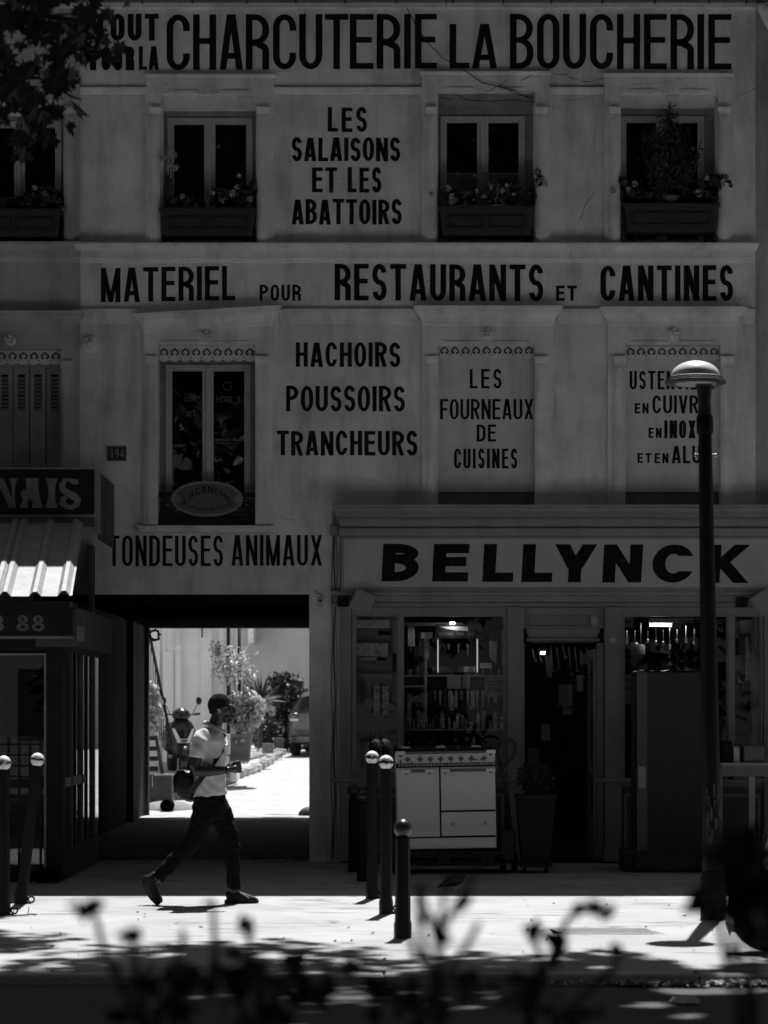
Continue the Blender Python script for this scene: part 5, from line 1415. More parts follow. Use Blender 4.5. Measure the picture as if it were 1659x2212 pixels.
x, y = bpos(834, 1974); bollard('clean white topped bollard, right of the pair by the cooker', x, y, 1.27, r=.046)
x, y = bpos(870, 2026); bollard('short dark bollard with a shiny metal ball in front of the cooker', x, y, .85, white=False, r=.052, lug=False)
x, y = bpos(764, 1883); bollard('dark ball bollard in the shade, left of the two before the pier', x, y, .89, white=False, lug=False, r=.05)
x, y = bpos(784, 1903); bollard('dark ball bollard in the shade, right of the two before the pier', x, y, .875, white=False, lug=False, r=.05)

# ------------------------------------------------------------------ street lamp
LY = ground_y(1985); LX = PX(1541, LY); HZ = 4.27
lamp = thing('street_lamp', 'tall dark street lamp with a sunlit domed head', 'street lamp', (LX, LY, 0))
tx = PX(1521, LY)
def lp(f, dx=0): return Vector((LX+(tx-LX)*f+dx, LY, HZ*f*.985))
r0 = .052*1.05
mb = MB(); mb.tube([lp(0), lp(.04)], .102, 12); mb.tube([lp(.04), lp(.075), lp(.09)], [.102, .098, .078], 12)
mb.build('base', M_bollard, lamp, smooth=True, angle=35)
mb = MB(); mb.tube([lp(.09), lp(.5), lp(.90)], [.076, .066, .052], 12); mb.build('post', M_bollard, lamp, smooth=True, angle=35)
mb = MB(); mb.tube([lp(.90), lp(.905), lp(.93), lp(.935)], [.06, .066, .066, .056], 12); mb.build('collar', M_bollard, lamp, smooth=True, angle=35)
mb = MB(); mb.tube([lp(.86, -.085), lp(.86, -.075), lp(.86, .075), lp(.86, .085)], [.018, .012, .012, .018], 8); mb.build('collar_bolt', M_steel, lamp, smooth=True)
mb = MB(); mb.tube([lp(.935), lp(.96), lp(.99)], [.055, .05, .062], 10); mb.build('neck', M_iron, lamp, smooth=True, angle=35)
hc = Vector((PX(1502, LY), LY, PZ(822, LY)))
rr = PL(66, LY)
mb = MB(); mb.lathe([(rr*.75, -.026), (rr, -.023), (rr, -.008), (rr*.95, -.004), (rr*.95, .006), (rr*.9, .010), (rr*.9, .022), (rr*.82, .03)], hc, 40)
mb.build('head_rim', mat('lamp_rim', .045, .4, .15, 9), lamp, smooth=True, angle=25)
mb = MB(); mb.lathe([(rr*.82, .028)]+[(rr*.80*math.cos(a), .03+rr*.52*math.sin(a)) for a in np.linspace(0, math.pi/2*.985, 12)], hc, 40)
mb.build('dome', mat('lamp_dome', .5, .34, .12, 7, .03, 40), lamp, smooth=True, angle=60)
mb = MB(); mb.lathe([(rr*.7, -.027), (rr*.6, -.031), (.01, -.033)], hc, 24); mb.build('diffuser', M_grey, lamp, smooth=True)
mb = MB(); mb.obox(lp(1.0)+Vector((.0, .0, .0)), (.13, 0, 0), (0, .14, 0), (0, 0, .1)); mb.build('head_clamp', M_iron, lamp, bevel=.012)
mb = MB(); R = random.Random(4)
for k in range(26):
    f = R.uniform(.135, .235); q = lp(f, R.uniform(-.06, .06)); hgt = R.uniform(.02, .12)
    mb.box(q.x-.004, q.x+R.uniform(.002, .012), LY-.083, LY-.08, q.z, q.z+hgt)
o = mb.build('scraped_paint', mat('scraped', .035, .6, .4, 30), lamp)

# ------------------------------------------------------------------ cooker on a pallet with a hand truck
KY = -1.75
ck = thing('range_cooker', 'cream enamel range cooker with brass rails standing on a pallet truck', 'cooker', (0, 0, 0))
W, H_, D_ = PL(216, KY), PL(212, KY), .62
def kbox(x0, x1, z0, z1, y0, y1, nm, m, par=ck, bev=.006):
    return MB().box(x0*W, x1*W, y0, y1, z0*H_, z1*H_).build(nm, m, par, bevel=bev)
kbox(0, 1, .0, .885, .028, D_, 'body', M_enamel)
MB().box(0, W, -.012, D_, .885*H_, .985*H_).build('control_panel', M_enamel, ck, bevel=.008)
MB().box(.002, W-.002, -.02, D_, .988*H_, 1.03*H_).build('hob', M_iron, ck, bevel=.006)
for i in range(8):
    gx = W*(.06+.118*i)
    g = MB(); g.box(gx, gx+.09, .02, .03, 1.03*H_, 1.05*H_)
    for k in range(5): g.box(gx+.005+k*.019, gx+.012+k*.019, .031, .5, 1.03*H_, 1.048*H_)
    g.build('pan_support', M_iron if i % 3 else M_steel, ck)
def rail(x0, x1, z, par, y=-.075):
    q = MB(); q.tube([(x0*W, y, z*H_), (x1*W, y, z*H_)], .014, 10)
    o = q.build('rail', mat('dull_rail', .16, .3, .1, 12, spec=.5), par, smooth=True, angle=40)
    for a, b in ((x0*W-.012, x0*W+.08), (x1*W-.08, x1*W+.012)):
        e = MB(); e.tube([(a, y, z*H_), (b, y, z*H_)], .021, 10); e.build('rail_end', mat('brushed_rail', .9, .3, .1, 12, spec=.6), o, smooth=True, angle=40)
        x = (a+b)/2; e = MB(); e.tube([(x, y+.02, z*H_-.01), (x, .0, z*H_-.03)], .014, 6); e.build('rail_bracket', M_blk, o)
    return o
rail(.02, .99, .985, ck)
for i, f in enumerate((.125, .25, .352, .455, .557, .66, .762, .89)):
    c = (f*W, -.016, .918*H_)
    kn_ = MB(); kn_.lathe([(.021, 0), (.020, -.008), (.013, -.012), (.013, -.032), (.009, -.036)], c, 12, 'y')
    for k in range(4):
        a = math.pi/2*k; kn_.ball((c[0]+.024*math.cos(a), c[1]-.02, c[2]+.024*math.sin(a)), .008, 6, 4)
    kn_.build('knob', mat('dull_rail', .16), ck, smooth=True, angle=40)
for i, (f, g_, m) in enumerate(((.055, .905, M_blk), (.055, .885, M_blk), (.165, .89, M_blk), (.815, .905, M_blk), (.79, .905, M_blk), (.86, .905, M_blk))):
    MB().lathe([(.009, 0), (.008, -.006)], (f*W, -.013, g_*H_), 10, 'y').build('pilot_light', m, ck)
kbox(.03, .985, .845, .872, .008, .021, 'vent_strip', M_steel)
for i in range(32):
    x = .045+i*.0292; MB().box(x*W, (x+.017)*W, .004, .0079, .848*H_, .856*H_).build('vent_slot', M_nearblack, ck); MB().box(x*W, (x+.017)*W, .004, .0079, .860*H_, .868*H_).build('vent_slot', M_nearblack, ck)
MB().box(.006, W-.006, .0195, .03, .01*H_, .875*H_).build('gap_shade_plate', M_nearblack, ck)  # black sheet stands for the shade in the gaps between the doors
kbox(.01, .436, .128, .835, -.022, .012, 'oven_door', M_enamel); kbox(.452, .992, .394, .835, -.022, .012, 'oven_door', M_enamel); kbox(.452, .992, .133, .376, -.022, .012, 'drawer', M_enamel)
kbox(.01, .992, .004, .115, -.012, .012, 'kick_panel', M_enamel)
rail(.075, .375, .80, ck); rail(.462, .985, .80, ck)
bd = MB(); c = (.72*W, -.013, .508*H_); bd.lathe([(1, 0), (.9, -.005), (.01, -.006)], (0, 0, 0), 24, 'y'); bd.v = [(c[0]+p[0]*.05, c[1]+p[1], c[2]+p[2]*.023) for p in bd.v]
bd.build('badge', mat('brass', .2, .3, .2, 30, metal=.8), ck)
for f in (.565, .89):
    MB().lathe([(.007, 0), (.007, -.012), (.015, -.016), (.015, -.026), (.006, -.032)], (f*W, -.013, .255*H_), 12, 'y').build('drawer_knob', M_chrome, ck, smooth=True, angle=40)
kx, kz = PX(857, KY), PZ(1836, KY)
ck.location = (kx, KY, kz); ck.rotation_euler = (0, -.018, 0)
pal = thing('pallet', 'wooden pallet under the cream cooker', 'pallet', (kx, KY, .1))
pz = kz-.012
for i in range(7): MB().box(kx-.06+.0, kx+W+.1, KY-.1+i*.115, KY-.1+i*.115+.095, pz-.022, pz-.002).build('deck_board', M_wood, pal, bevel=.003)
for i, f in enumerate((0, .46, .9)):
    for yy in (KY-.09, KY+.55):
        MB().box(kx-.05+f*W, kx+.07+f*W, yy, yy+.1, pz-.115, pz-.023).build('block', M_wood, pal, bevel=.004)
for i, yy in enumerate((KY-.09, KY+.25, KY+.55)): MB().box(kx-.06, kx+W+.1, yy, yy+.1, pz-.137, pz-.117).build('bottom_board', M_wood, pal, bevel=.003)
pt_ = thing('pallet_truck', 'black hand pallet truck with its looped handle upright beside the cooker', 'pallet truck', (PX(1085, KY), KY, 0))
M_truck = mat('truck_paint', .02, .45, .3, 12)
for yy in (KY+.05, KY+.4): MB().box(kx-.1, PX(1082, KY), yy, yy+.16, .075, .125).build('fork', M_truck, pt_, bevel=.006)
hx = PX(1093, KY)
MB().box(hx-.06, hx+.1, KY+.06, KY+.55, .11, .42).build('pump_housing', M_truck, pt_, bevel=.02)
q = MB(); q.tube([(hx+.06, KY+.2, .3), (hx+.0, KY+.1, .9), (PX(1079, KY), KY+.02, PZ(1645, KY))], [.03, .022, .02], 10); q.build('handle_shaft', M_truck, pt_, smooth=True)
q = MB(); q.tube([Vector((PX(u, KY), KY+.02, PZ(v, KY))) for u, v in ((1079, 1645), (1076, 1622), (1070, 1604), (1085, 1598), (1103, 1598), (1112, 1605), (1113, 1625), (1106, 1638), (1092, 1650), (1080, 1652))], .016, 8); q.build('handle_loop', M_truck, pt_, smooth=True)
for dx in (-.02, .1): MB().lathe([(.085, -.03), (.095, -.02), (.095, .02), (.085, .03)], (hx+dx, KY+.28, .095), 18, 'x').build('wheel', M_rub, pt_)
MB().lathe([(.04, -.04), (.04, .04)], (kx-.02, KY+.13, .04), 12, 'x').build('roller', M_rub, pt_)
# something small hung inside the truck: nothing more
# ------------------------------------------------------------------ planters
def planter(u0, u1, vtop, vbot, Y, taper, label, leaf_r, h_fol, group='tall planters before the shop'):
    t = thing('planter', label, 'planter', at((u0+u1)/2, vbot, Y), group)
    x0, x1 = PX(u0, Y), PX(u1, Y); zt, zb = PZ(vtop, Y), PZ(vbot, Y); w = x1-x0
    mb = MB(); k = taper*w
    def ring(z, i, d): return [(x0+i, Y+i, z), (x1-i, Y+i, z), (x1-i, Y+w-i, z), (x0+i, Y+w-i, z)]
    mb.loft([ring(zb, k, 0), ring(zt-.05, 0.012, 0), ring(zt-.05, 0, 0), ring(zt, 0, 0), ring(zt, .03, 0), ring(zt-.06, .035, 0)]); mb.build('pot', mat('planter_fibre', .012, .7, .25, 5), t, bevel=.004)
    MB().box(x0+k-.02, x1-k+.02, Y+k-.02, Y+w-k+.02, zb-.04, zb-.004).build('dolly', M_wood, t)
    for dx in (k+.03, w-k-.03):
        for dy in (k+.03, w-k-.03):
            MB().lathe([(.03, -.014), (.034, 0), (.03, .014)], (x0+dx, Y+dy, max(.034, zb-.075)), 12, 'x').build('castor', M_rub, t)
            MB().box(x0+dx-.02, x0+dx+.02, Y+dy-.012, Y+dy+.012, zb-.05, zb-.041).build('castor_plate', M_steel, t)
    P = blob_pts(1500, ((x0+x1)/2, Y+w/2, zt+h_fol*.45), (w*.5, w*.5, h_fol*.55), 3, .3)
    leaves_obj('foliage', P, .035, M_court_dark, t, shape=OVAL, seed=9)
    return t
planter(1115, 1203, 1717, 1866, -1.75, .16, 'tall dark tapered planter with a clipped box ball by the doorway', .03, .34)
planter(1464, 1532, 1745, 1860, -1.62+.45, .14, 'dark planter with a low shrub half hidden behind carton and lamp post', .03, .42)
# ------------------------------------------------------------------ tall carton on a pallet
CYY = -1.55
ct = thing('tall_carton', 'tall brown appliance carton wrapped in film before the right display window', 'carton', at(1448, 1840, CYY))
x0, x1, zt, zb = PX(1377, CYY), PX(1522, CYY), PZ(1452, CYY), PZ(1838, CYY)
MB().box(x0, x1, CYY, CYY+.65, zb, zt).build('box', M_card, ct, bevel=.008)
q = MB(); R = random.Random(8); n = 14
rows = []
for j, yy in enumerate((CYY-.012, CYY+.1, CYY+.4, CYY+.66)):
    rows.append([(x0-.006+(x1-x0+.012)*i/n, yy, zt+.004+(R.uniform(.0, .03) if 0 < i < n else 0)) for i in range(n+1)])
q.loft(rows, cap=False, close=False); q.build('film_top', mat('wrap_film', .3, .25, .1, 10), ct, smooth=True, fix=False)
MB().box(x0-.003, x0+.10, CYY-.003, CYY-.0005, zb, zt).build('corner_strip', mat('carton_strip', .10, .8, .1, 6), ct)
M_cp = mat('carton_print', .035, .8, .2, 20)
def cprint(polys):
    for p in polys:
        m = MB(); m.add([(PX(u, CYY), CYY-.004, PZ(v, CYY)) for u, v in p], [tuple(range(len(p)))]); m.build('carton_mark', M_cp, ct, fix=False)
cprint([[(1452, 1640), (1461, 1618), (1472, 1622), (1462, 1645)], [(1440, 1628), (1443, 1626), (1443, 1652), (1440, 1654)], [(1476, 1618), (1479, 1616), (1479, 1640), (1476, 1642)],
        [(1428, 1745), (1429.5, 1745), (1429.5, 1772), (1428, 1772)], [(1426, 1749), (1429, 1741), (1432, 1749)], [(1437, 1745), (1438.5, 1745), (1438.5, 1772), (1437, 1772)], [(1435, 1749), (1438, 1741), (1441, 1749)], [(1423, 1776), (1445, 1776), (1445, 1778), (1423, 1778)]])
MB().box(PX(1379, CYY), PX(1394, CYY), CYY-.006, CYY-.004, PZ(1703, CYY), PZ(1656, CYY)).build('shipping_label', M_grey, ct)
cp = thing('pallet', 'low pale pallet base under the tall carton', 'pallet', at(1448, 1868, CYY))
MB().box(x0-.02, x1+.03, CYY-.08, CYY+.1, .03, zb-.025).build('front_block', M_card, cp, bevel=.004)
for i in range(5): MB().box(x0-.14, x1+.05, CYY-.06+i*.15, CYY+.06+i*.15, zb-.022, zb-.003).build('deck_board', M_wood, cp, bevel=.003)
MB().box(x0-.13, x0-.03, CYY+.02, CYY+.6, .0, zb-.024).build('stringer', M_wood, cp); MB().box(x1-.1, x1, CYY+.14, CYY+.6, .0, zb-.024).build('stringer', M_wood, cp)
# ------------------------------------------------------------------ display table at the right with jars
TYY = -1.1
tb_ = thing('display_table', 'white legged display table at the right edge with boxes on top', 'table', at(1600, 1850, TYY))
x0, x1 = PX(1556, TYY), PX(1720, TYY); zt = PZ(1648, TYY)
MB().box(x0, x1, TYY, TYY+.6, zt-.03, zt).build('tabletop', M_white, tb_, bevel=.004); MB().box(x0+.02, x1-.02, TYY+.02, TYY+.04, zt-.14, zt-.031).build('apron', M_shop, tb_)
for xx, yy in ((PX(1626, TYY), TYY+.05), (x0+.06, TYY+.5), (x1-.06, TYY+.5)): MB().loft([[(xx-.025, yy-.025, 0), (xx+.025, yy-.025, 0), (xx+.025, yy+.025, 0), (xx-.025, yy+.025, 0)], [(xx-.04, yy-.03, zt-.031), (xx+.03, yy-.03, zt-.031), (xx+.03, yy+.03, zt-.031), (xx-.04, yy+.03, zt-.031)]]).build('leg', M_white, tb_)
for i, (u0, u1, v0, m) in enumerate(((1560, 1580, 1600, M_dark), (1583, 1596, 1612, M_sleeve), (1605, 1650, 1612, M_zinc))):
    a, b = at(u0, 1648, TYY+.2), at(u1, v0, TYY+.2); MB4 = MB().box(a.x, b.x, TYY+.15, TYY+.4, zt+.001, b.z)
    tag(MB4.build('goods_box', m, bevel=.006), ['dark box at the left of the display table', 'clear box with bright edge on the display table', 'wide grey bin on the display table at the picture edge'][i], 'box', 'boxes on the display table')
# ------------------------------------------------------------------ grate in the pavement
gy0, gy1 = ground_y(2018), ground_y(2006); gx0, gx1 = PX(1196, gy0), PX(1412, gy0)
gt_ = thing('vent_grate', 'long iron ventilation grate with slanting bars let into the pavement', 'grate', ((gx0+gx1)/2, (gy0+gy1)/2, 0))
MB().box(gx0, gx1, gy0, gy1, .0005, .0015).build('pit_shade', M_nearblack, gt_)  # flat black sheet painted in for the shaded depth under the bars
for a in ((gx0, gx1, gy0-.02, gy0+.015), (gx0, gx1, gy1-.015, gy1+.02)): MB().box(a[0], a[1], a[2], a[3], .0005, .004).build('frame_bar', M_granite, gt_)
n = 34; me = None
for i in range(n):
    f = gx0+(gx1-gx0)*i/n
    if me is None:
        q = MB(); q.add([(0, gy0, .0016), (.0095, gy0, .0016), (.0095-.10, gy1, .0016), (-.10, gy1, .0016), (0, gy0, .0024), (.0095, gy0, .0024), (.0095-.10, gy1, .0024), (-.10, gy1, .0024)], [(0,3,2,1),(4,5,6,7),(0,1,5,4),(1,2,6,5),(2,3,7,6),(3,0,4,7)])
        o = q.build('bar', M_granite, gt_); me = o.data
    else:
        o = link('bar', me, gt_)
    o.location = (f+.1, 0, 0)
# ------------------------------------------------------------------ fallen leaves and a twig
R = np.random.default_rng(12); P = []
for i in range(90):
    v = R.uniform(1945, 2090); u = R.uniform(0, 1659); Y = ground_y(v); P.append((PX(u, Y), Y, .008))
for i in range(900):
    u = R.uniform(1330, 1659) if i < 700 else R.uniform(1180, 1659); Y = KERB_Y-.24-abs(R.normal())*.07; P.append((PX(u, Y), Y, -KERB_H+.012+R.random()*.02))
lv = leaves_obj('leaf_litter', P, .035, mat('dry_leaf', .28, .8, .5, 40), shape=OVAL, seed=4, flat=1.2); tag(lv, 'small dry leaves scattered on pavement and gathered in the gutter', 'leaves', kind='stuff')
q = MB(); q.tube([(PX(u, ground_y(v)), ground_y(v), .012) for u, v in ((-10, 1988), (15, 1983), (32, 1981), (52, 1980), (68, 1978), (79, 1979))], .006, 5)
for u, v, d in ((28, 1981, .05), (60, 1979, .06)): q.tube([(PX(u, ground_y(v)), ground_y(v), .012), (PX(u+2, ground_y(v)), ground_y(v)+.02, .012+d)], .003, 4)
tag(q.build('twig', M_bark), 'thin dry twig lying beside the leftmost bollard', 'twig')
q = MB(); c = Vector((PX(1482, ground_y(2168, -.06)), ground_y(2168, -.06), -KERB_H+.01))
vs = []; R2 = random.Random(3)
for j, rad in enumerate((1.0, .8, .55, .3)):
    for k in range(14):
        a = 2*math.pi*k/14; r_ = .062*rad*R2.uniform(.7, 1.25); vs.append((c.x+r_*1.4*math.cos(a), c.y+r_*math.sin(a), c.z+(R2.uniform(.008, .03) if j else 0)))
vs.append((c.x, c.y, c.z+.012)); q.add(vs, [(j*14+k, j*14+(k+1) % 14, (j+1)*14+(k+1) % 14, (j+1)*14+k) for j in range(3) for k in range(14)]+[(42+k, 42+(k+1) % 14, 56) for k in range(14)])
tag(q.build('crushed_paper', M_paper), 'scrap of crushed white paper lying on the road', 'litter')
# ------------------------------------------------------------------ the courtyard beyond the passage
def ramp(Y): return 0.0 if Y < 13.4 else (.64*(Y-13.4)/14.6 if Y < 28 else .64+.03*(Y-28))
mb = MB(); ys = [10.4, 12.0, 13.4]+[13.4+1.3*i for i in range(1, 26)]; nx = 14; vs = []
R = random.Random(6)
for y in ys:
    for i in range(nx+1): vs.append((-14+20*i/nx, y, ramp(y)+(R.uniform(-.012, .012) if y > 13.5 else .004)))
mb.add(vs, [(j*(nx+1)+i, j*(nx+1)+i+1, (j+1)*(nx+1)+i+1, (j+1)*(nx+1)+i) for j in range(len(ys)-1) for i in range(nx)])
tag(mb.build('courtyard_ground', M_court, smooth=True), kind='structure')
EDG = [(-3.18, 15.9), (-3.12, 17.5), (-3.02, 19.6), (-2.78, 21.3), (-2.53, 23.0), (-2.40, 25.5), (-2.29, 28.3), (-2.2, 34.5)]
def terr_z(Y): return max(.50+.05*(Y-16), ramp(Y)+.14) if Y < 20 else max(.70, ramp(Y)+.1)
mb = MB(); vs = []
for x, y in EDG: vs += [(-13, y, terr_z(y)), (x-.42, y, terr_z(y)), (x, y, ramp(y)+.06), (x+.001, y, ramp(y)-.1)]
fs = [(j*4+i, j*4+i+1, (j+1)*4+i+1, (j+1)*4+i) for j in range(len(EDG)-1) for i in range(3)]
mb.add(vs, fs); mb.add([(-13, 15.9, .5), (-3.6, 15.9, .5), (-3.18, 15.9, .17), (-3.18, 15.9, -.05), (-13, 15.9, -.05)], [(0, 1, 2, 3, 4)])
tag(mb.build('raised_bed', M_court, fix=True), kind='structure')
se = thing('stone_edging', 'row of rough pale stones edging the sunlit courtyard path', 'edging', (-2.6, 22, .4))
R = random.Random(9)
for j in range(34):
    f = j/34*(len(EDG)-2)+1.2; i = min(int(f), len(EDG)-2); t = f-i
    ex, ey = EDG[i][0]+(EDG[i+1][0]-EDG[i][0])*t, EDG[i][1]+(EDG[i+1][1]-EDG[i][1])*t
    if ey > 29.5: continue
    for row in range(2):
        cx, cy = ex-.10-row*.24+R.uniform(-.03, .03), ey+R.uniform(-.05, .05)
        cz = ramp(ey)+.06+(terr_z(ey)-ramp(ey))*(.15+.5*row)
        m = MB(); m.obox((cx, cy, cz), (R.uniform(.18, .26), R.uniform(-.04, .04), R.uniform(-.05, .0)), (.02, R.uniform(.2, .32), 0), (.02, 0, R.uniform(.07, .13)))
        m.build('stone', M_granite, se, bevel=.02)
# weeds along it
P = []
R3 = np.random.default_rng(3)
for k in range(420):
    i = R3.integers(1, len(EDG)-2); t = R3.random(); P.append((EDG[i][0]+(EDG[i+1][0]-EDG[i][0])*t+R3.normal()*.09+.03, EDG[i][1]+(EDG[i+1][1]-EDG[i][1])*t, ramp(EDG[i][1]+t*(EDG[i+1][1]-EDG[i][1]))+.06+R3.random()*.08))
tag(leaves_obj('weeds', P, .09, M_court_leaf, shape=[(0,-.5),(.06,0),(0,.5),(-.06,0)], seed=5, droop=-1.5), 'thin weeds growing along the stone edging', 'weeds', kind='stuff')
# walls round the court
M_cw = mat('courtyard_wall', .85, .85, .08, 1.5, .15, 50, stain=.14)
M_cw2 = mat('courtyard_wall_far', .58, .85, .1, 1.2, .15, 50, stain=.2)
cb = thing('courtyard_house', 'pale house wall with pilasters and downpipes at the left of the courtyard', 'building', (-6, 20, 0))
WY = 20.0
def cwall(u0, u1, y, z1=7.5, m=M_cw, nm='pilaster', y2=21.0): MB().box(PX(u0, WY), PX(u1, WY), y, y2, .3, z1).build(nm, m, cb)
MB().box(-13, PX(512, WY), WY+.001, WY+.5, .2, 7.5).build('wall', M_cw, cb)
cwall(340, 346, WY-.08); cwall(352, 358, WY-.05); cwall(435, 458, WY-.12); cwall(474, 490, WY-.10); cwall(498, 511, WY-.06)
MB().box(PX(352, WY), PX(376, WY), WY-.06, WY-.002, .3, PZ(1408, WY)).build('lower_panel', M_cw, cb)
def pipe(u, r, m, label, v0=1330, v1=1660, Y=WY-.16, rings=()):
    t = thing('downpipe', label, 'pipe', (PX(u, Y), Y, .6), 'downpipes on the courtyard walls')
    MB().tube([(PX(u, Y), Y, PZ(v1, Y)), (PX(u, Y), Y, PZ(v0, Y))], r, 14).build('pipe', m, t, smooth=True)
    for v in rings: MB().lathe([(r*1.18, -.05), (r*1.3, -.04), (r*1.3, .03), (r*1.15, .05)], (PX(u, Y), Y, PZ(v, Y)), 14).build('collar', m, t, smooth=True, angle=40)
pipe(385, .058, M_cw, 'fat pale downpipe with a collar, left of the courtyard house', rings=(1400,))
pipe(493.5, .034, M_blk, 'black downpipe on the courtyard house, left of the two black ones')
pipe(516.5, .034, M_blk, 'black downpipe at the corner of the courtyard house, right of the two')
pn = MB(); pn.box(PX(437, WY), PX(440, WY), WY-.24, WY-.20, PZ(1378, WY), PZ(1340, WY)); tag(pn.build('hanging_hook', M_iron), 'small dark pointed hook hanging before the courtyard house pilaster', 'hook')
far = thing('courtyard_end_wall', 'plain grey rendered wall closing the sunny courtyard', 'wall', (0, 34.5, 0))
MB().box(-9, 9, 34.5, 34.8, .3, 6.5).build('wall', M_cw2, far)
q = MB(); q.box(PX(535, 33), PX(547, 33), 33.2, 34.49, PZ(1388, 33), 7); q.build('hopper', M_cw, far)
rw = thing('courtyard_side_wall', 'unseen side wall added right of the courtyard to block sky', 'wall', (4.5, 24, 0)); MB().box(4.5, 4.8, 13.2, 34.4, -.1, 6.0).build('wall', M_cw2, rw)  # unseen wall added to block sky light from the right
# stair rail at the left of the opening
sr = thing('stair_railing', 'black iron stair railing slanting down at the left of the courtyard', 'railing', (PX(350, 15.2), 15.2, .5))
RY = 15.2
MB().tube([at(318, 1345, RY), at(372, 1610, RY)], .026, 8).build('handrail', M_iron, sr)
for i in range(9):
    u = 326+i*4.6; v = 1345+(u-318)*4.9; MB().tube([at(u, v, RY), at(u, min(1600, v+230), RY)], .009, 6).build('baluster', M_iron, sr)
bk = thing('step_block', 'dark stone block at the foot of the stair railing', 'block', at(348, 1722, 15.0)); MB().box(PX(310, 15), PX(371, 15), 15.0, 15.85, 0, PZ(1673, 15)).build('block', mat('dark_stone', .04, .8, .3, 5, .3, 20), bk, bevel=.02)
sb = thing('striped_board', 'striped barrier board leaning behind the ivy at the passage mouth', 'board', at(331, 1672, 15.3))
for i in range(7):
    a, b = at(320, 1600+i*11, 15.6), at(341, 1589.5+i*11, 15.6); MB().box(a.x, b.x, 15.6, 15.63, a.z+.001, b.z-.001).build('stripe', M_white if i % 2 else M_blk, sb)
MB().tube([at(336, 1585, 15.5), at(352, 1678, 15.4)], .035, 6).build('prop', M_wood, sb)
dp = thing('drain_spout', 'round black drain pipe mouth in a low concrete hump', 'drain', (PX(360, 13.7), 13.7, 0)); c = Vector((PX(358, 13.8), 13.9, 0))
q = MB(); q.ball((c.x, c.y+.25, -.05), .5, 20, 12, (1.1, 1.2, .42)); q.build('hump', mat('hump_concrete', .16, .9, .3, 6, .4, 30), dp, smooth=True)
cc = at(359.5, 1741, 13.4); q = MB(); q.lathe([(.105, .35), (.105, -.02), (.085, -.02), (.085, .3), (.01, .31)], (cc.x, 13.4, cc.z), 18, 'y'); q.build('pipe', M_nearblack, dp, smooth=True, angle=40)
hs = MB(); hs.ball((PX(668, 12.0), 12.0, 0), .16, 12, 8, (1.1, 1, .9)); tag(hs.build('guard_stone', mat('dark_stone', .08), smooth=True), 'rounded guard stone at the inner right corner of the passage', 'stone')
hn = thing('gate_hook', 'small iron catch projecting from the passage post', 'hook', at(328, 1676, 12.5)); MB().box(PX(313, 12.5), PX(336, 12.5), 12.4, 12.5, PZ(1676, 12.5), PZ(1672, 12.5)).build('arm', M_steel, hn); MB().box(PX(327, 12.5), PX(330, 12.5), 12.4, 12.45, PZ(1700, 12.5), PZ(1676.2, 12.5)).build('drop', M_steel, hn)
cl = MB(); R = random.Random(2); cc = at(334, 1372, 12.2)
cl.tube([cc+Vector((.09*math.cos(k*.7)*R.uniform(.5, 1.1), R.uniform(-.05, .05), .11*math.sin(k*.7)*R.uniform(.5, 1.1))) for k in range(30)], .012, 5); cl.tube([at(276, 1352, 12.1), at(300, 1358, 12.1), at(322, 1366, 12.1)], .03, 6)
tag(cl.build('cable_coil', M_blk), 'tangled black cable coil under the beam at the passage end', 'cable')

# ------------------------------------------------------------------ courtyard plants
ivy = thing('ivy', 'sunlit large leaved climber on the stair railing at the courtyard entrance', 'plant', at(335, 1600, 14.9), 'courtyard plants')
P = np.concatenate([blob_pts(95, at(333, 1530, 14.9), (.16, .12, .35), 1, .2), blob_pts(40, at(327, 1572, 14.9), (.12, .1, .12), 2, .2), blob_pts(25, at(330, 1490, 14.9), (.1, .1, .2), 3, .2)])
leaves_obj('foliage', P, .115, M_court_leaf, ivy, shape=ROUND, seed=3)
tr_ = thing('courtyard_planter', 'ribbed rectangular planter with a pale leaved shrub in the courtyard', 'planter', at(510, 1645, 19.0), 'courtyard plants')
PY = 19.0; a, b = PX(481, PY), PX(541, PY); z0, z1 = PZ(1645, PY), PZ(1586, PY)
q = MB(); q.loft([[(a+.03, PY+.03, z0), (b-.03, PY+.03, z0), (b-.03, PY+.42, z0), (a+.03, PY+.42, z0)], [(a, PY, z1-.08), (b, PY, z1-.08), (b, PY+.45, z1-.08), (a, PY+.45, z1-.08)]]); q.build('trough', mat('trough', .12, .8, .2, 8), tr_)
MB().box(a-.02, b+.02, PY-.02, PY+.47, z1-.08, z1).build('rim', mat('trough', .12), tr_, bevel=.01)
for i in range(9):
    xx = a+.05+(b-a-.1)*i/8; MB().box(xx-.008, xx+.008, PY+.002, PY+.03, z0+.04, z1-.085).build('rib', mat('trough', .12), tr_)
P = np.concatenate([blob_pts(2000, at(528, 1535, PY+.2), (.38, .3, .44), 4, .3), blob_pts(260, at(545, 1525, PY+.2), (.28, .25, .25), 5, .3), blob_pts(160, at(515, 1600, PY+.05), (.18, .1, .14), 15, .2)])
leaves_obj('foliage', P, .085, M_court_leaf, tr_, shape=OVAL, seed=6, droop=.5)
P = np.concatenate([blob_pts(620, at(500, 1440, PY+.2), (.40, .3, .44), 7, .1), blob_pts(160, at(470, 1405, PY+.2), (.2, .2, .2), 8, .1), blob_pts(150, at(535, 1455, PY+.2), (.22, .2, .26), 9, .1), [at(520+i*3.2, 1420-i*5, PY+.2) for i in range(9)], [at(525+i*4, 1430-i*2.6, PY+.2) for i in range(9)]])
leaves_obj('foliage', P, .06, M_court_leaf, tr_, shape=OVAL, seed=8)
q = MB()
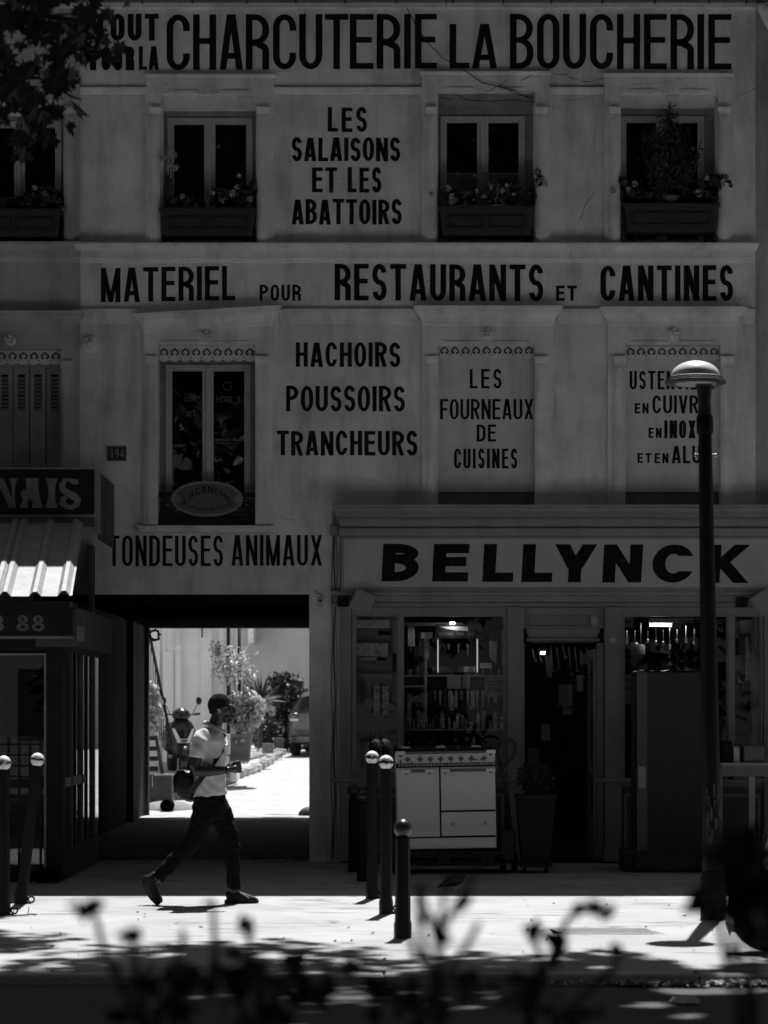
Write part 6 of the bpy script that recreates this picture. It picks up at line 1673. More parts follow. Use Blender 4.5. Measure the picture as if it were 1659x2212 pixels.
for u1_, v1_ in ((470, 1405), (500, 1430), (530, 1440), (548, 1460), (520, 1400), (485, 1460)): q.tube([at(512, 1586, PY+.2), at((512+u1_)/2+4, (1560+v1_)/2, PY+.2), at(u1_, v1_, PY+.2)], [.014, .01, .005], 5)
q.build('stem', M_bark, tr_)
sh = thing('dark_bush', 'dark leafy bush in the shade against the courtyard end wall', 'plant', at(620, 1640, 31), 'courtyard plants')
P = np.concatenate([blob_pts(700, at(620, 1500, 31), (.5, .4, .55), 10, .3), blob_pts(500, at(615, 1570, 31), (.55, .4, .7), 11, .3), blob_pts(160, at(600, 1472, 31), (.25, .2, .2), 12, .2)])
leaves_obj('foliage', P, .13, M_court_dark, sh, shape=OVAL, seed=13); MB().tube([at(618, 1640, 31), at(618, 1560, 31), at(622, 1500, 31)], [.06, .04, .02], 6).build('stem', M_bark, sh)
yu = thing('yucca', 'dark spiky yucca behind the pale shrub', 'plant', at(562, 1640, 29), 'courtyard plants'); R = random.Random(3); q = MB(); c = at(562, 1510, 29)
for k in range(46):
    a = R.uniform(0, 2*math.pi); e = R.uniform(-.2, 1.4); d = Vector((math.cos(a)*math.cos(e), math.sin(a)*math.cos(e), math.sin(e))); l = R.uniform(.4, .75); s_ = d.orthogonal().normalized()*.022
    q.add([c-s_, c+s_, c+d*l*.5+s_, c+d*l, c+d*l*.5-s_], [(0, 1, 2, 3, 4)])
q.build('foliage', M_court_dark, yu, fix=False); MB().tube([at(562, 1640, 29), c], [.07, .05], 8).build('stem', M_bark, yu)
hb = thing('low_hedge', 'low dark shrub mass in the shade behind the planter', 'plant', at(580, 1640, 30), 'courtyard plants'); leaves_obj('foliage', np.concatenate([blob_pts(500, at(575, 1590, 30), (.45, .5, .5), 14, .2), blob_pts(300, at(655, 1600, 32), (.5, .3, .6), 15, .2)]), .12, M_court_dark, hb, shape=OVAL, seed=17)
for i, (u0, u1, v0, v1, Y, m, lb) in enumerate(((566, 590, 1606, 1627, 24, mat('rough_tile', .10, .8, .6, 20), 'mottled square block standing on the sunlit edging'), (592, 612, 1594, 1614, 27, mat('dark_stone', .08), 'dark square block behind the mottled one'))):
    a, b = at(u0, v1, Y), at(u1, v0, Y); tag(MB().box(a.x, b.x, Y, Y+.15, a.z, b.z).build('stone_block', m, bevel=.008), lb, 'block')
mt = thing('meter_box', 'pale louvred box beside the planter behind the walking man', 'box', at(490, 1640, 18.2)); a, b = at(482, 1630, 18.2), at(496, 1586, 18.2); MB().box(a.x, b.x, 18.2, 18.4, a.z, b.z).build('casing', M_white, mt, bevel=.006)
for i in range(6): MB().box(a.x+.02, b.x-.02, 18.19, 18.199, a.z+.06+i*.05, a.z+.075+i*.05).build('louvre', M_grey, mt)
MB().lathe([(.05, 0), (.055, .02), (.055, .12), (.04, .15)], (b.x-.06, 18.2, PZ(1650, 18.2)), 12).build('tap_base', M_white, mt)

# ------------------------------------------------------------------ scooters
def scooter(name, label, loc, rz, m_body, group):
    t = thing(name, label, 'scooter', (0, 0, 0), group)     # faces -y, wheels on z = 0
    wheel = MB(); wheel.lathe([(.17, -.055), (.235, -.05), (.25, -.02), (.25, .02), (.235, .05), (.17, .055)], (0, -.52, .25), 24, 'x')
    w1 = wheel.build('wheel', M_rub, t, smooth=True, angle=50)
    MB().lathe([(.165, -.05), (.15, -.03), (.05, -.04), (.05, .04), (.15, .03), (.165, .05)], (0, -.52, .25), 16, 'x').build('rim', M_zinc, w1)
    wheel = MB(); wheel.lathe([(.17, -.065), (.235, -.06), (.25, -.02), (.25, .02), (.235, .06), (.17, .065)], (0, .72, .25), 24, 'x')
    w2 = wheel.build('wheel', M_rub, t, smooth=True, angle=50)
    MB().lathe([(.165, -.05), (.15, -.03), (.05, -.04), (.05, .04), (.15, .03), (.165, .05)], (0, .72, .25), 16, 'x').build('rim', M_zinc, w2)
    q = MB(); secs = []
    for a in np.linspace(-.5, 2.6, 10): secs.append([(dx, -.52-.275*math.cos(a)*(1 if True else 0), .25+.275*math.sin(a)+h) for dx, h in ((-.08, -.02), (-.05, .015), (.05, .015), (.08, -.02))])
    q.loft(secs, cap=False, close=False); q.build('front_mudguard', m_body, t, smooth=True, fix=False)
    q = MB()   # leg shield and front apron
    def sec(z, w, y, d): return [(-w, y+d*.6, z), (-w*.8, y, z), (0, y-d*.5, z), (w*.8, y, z), (w, y+d*.6, z), (w*.7, y+d, z), (0, y+d*.9, z), (-w*.7, y+d, z)]
    q.loft([sec(.28, .12, -.36, .10), sec(.42, .19, -.42, .14), sec(.60, .24, -.47, .18), sec(.78, .25, -.46, .20), sec(.90, .19, -.42, .17), sec(.97, .11, -.38, .12)])
    q.build('leg_shield', m_body, t, smooth=True)
    q = MB()   # V shaped lamp panel on the apron
    for s_ in (-1, 1): q.add([(s_*.20, -.525, .80), (s_*.155, -.56, .80), (s_*.07, -.60, .63), (s_*.07, -.60, .55), (s_*.11, -.585, .55)], [(0, 1, 2, 3, 4)])
    q.add([(-.069, -.602, .55), (.069, -.602, .55), (.069, -.602, .62), (-.069, -.602, .62)], [(0, 1, 2, 3)])
    q.build('lamp_panel', mat('lamp_panel', .5, .25, .1, 20), t)
    MB().box(-.06, .06, -.612, -.604, .565, .61).build('headlight', M_chrome, t, bevel=.004)
    q = MB(); q.loft([sec(.955, .12, -.40, .16), sec(1.02, .17, -.42, .2), sec(1.10, .15, -.40, .18), sec(1.16, .06, -.34, .1)]); q.build('handlebar_cover', m_body, t, smooth=True)
    q = MB(); q.tube([(-.34, -.22, 1.06), (-.2, -.3, 1.05), (.2, -.3, 1.05), (.34, -.22, 1.06)], .015, 8); q.build('handlebar', M_iron, t)
    for s_ in (-1, 1):
        MB().tube([(s_*.34, -.22, 1.06), (s_*.24, -.285, 1.055)], .021, 8).build('grip', M_rub, t)
        MB().tube([(s_*.2, -.3, 1.06), (s_*.26, -.31, 1.18), (s_*.30, -.3, 1.24)], .007, 6).build('mirror_stem', M_iron, t)
        MB().ball((s_*.315, -.3, 1.29), .062, 12, 8, (.85, .3, 1.15)).build('mirror', M_blk, t, smooth=True)
    q = MB(); q.box(-.17, .17, -.32, .18, .27, .33); q.build('footboard', m_body, t, bevel=.02)
    def sec2(y, w, z0, z1): return [(-w, y, z0+.04), (-w*.9, y, z1-.05), (-w*.5, y, z1), (w*.5, y, z1), (w*.9, y, z1-.05), (w, y, z0+.04), (w*.6, y, z0), (-w*.6, y, z0)]
    q = MB(); q.loft([sec2(.12, .14, .33, .66), sec2(.3, .19, .36, .74), sec2(.6, .21, .44, .78), sec2(.9, .16, .55, .80), sec2(1.02, .08, .64, .78)]); q.build('rear_body', m_body, t, smooth=True)
    q = MB(); q.loft([sec2(.1, .11, .68, .76), sec2(.35, .16, .74, .83), sec2(.7, .15, .78, .87), sec2(.95, .1, .8, .9)]); q.build('seat', M_rub, t, smooth=True)
    for s_ in (-1, 1): MB().ball((s_*.15, 1.0, .7), .05, 10, 6, (1, .5, .6)).build('tail_light', M_grey, t, smooth=True)
    MB().tube([(.12, .2, .22), (.17, .5, .28), (.18, .95, .36)], .04, 8).build('exhaust', M_zinc, t, smooth=True)
    t.location = loc; t.rotation_euler = (0, 0, rz)
    return t
M_scoot = mat('scooter_black', .008, .25, .15, 9, spec=.35)
scooter('scooter', 'black scooter with pale V shaped front lamp panel parked in the sunny courtyard', (PX(384, 16.8), 16.95, terr_z(16.8)), math.radians(14), M_scoot, 'parked scooters')
MY = ground_y(2052)
scooter('scooter', 'dark scooter cut off by the right picture edge on the sunlit pavement', (PX(1815, MY), MY, 0), math.radians(-78), mat('scooter_dark', .02, .3, .2, 9, coat=.2), 'parked scooters')

# ------------------------------------------------------------------ small car in the courtyard, seen from behind
car = thing('car', 'grey compact car parked rear on at the end of the courtyard', 'car', (0, 0, 0))
CW = .86
def cs(y, w, zb, zs, zr, wr):   # lower body and greenhouse section
    return [(-w*.86, y, zb), (-w, y, zb+.14), (-w, y, zs-.12), (-w*.95, y, zs), (-wr, y, zr-.05), (-wr*.75, y, zr), (wr*.75, y, zr), (wr, y, zr-.05), (w*.95, y, zs), (w, y, zs-.12), (w, y, zb+.14), (w*.86, y, zb)]
q = MB(); q.loft([cs(0.0, CW*.90, .42, .80, .86, .60), cs(.06, CW*.97, .30, .95, 1.05, .64), cs(.25, CW, .26, 1.0, 1.36, .60), cs(.6, CW, .24, 1.0, 1.47, .60), cs(1.4, CW, .22, .98, 1.50, .60), cs(2.1, CW, .22, .96, 1.44, .58), cs(2.75, CW, .22, .95, 1.02, .66), cs(3.3, CW*.97, .24, .86, .92, .66), cs(3.75, CW*.88, .32, .74, .78, .6), cs(3.85, CW*.75, .42, .66, .68, .5)])
M_car = mat('car_paint', .02, .3, .1, 4, coat=.6)
q.build('body', M_car, car, smooth=True, angle=28)
q = MB(); q.add([(-.56, .075, 1.02), (.56, .075, 1.02), (.50, .24, 1.33), (-.50, .24, 1.33)], [(0, 1, 2, 3)]); q.v = [(p[0], p[1]-.022, p[2]+.01) for p in q.v]; q.build('rear_window', M_blk, car, fix=False)
for s_ in (-1, 1):
    q = MB(); q.add([(s_*.815, .42, 1.02), (s_*.815, 2.35, 1.0), (s_*.63, 2.0, 1.36), (s_*.628, .55, 1.38)], [(0, 1, 2, 3)]); q.v = [(p[0]+s_*.016, p[1], p[2]) for p in q.v]; q.build('side_window', M_blk, car, fix=False)
    q = MB(); q.ball((s_*.70, .06, .88), .13, 12, 8, (1.1, .5, .8)); tl = q.build('tail_light', mat('tail_lamp', .06, .2, .2, 12, coat=.5), car, smooth=True)
    MB().box(s_*.70-.09, s_*.70+.09, -.02, .0, .80, .85).build('reflector', mat('reflector', .5, .3), tl)
    MB().ball((s_*.97, 2.15, 1.02), .1, 10, 6, (1, .6, .7)).build('mirror', M_car, car, smooth=True)
    for y in (.62, 3.0):
        m = MB(); m.lathe([(.2, -.1), (.29, -.09), (.305, -.03), (.305, .03), (.29, .09), (.2, .1)], (s_*.76, y, .305), 20, 'x'); w = m.build('wheel', M_rub, car, smooth=True, angle=50)
        MB().lathe([(.195, -.09), (.18, -.06), (.04, -.07), (.04, .07), (.18, .06), (.195, .09)], (s_*.765, y, .305), 14, 'x').build('rim', M_steel, w)
MB().box(-.26, .26, -.022, -.002, .66, .77).build('number_plate', mat('plate_grey', .3, .5, .05), car, bevel=.004)
MB().box(-.8, .8, -.04, .12, .30, .48).build('bumper', M_car, car, bevel=.03); MB().box(-.5, .5, .0, .06, .22, .31).build('under_bumper', M_blk, car)
car.location = (PX(618, 28)+.88, 28.0, ramp(28)+.0); car.rotation_euler = (math.radians(1), 0, math.radians(-6))

# ------------------------------------------------------------------ the walking man
YP = ground_y(1953)
def pp(u, v, dy=0.0): p = at(u, v, YP); return Vector((p.x, YP+dy, p.z))
M_skin = mat('skin', .018, .42, .12, 30, .05, 150, spec=.5)
M_shirt = mat('shirt_cotton', .48, .85, .06, 40, .25, 40)
M_trou = mat('trousers_cloth', .008, .95, .2, 30, .3, 50, spec=.05)
M_shoe = mat('shoe_leather', .012, .6, .3, 20, .2, 60, spec=.2)
M_hair = mat('short_hair', .020, .95, .4, 60, .8, 260, spec=.05)
man = thing('person', 'man in pale polo shirt and dark trousers striding right with a shoulder bag', 'person', (PX(430, YP), YP, 0))
def torso(grow):
    S_ = [(1762, 428, 484, .155), (1738, 419, 487, .168), (1715, 417, 486, .16), (1685, 416, 485.5, .155), (1650, 415.5, 485.5, .17), (1620, 417.5, 486, .185), (1600, 422, 484.5, .19), (1586, 430, 481, .165), (1577, 440, 478, .10), (1568, 447, 476, .065)]
    secs = []
    for v, a, b, hy in S_:
        c = pp((a+b)/2, v); secs.append(ell(c, ((PX(b, YP)-PX(a, YP))/2+grow, 0, 0), (0, hy+grow, 0), 18))
    return secs
def arm_pts(near=True):
    if near: return [pp(441, 1590, -.155), pp(437, 1600, -.20), pp(430, 1630, -.225), pp(424, 1655, -.24), pp(428, 1664, -.24), pp(455, 1664, -.245), pp(480, 1663, -.24), pp(499, 1661.5, -.23)]
    return [pp(447, 1590, .155), pp(440, 1602, .2), pp(430, 1635, .235), pp(418, 1662, .25), pp(414, 1670, .25), pp(410, 1690, .24), pp(408, 1708, .23)]
body = MB()
body.loft(torso(-.014))
body.tube([pp(459, 1584), pp(463, 1570), pp(469, 1552), pp(474, 1540)], [.075, .058, .055, .06], 14)
# head: skull, face, jaw, nose, lips, ears
body.ball(pp(474.5, 1523.5), .094, 18, 12, (1.04, .80, 1.02)); body.ball(pp(485, 1532), .074, 16, 10, (.92, .86, 1.2)); body.ball(pp(488, 1549), .055, 14, 8, (.95, .95, .95)); body.ball(pp(495, 1558), .026, 10, 6, (1.0, 1.1, .8))
body.tube([pp(500, 1523), pp(504, 1534), pp(507, 1538.5), pp(502, 1541)], [.010, .014, .017, .012], 8); body.ball(pp(502.5, 1548), .015, 8, 6, (1, 1.5, .6)); body.ball(pp(501.5, 1552), .014, 8, 6, (1, 1.4, .6)); body.ball(pp(499, 1524), .02, 8, 6, (.7, 2.6, .6))
for s_ in (-1, 1): body.ball(pp(472, 1535, s_*.075), .032, 10, 8, (.7, .35, 1.0))
for nr in (True, False):
    pts = arm_pts(nr); n = len(pts)
    rad = [.055, .055, .05, .046, .048, .048, .038, .027] if nr else [.055, .055, .05, .043, .042, .038, .029]
    body.tube(pts, rad, 12)
def hand(wr, fw, up, side, sc=1.0, thumb_side=1):
    """relaxed fist: palm plus five curled fingers"""
    f = fw.normalized(); s_ = side.normalized(); u_ = up.normalized()
    body.tube([wr-f*.015, wr+f*.03, wr+f*.066], [.026, .042, .042], 10, flat=.75)
    for k, l in enumerate((.95, 1.05, 1.0, .82)):
        o = u_*(.034-.0215*k)
        b = wr+f*.068+o
        body.tube([b-f*.03, b, b+f*.020*l+s_*.006, b+f*.029*l+s_*.024, b+f*.014*l+s_*.041, b-f*.004+s_*.042], [.0115, .0115, .0108, .0102, .0095, .008], 8)
    b = wr+f*.025+u_*.030
    body.tube([b, b+f*.026+u_*.020+s_*.008, b+f*.052+u_*.026+s_*.014, b+f*.07+u_*.022+s_*.016], [.014, .0128, .0112, .009], 8)
hand(pp(499, 1661.5, -.23), Vector((1, .05, .22)), Vector((-.2, -.15, 1)), Vector((.1, 1, -.25)))
hand(pp(408, 1708, .23), Vector((-.1, -.05, -1)), Vector((1, 0, 0)), Vector((0, -1, 0)))
RL = [pp(446, 1725, -.085), pp(440, 1765, -.09), pp(424, 1812, -.09), pp(412, 1824, -.09), pp(378, 1858, -.085), pp(347, 1889, -.08), pp(338, 1899, -.08)]
FL = [pp(460, 1725, .085), pp(477, 1765, .09), pp(496, 1810, .085), pp(499, 1828, .085), pp(502, 1870, .08), pp(503.5, 1915, .075), pp(502, 1935, .075)]
body.tube(RL, [.095, .085, .06, .058, .055, .042, .038], 12); body.tube(FL, [.095, .085, .06, .058, .055, .042, .038], 12)
body.tube([pp(334, 1896, -.08), pp(326, 1908, -.08), pp(336, 1930, -.08), pp(346, 1946, -.08)], [.035, .038, .036, .025], 10)
body.tube([pp(492, 1940, .075), pp(508, 1940, .075), pp(535, 1944, .08), pp(550, 1947, .085)], [.035, .036, .03, .022], 10)
me = remesh(body, .0065, 3); me.materials.append(M_skin); link('body', me, man)
# shirt with sleeve, collar
sh_ = MB(); secs = torso(.010)[1:]; secs[0] = [p + Vector((0, 0, .10*(p.x-PX(452, YP)))) for p in ell(pp(452, 1719), ((PX(487, YP)-PX(417, YP))/2+.010, 0, 0), (0, .178, 0), 18)]; secs.pop(1)
sh_.loft(secs)
for nr in (True, False):
    p = arm_pts(nr)[:4]; q = [p[0], p[1], p[2], p[2]+(p[3]-p[2])*.25]; s1 = -1 if nr else 1
    sh_.tube([q[0]+Vector((.01, -s1*.04, .0)), q[0], q[1], q[2], q[3]], [.06, .072, .073, .070, .069], 16)
me = remesh(sh_, .008, 5); me.materials.append(M_shirt); shirt = link('shirt', me, man)
# creases: gentle procedural displacement of the cloth
Rn = np.random.default_rng(5)
for v in shirt.data.vertices:
    c = v.co; k = .0035*math.sin(c.z*58+c.x*22+3*math.sin(c.x*17)) + .0025*math.sin(c.z*31-c.x*40+c.y*20)
    v.co = c + v.normal*k
cr = MB(); cc = pp(463, 1573)
pts = []
for k in range(15):
    a = math.radians(-10+k*200/14); pts.append(Vector((cc.x-.05*math.cos(a*1.0)*0+.078*math.cos(a+math.pi/2+.3), cc.y+.075*math.sin(a+math.pi/2+.3), cc.z-.028*math.cos(a+math.pi/2+.3))))
ring_ = [Vector((cc.x+.083*math.cos(a), cc.y+.078*math.sin(a), cc.z-.038*math.cos(a)+.012)) for a in np.linspace(0, 2*math.pi, 25)]
cr.tube(ring_, .014, 8, cap=False, flat=1.6); cr.build('collar', mat('collar_cloth', .34, .85, .06, 40, .2, 60), shirt, smooth=True)
# trousers
tr2 = MB(); tr2.loft([ell(pp((a+b)/2, v), ((PX(b, YP)-PX(a, YP))/2, 0, 0), (0, hy, 0), 18) for v, a, b, hy in ((1768, 424, 487, .165), (1745, 417, 489, .175), (1728, 417, 487, .170), (1714, 419, 484, .158))])
tr2.tube([p for p in RL[:6]], [.105, .10, .079, .075, .068, .058], 14); tr2.tube([p for p in FL[:6]], [.105, .10, .080, .076, .066, .056], 14)
tr2.tube([RL[5], RL[5]+(RL[6]-RL[5])*.6], [.058, .06], 14); tr2.tube([FL[5], FL[5]+(FL[6]-FL[5])*.35], [.056, .06], 14)
me = remesh(tr2, .008, 4); me.materials.append(M_trou); tro_ = link('trousers', me, man)
for v in tro_.data.vertices:
    c = v.co; v.co = c + v.normal*(.004*math.sin(c.z*44+c.x*30+2*math.sin(c.x*19+c.z*7))+.002*math.sin(c.z*90-c.x*33))
# shoes
def shoe(path, wid, hgt, updir, sole_n):
    s_ = MB(); s_.tube(path, wid, 12, flat=1.0); 
    return s_
s1 = MB(); s1.tube([pp(487, 1938, .075), pp(494, 1936, .075), pp(512, 1936.5, .077), pp(532, 1942, .08), pp(548, 1946, .083), pp(557, 1948, .085)], [.035, .044, .045, .038, .031, .014], 14)
s1.loft([[pp(u, v, .075+d) for u, v, d in ((484, 1953, -.035), (484, 1945, -.035), (484, 1945, .035), (484, 1953, .035))], [pp(u, v, .08+d) for u, v, d in ((520, 1953, -.045), (520, 1946, -.045), (520, 1946, .045), (520, 1953, .045))], [pp(u, v, .085+d) for u, v, d in ((558, 1952, -.025), (558, 1947, -.025), (558, 1947, .025), (558, 1952, .025))]])
me = remesh(s1, .006, 2); me.materials.append(M_shoe); link('shoe', me, man)
s2 = MB(); s2.tube([pp(340, 1887, -.08), pp(329, 1896, -.08), pp(328, 1912, -.08), pp(336, 1930, -.08), pp(345, 1942, -.08), pp(350, 1949, -.08)], [.036, .047, .047, .042, .035, .02], 14)
s2.tube([pp(311, 1893, -.08), pp(320, 1912, -.08), pp(333, 1935, -.08), pp(347, 1951, -.08)], [.022, .024, .022, .018], 10, flat=1.8)
me = remesh(s2, .006, 2); me.materials.append(M_shoe); link('shoe', me, man)
lc = MB()
for k in range(5):
    u = 512+k*5.5; v = 1925.5+k*3.4; lc.tube([pp(u-3, v, .055), pp(u, v-1.5, .03), pp(u+3, v+1.5, .03)], .004, 5)
lc.build('shoe_laces', M_grey, man)
# hair cap, beard, sunglasses, earbud, bracelet
hr = MB(); hr.ball(pp(474, 1523), .0968, 20, 14, (1.04, .81, 1.02)); hr.ball(pp(463, 1534), .057, 12, 8, (.8, 1.1, 1.1))
me = remesh(hr, .007, 2)
bm = bmesh.new(); bm.from_mesh(me)
fx, fz = PX(489, YP), PZ(1516, YP)
dl = [v for v in bm.verts if (v.co.x > fx and v.co.z < PZ(1512, YP)) or v.co.z < PZ(1543, YP) or (v.co.x > PX(477, YP) and v.co.z < PZ(1527, YP))]
bmesh.ops.delete(bm, geom=dl, context='VERTS'); bm.to_mesh(me); bm.free(); me.materials.append(M_hair); link('hair', me, man)
bd_ = MB(); bd_.ball(pp(491.5, 1554), .033, 14, 8, (1.15, 1.3, .85)); bd_.build('beard', M_hair, man, smooth=True)
gl = MB()
for s_ in (-1, 1): gl.ball(pp(500, 1530.5, s_*.034), .028, 12, 8, (.35, 1.0, .72)); gl.tube([pp(500, 1528, s_*.06), pp(486, 1529, s_*.082), pp(472, 1531, s_*.086)], .005, 6)
gl.tube([pp(503, 1528, -.015), pp(504, 1527, 0), pp(503, 1528, .015)], .005, 6); gl.build('sunglasses', mat('dark_lens', .01, .1, .1, 9, coat=.5), man, smooth=True)
eb = MB(); eb.tube([pp(474, 1533, -.098), pp(477.5, 1539, -.099)], .0055, 8); eb.ball(pp(474, 1533, -.095), .009, 8, 6); eb.build('earbud', M_paper, man, smooth=True)
br = MB(); ctr = pp(494, 1662, -.232); br.tube([ctr+Vector((.004*math.sin(3*a), .034*math.cos(a), .034*math.sin(a))) for a in np.linspace(0, 2*math.pi, 17)], .008, 6, cap=False); br.build('bracelet', M_blk, man, smooth=True)
# shoulder bag
bag = thing('shoulder_bag', 'dark leather shoulder bag hanging behind the walking man', 'bag', pp(398, 1727))
M_bag = mat('bag_leather', .010, .4, .25, 20, .2, 60, spec=.3)
bb = MB(); 
def bsec(v, a, b, hy): return [pp(a+(b-a)*x, v, y*hy) for x, y in ((0, -.7), (.12, -1), (.88, -1), (1, -.7), (1, .7), (.88, 1), (.12, 1), (0, .7))]
bb.loft([bsec(1727, 397, 417, .10), bsec(1718, 386, 420, .125), bsec(1700, 379, 420, .13), bsec(1680, 378, 419, .125), bsec(1668, 383, 417, .11), bsec(1664, 390, 414, .08)])
me = remesh(bb, .008, 4); me.materials.append(M_bag); link('bag_body', me, bag)
fl_ = MB(); fl_.loft([[pp(u, v, y) for y in (-.135, -.05, .05, .135)] for u, v in ((421, 1684), (411, 1672), (398, 1662.5), (386, 1664), (377.5, 1676), (376, 1694))], cap=False, close=False); fl_.build('flap', M_bag, bag, smooth=True, fix=False)
for y in (-.07, .07): MB().box(PX(376.5, YP), PX(379, YP), YP+y-.012, YP+y+.012, PZ(1712, YP), PZ(1692, YP)).build('buckle_strap', M_bag, bag)
stp = MB(); w_ = .024
path = [pp(413, 1714, -.10), pp(417, 1706, -.165), pp(430, 1690, -.178), pp(450, 1665, -.188), pp(468, 1640, -.165), pp(480, 1620, -.10), pp(487, 1606, .0), pp(484, 1592, .08), pp(465, 1578, .13), pp(440, 1590, .13), pp(420, 1620, .10), pp(412, 1645, .08), pp(405, 1668, .05)]
L = []; Rr = []
for i, p in enumerate(path):
    d = (path[min(i+1, len(path)-1)]-path[max(i-1, 0)]).normalized(); s_ = Vector((-d.z, 0, d.x)).normalized() if abs(d.y) < .9 else Vector((0, 0, 1)); L.append(p+s_*w_); Rr.append(p-s_*w_)
stp.loft([L, Rr], cap=False, close=False); stp.build('strap', M_bag, bag, fix=False)

# ------------------------------------------------------------------ pigeon
GY = ground_y(1927)
def gp(u, v, dy=0): p = at(u, v, GY); return Vector((p.x, GY+dy, p.z))
pg = thing('pigeon', 'grey pigeon standing on the shadow edge of the pavement', 'pigeon', gp(977, 1927))
b_ = MB()
b_.tube([gp(946, 1916), gp(956, 1911), gp(968, 1906), gp(980, 1902), (gp(990, 1899)), gp(996, 1899)], [.008, .022, .042, .055, .052, .035], 14)
b_.tube([gp(990, 1902), gp(997, 1896), gp(1000, 1892)], [.045, .03, .023], 12); b_.ball(gp(1000, 1891), .025, 12, 8, (1.05, .85, 1)); b_.tube([gp(1004, 1892), gp(1009, 1894)], [.008, .003], 6)
b_.tube([gp(944, 1917), gp(955, 1913)], [.018, .02], 8, flat=.3)
me = remesh(b_, .005, 3); me.materials.append(mat('pigeon_feather', .025, .7, .4, 25)); link('body', me, pg)
for s_ in (-1, 1):
    wv = MB(); wv.tube([gp(988, 1900, s_*.045), gp(974, 1904, s_*.052), gp(955, 1912, s_*.03), gp(948, 1915, s_*.015)], [.02, .032, .018, .005], 10, flat=.45); wv.build('wing', mat('wing_feather', .05, .6, .3, 30), pg, smooth=True)
    MB().tube([gp(976+s_*1.5, 1916, s_*.02), gp(977+s_*1.5, 1926.5, s_*.022), gp(981+s_*1.5, 1927, s_*.022)], .005, 6).build('leg', M_grey, pg)
# ------------------------------------------------------------------ street trees
def in_frame(P, margin=12):
    d = P[:, 1]+DF; ok = d > .3
    u = CX + P[:, 0]/np.where(ok, d, 1)*FPX; v = CY - (P[:, 2]-CAMZ)/np.where(ok, d, 1)*FPX
    return ok & (u > -margin) & (u < 1659+margin) & (v > -margin) & (v < 2212+margin)
GAPS = []
for u_, v_, r_ in ((1410, 2146, .17), (1482, 2168, .15), (620, 2192, .18), (740, 2198, .12), (360, 2062, .16), (600, 2064, .2), (150, 2040, .14), (235, 2075, .12), (860, 2062, .14), (1180, 2072, .16), (1290, 2090, .14), (1470, 2118, .22), (1600, 2112, .24), (420, 2130, .14), (1020, 2150, .12), (90, 2186, .12)):
    Y_ = ground_y(v_); GAPS.append((PX(u_, Y_), Y_+DF, r_))
def tree(label, x, y, h0, crown_c, crown_r, n, leaf, seed, lim=None, limbs=7, group='street trees', tr=.2):
    t = thing('street_tree', label, 'tree', (x, y, 0), group)
    R = random.Random(seed); q = MB()
    q.tube([(x, y, -.1), (x+.02, y, 1.5), (x-.03, y+.03, h0*.6), (x, y, h0)], [tr*1.25, tr, tr*.9, tr*.75], 12); q.build('trunk', M_bark, t, smooth=True)
    P = []; cc = Vector(crown_c)
    q = MB(); cl = []
    for k in range(limbs):
        a = 2*math.pi*k/limbs+R.uniform(-.3, .3); e = R.uniform(.25, 1.0); r = R.uniform(.6, .92)
        tip = cc+Vector((math.cos(a)*crown_r[0]*r*math.cos(e*.8), math.sin(a)*crown_r[1]*r*math.cos(e*.8), crown_r[2]*(-.3+.9*e)*r))
        mid = Vector((x, y, h0)).lerp(tip, .5)+Vector((0, 0, .5))
        pts = [Vector((x, y, h0-.2)), mid, tip]
        q.tube(pts, [tr*.5, tr*.28, .03], 7)
    vv = np.array(q.v)
    if not in_frame(vv, 0).any() or True:
        q.build('limbs', M_bark, t, smooth=True)
    rg = np.random.default_rng(seed)
    nc = 95
    cen = blob_pts(nc, crown_c, crown_r, seed+1, .35)
    per = n//nc
    P = np.concatenate([blob_pts(per, c, np.array((1.25, 1.2, .85))*rg.uniform(.7, 1.15), seed+10+i, .2) for i, c in enumerate(cen)])
    keep = ~in_frame(P)
    xs = P[:, 0]-.088*P[:, 2]; ds = P[:, 1]-.49*P[:, 2]+DF
    for hx, hd, hr in GAPS:                                  # gaps in the foliage where the sun falls through
        keep &= ((xs-hx)/hr)**2 + ((ds-hd)/(hr*1.2))**2 > 1
    if lim is not None:
        wob = .35*np.sin(xs*2.1+1)+.22*np.sin(xs*5.3)+.12*np.sin(xs*11+2)
        keep &= ds < lim(xs)+wob
    P = P[keep]
    o = leaves_obj('crown', P, leaf, M_leaf, t, shape=OVAL if leaf > .3 else [(0,-.5),(.3,-.3),(.46,.05),(.2,.12),(0,.5),(-.2,.12),(-.46,.05),(-.3,-.3)], seed=seed, droop=.4)
    o['kind'] = 'stuff'
    return t
lim = lambda xs: np.where(xs > 1.2, 17.1-1.5*np.clip((xs-1.2)/.9, 0, 1), 17.15+.45*np.clip((-xs-.6)/1.5, 0, 1))
treeA = tree('street tree at the left whose lobed leaves hang into the top left corner', -5.2, -10.6, 5.5, (-3.6, -7.4, 13.2), (5.4, 6.0, 4.3), 46000, .26, 3, lim)
treeB = tree('street tree at the right just outside the picture shading the kerb', 6.0, -11.0, 5.5, (4.2, -7.8, 13.4), (5.4, 6.0, 4.3), 46000, .26, 5, lim)
for i, (x, y, lb) in enumerate(((-14.5, -10.8, 'unseen tree added to block sky, out of the picture at the left'), (15.0, -11.0, 'unseen tree added to block sky, out of the picture at the right'))):
    tree(lb, x, y, 5.0, (x, y+2.2, 11.5), (5.4, 6.0, 6.0), 11000, .48, 30+i, None)  # unseen crowns added on both sides to cut sky light on the street
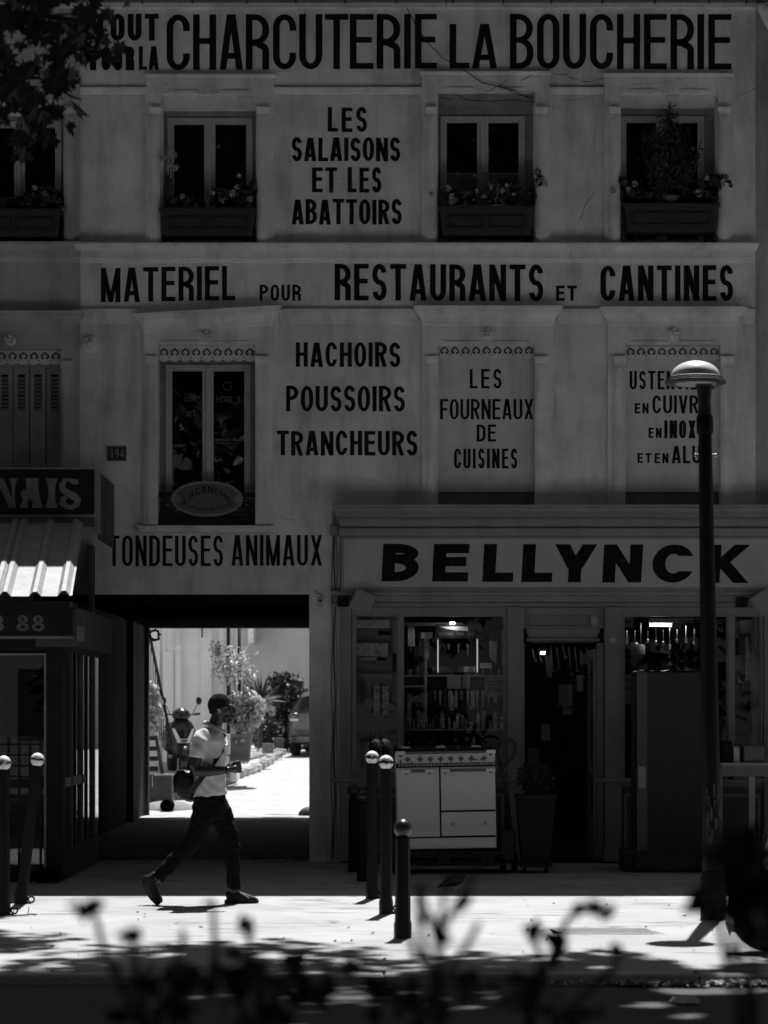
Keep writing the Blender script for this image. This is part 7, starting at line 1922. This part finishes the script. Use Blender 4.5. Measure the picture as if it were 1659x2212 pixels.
for i, (x, y, lb) in enumerate(((-12.5, -33, 'leftmost tree of the row behind the viewer'), (-6, -34, 'second tree of the row behind the viewer'), (.6, -33.5, 'tree straight behind the viewer'), (7, -34, 'fourth tree of the row behind the viewer'), (13.5, -33, 'rightmost tree of the row behind the viewer'))):
    tree(lb, x, y, 3.5, (x, y+.4, 8.0), (4.2, 3.4, 7.4), 8000, .52, 20+i, None, group='trees behind the viewer')
for i, (x, y, lb) in enumerate(((-7.5, -18.5, 'left unseen tree added over the viewer to block sky'), (7.5, -18.5, 'right unseen tree added over the viewer to block sky'))):
    tree(lb, x, y, 5.0, (x*.62, y+1.5, 13.2), (6.2, 6.2, 4.5), 15000, .46, 50+i, None, group='trees behind the viewer')  # unseen; added above the road to block sky and shade the near shrubs
for i, (x, y) in enumerate(((-25, -11), (26, -11), (-37, -11), (38, -11), (-18, -23.5), (18.5, -23.5), (-30, -24), (31, -24), (-20, -33.5), (21, -33.5), (-30, -36), (31, -36))):  # unseen trees added to close off sky light at the street ends
    tree(['nearest', 'nearest', 'farther', 'farther'][i % 4] + ' avenue tree of the ' + ['pavement', 'middle', 'back'][i//4] + ' row, added unseen to block sky at the ' + ['left', 'right'][i % 2], x, y, 3.0, (x, y, 8.0), (5.6, 5.0, 7.2), 3800, .85, 70+i, None, limbs=4, group='unseen avenue trees added to block sky')
# unseen houses behind the viewer, put in dark to dim reflections in the panes
opp = thing('opposite_houses', 'long dark house row added unseen behind the viewer to dim window reflections', 'building', (0, -50, 0))
MB().box(-45, 45, -56, -50, -.2, 17).build('wall', mat('opposite_stone', .09, .9, .2, .6, .2, 20, stain=.3), opp)
mw = None
for j in range(5):
    for i in range(22):
        if mw is None:
            o = MB().box(-.6, .6, -49.99, -49.9, 0, 1.9).build('window', M_blk, opp); mw = o.data
        else: o = link('window', mw, opp)
        o.location = (-42+i*4, 0, 1.0+j*3.2)
# the leafy branch that hangs into the picture
BY = -11.9
br_ = MB(); tw = []
def bpt(u, v, dy=0): p = at(u, v, BY); return Vector((p.x, BY+dy, p.z))
for pts, r in (([(-520, -160), (-200, -60), (-20, 20), (100, 45), (200, 55), (235, 75)], .03), ([(-20, 20), (60, 75), (130, 100), (200, 118), (262, 128)], .014), ([(-200, -60), (-60, 120), (20, 160), (90, 178), (150, 200), (172, 208)], .02), ([(20, 160), (40, 220), (60, 270), (75, 290)], .01), ([(-60, 120), (-20, 60), (10, 100)], .012), ([(100, 45), (150, 20), (200, -10)], .012), ([(150, -40), (250, -50), (275, -8)], .01)):
    P_ = [bpt(u, v, .1*math.sin(u*.05)) for u, v in pts]
    br_.tube(P_, [r*(1-.75*i/(len(P_)-1)) for i in range(len(P_))], 6)
brn = br_.build('branch', M_bark, treeA, smooth=True)
R = random.Random(17)
leafs = []
for sc_ in range(4):
    sh_ = [(x*(1+R.uniform(-.1, .1)), y*(1+R.uniform(-.1, .1))) for x, y in MAPLE]
    m_ = MB(); cup = R.uniform(.1, .35); m_.add([(x, (abs(x)*cup-.25*y*y*R.uniform(.6, 1.2)), -y) for x, y in sh_], [tuple(range(0, 12)), (0,)+tuple(range(11, 22))])
    me = bpy.data.meshes.new('leaf'); me.from_pydata(m_.v, [], m_.f); me.materials.append(M_leaf); leafs.append(me)
spots = []
for (u0, u1, v0, v1, n) in ((0, 200, 0, 60, 42), (0, 60, 60, 130, 14), (60, 235, 40, 115, 34), (0, 60, 130, 250, 24), (30, 110, 170, 270, 24), (100, 160, 180, 250, 10), (-30, 10, 0, 300, 18)):
    for k in range(n): spots.append((R.uniform(u0, u1), R.uniform(v0, v1)))
spots += [(143, 118), (236, 128), (222, 105), (262, 130), (276, 2), (28, 300), (62, 288), (82, 268), (112, 168), (165, 200), (150, 195), (245, 60), (232, 40), (60, 60), (120, 80), (95, 90), (205, 100), (215, 80), (50, 150), (150, 215), (120, 225)]
for u, v in spots:
    o = link('leaf', leafs[R.randrange(4)], brn); s_ = R.uniform(.10, .185)
    o.location = bpt(u, v, R.uniform(-.7, .7)); o.scale = (s_, s_, s_)
    o.rotation_euler = (R.gauss(0, .5), R.gauss(0, .55), R.gauss(0, .8))

# ------------------------------------------------------------------ out-of-focus shrubs on the viewer's side of the street
M_near = leaf_mat('near_leaf', .012, .4, .1)
def near_shrub(label, Y, stems, leaves, seed, lsize=.055, dense=()):
    t = thing('roadside_shrub', label, 'shrub', (PX(stems[0][0][0], Y), Y, -.06), 'blurred shrubs near the viewer')
    q = MB()
    for pts in stems:
        P_ = [Vector((PX(u, Y), Y+.05*math.sin(v*.02), PZ(v, Y))) for u, v in pts]
        P_ = [Vector((P_[0].x, Y, -.06))]+P_
        q.tube(P_, [.011]+[.008*(1-.6*i/len(P_)) for i in range(len(P_)-1)], 6)
    q.build('stem', M_bark, t)
    R = np.random.default_rng(seed); P = []
    for u, v, n, r in leaves: P.append(blob_pts(n, at(u, v, Y), (PL(r, Y), .03, PL(r, Y)), seed+int(u), .1))
    for u, v, ru, rv, n in dense: P.append(blob_pts(n, at(u, v, Y), (PL(ru, Y), .12, PL(rv, Y)), seed+int(u), .1))
    leaves_obj('foliage', np.concatenate(P), lsize, M_near, t, shape=OVAL, seed=seed)
    return t
NY = -21.6
near_shrub('blurred shrub low at the left with single leaves standing up', NY, [[(300, 2210), (230, 2060), (195, 1968)], [(310, 2210), (300, 2100), (285, 2020)], [(340, 2210), (380, 2080), (395, 2030)]], [(195, 1966, 6, 14), (285, 2022, 4, 10), (395, 2030, 2, 8), (160, 1960, 1, 8)], 2, .05, [(300, 2120, 60, 35, 13), (390, 2130, 90, 60, 29), (330, 2190, 120, 40, 19)])
near_shrub('blurred shrub at the bottom centre left with a dark leaf clump', NY+.3, [[(560, 2210), (550, 2090), (530, 2002)], [(580, 2210), (600, 2130), (640, 2080)], [(540, 2210), (470, 2080), (455, 1950)]], [(530, 2003, 8, 17), (452, 1948, 2, 8), (640, 2080, 8, 20)], 3, .05, [(520, 2110, 90, 55, 29), (650, 2130, 100, 55, 29), (600, 2190, 140, 40, 23)])
near_shrub('blurred twiggy shrub at the bottom centre with forked stems', NY-.2, [[(945, 2210), (948, 2100), (948, 2045), (952, 1990), (960, 1940), (972, 1895)], [(948, 2045), (930, 1990), (915, 1950), (905, 1925)], [(950, 2020), (985, 1965), (1005, 1930), (1040, 1850)], [(945, 2150), (905, 2000), (902, 1940)], [(946, 2110), (900, 2060), (870, 2000)], [(950, 2120), (1010, 2040), (1035, 2000)]], [(950, 2025, 4, 9), (1000, 1955, 4, 9), (904, 1930, 2, 6), (925, 1985, 4, 8), (970, 1900, 1, 5)], 4, .04, [(900, 2160, 130, 50, 29), (800, 2130, 80, 50, 19), (1020, 2130, 90, 50, 19), (760, 2080, 70, 30, 13)])
near_shrub('blurred arching shrub at the bottom right of centre', NY+.2, [[(1140, 2210), (1190, 2060), (1230, 1990), (1260, 1962), (1300, 1965)], [(1150, 2210), (1165, 2060), (1150, 2010), (1130, 2005)], [(1200, 2210), (1330, 2080), (1325, 2040)]], [(1252, 1965, 5, 10), (1285, 1962, 5, 10), (1310, 1975, 2, 7), (1150, 2008, 5, 13), (1205, 2030, 5, 13), (1325, 2050, 4, 12), (1355, 1925, 1, 6)], 5, .044, [(1130, 2140, 80, 55, 23), (1210, 2070, 35, 25, 6), (1250, 2190, 110, 35, 16)])
near_shrub('blurred dark shrub rising at the right beside the lamp post', NY-.4, [[(1620, 2210), (1596, 2100), (1590, 2030), (1580, 1940), (1570, 1880)], [(1600, 2210), (1560, 2000), (1512, 1960), (1515, 1930)], [(1630, 2210), (1640, 2000), (1620, 1860)]], [(1510, 1960, 4, 8), (1590, 2060, 4, 8), (1512, 1935, 2, 6)], 6, .058, [(1592, 1950, 26, 60, 38), (1630, 1900, 35, 70, 38), (1605, 1830, 45, 45, 22), (1565, 1870, 30, 45, 14), (1640, 2000, 24, 50, 16)])
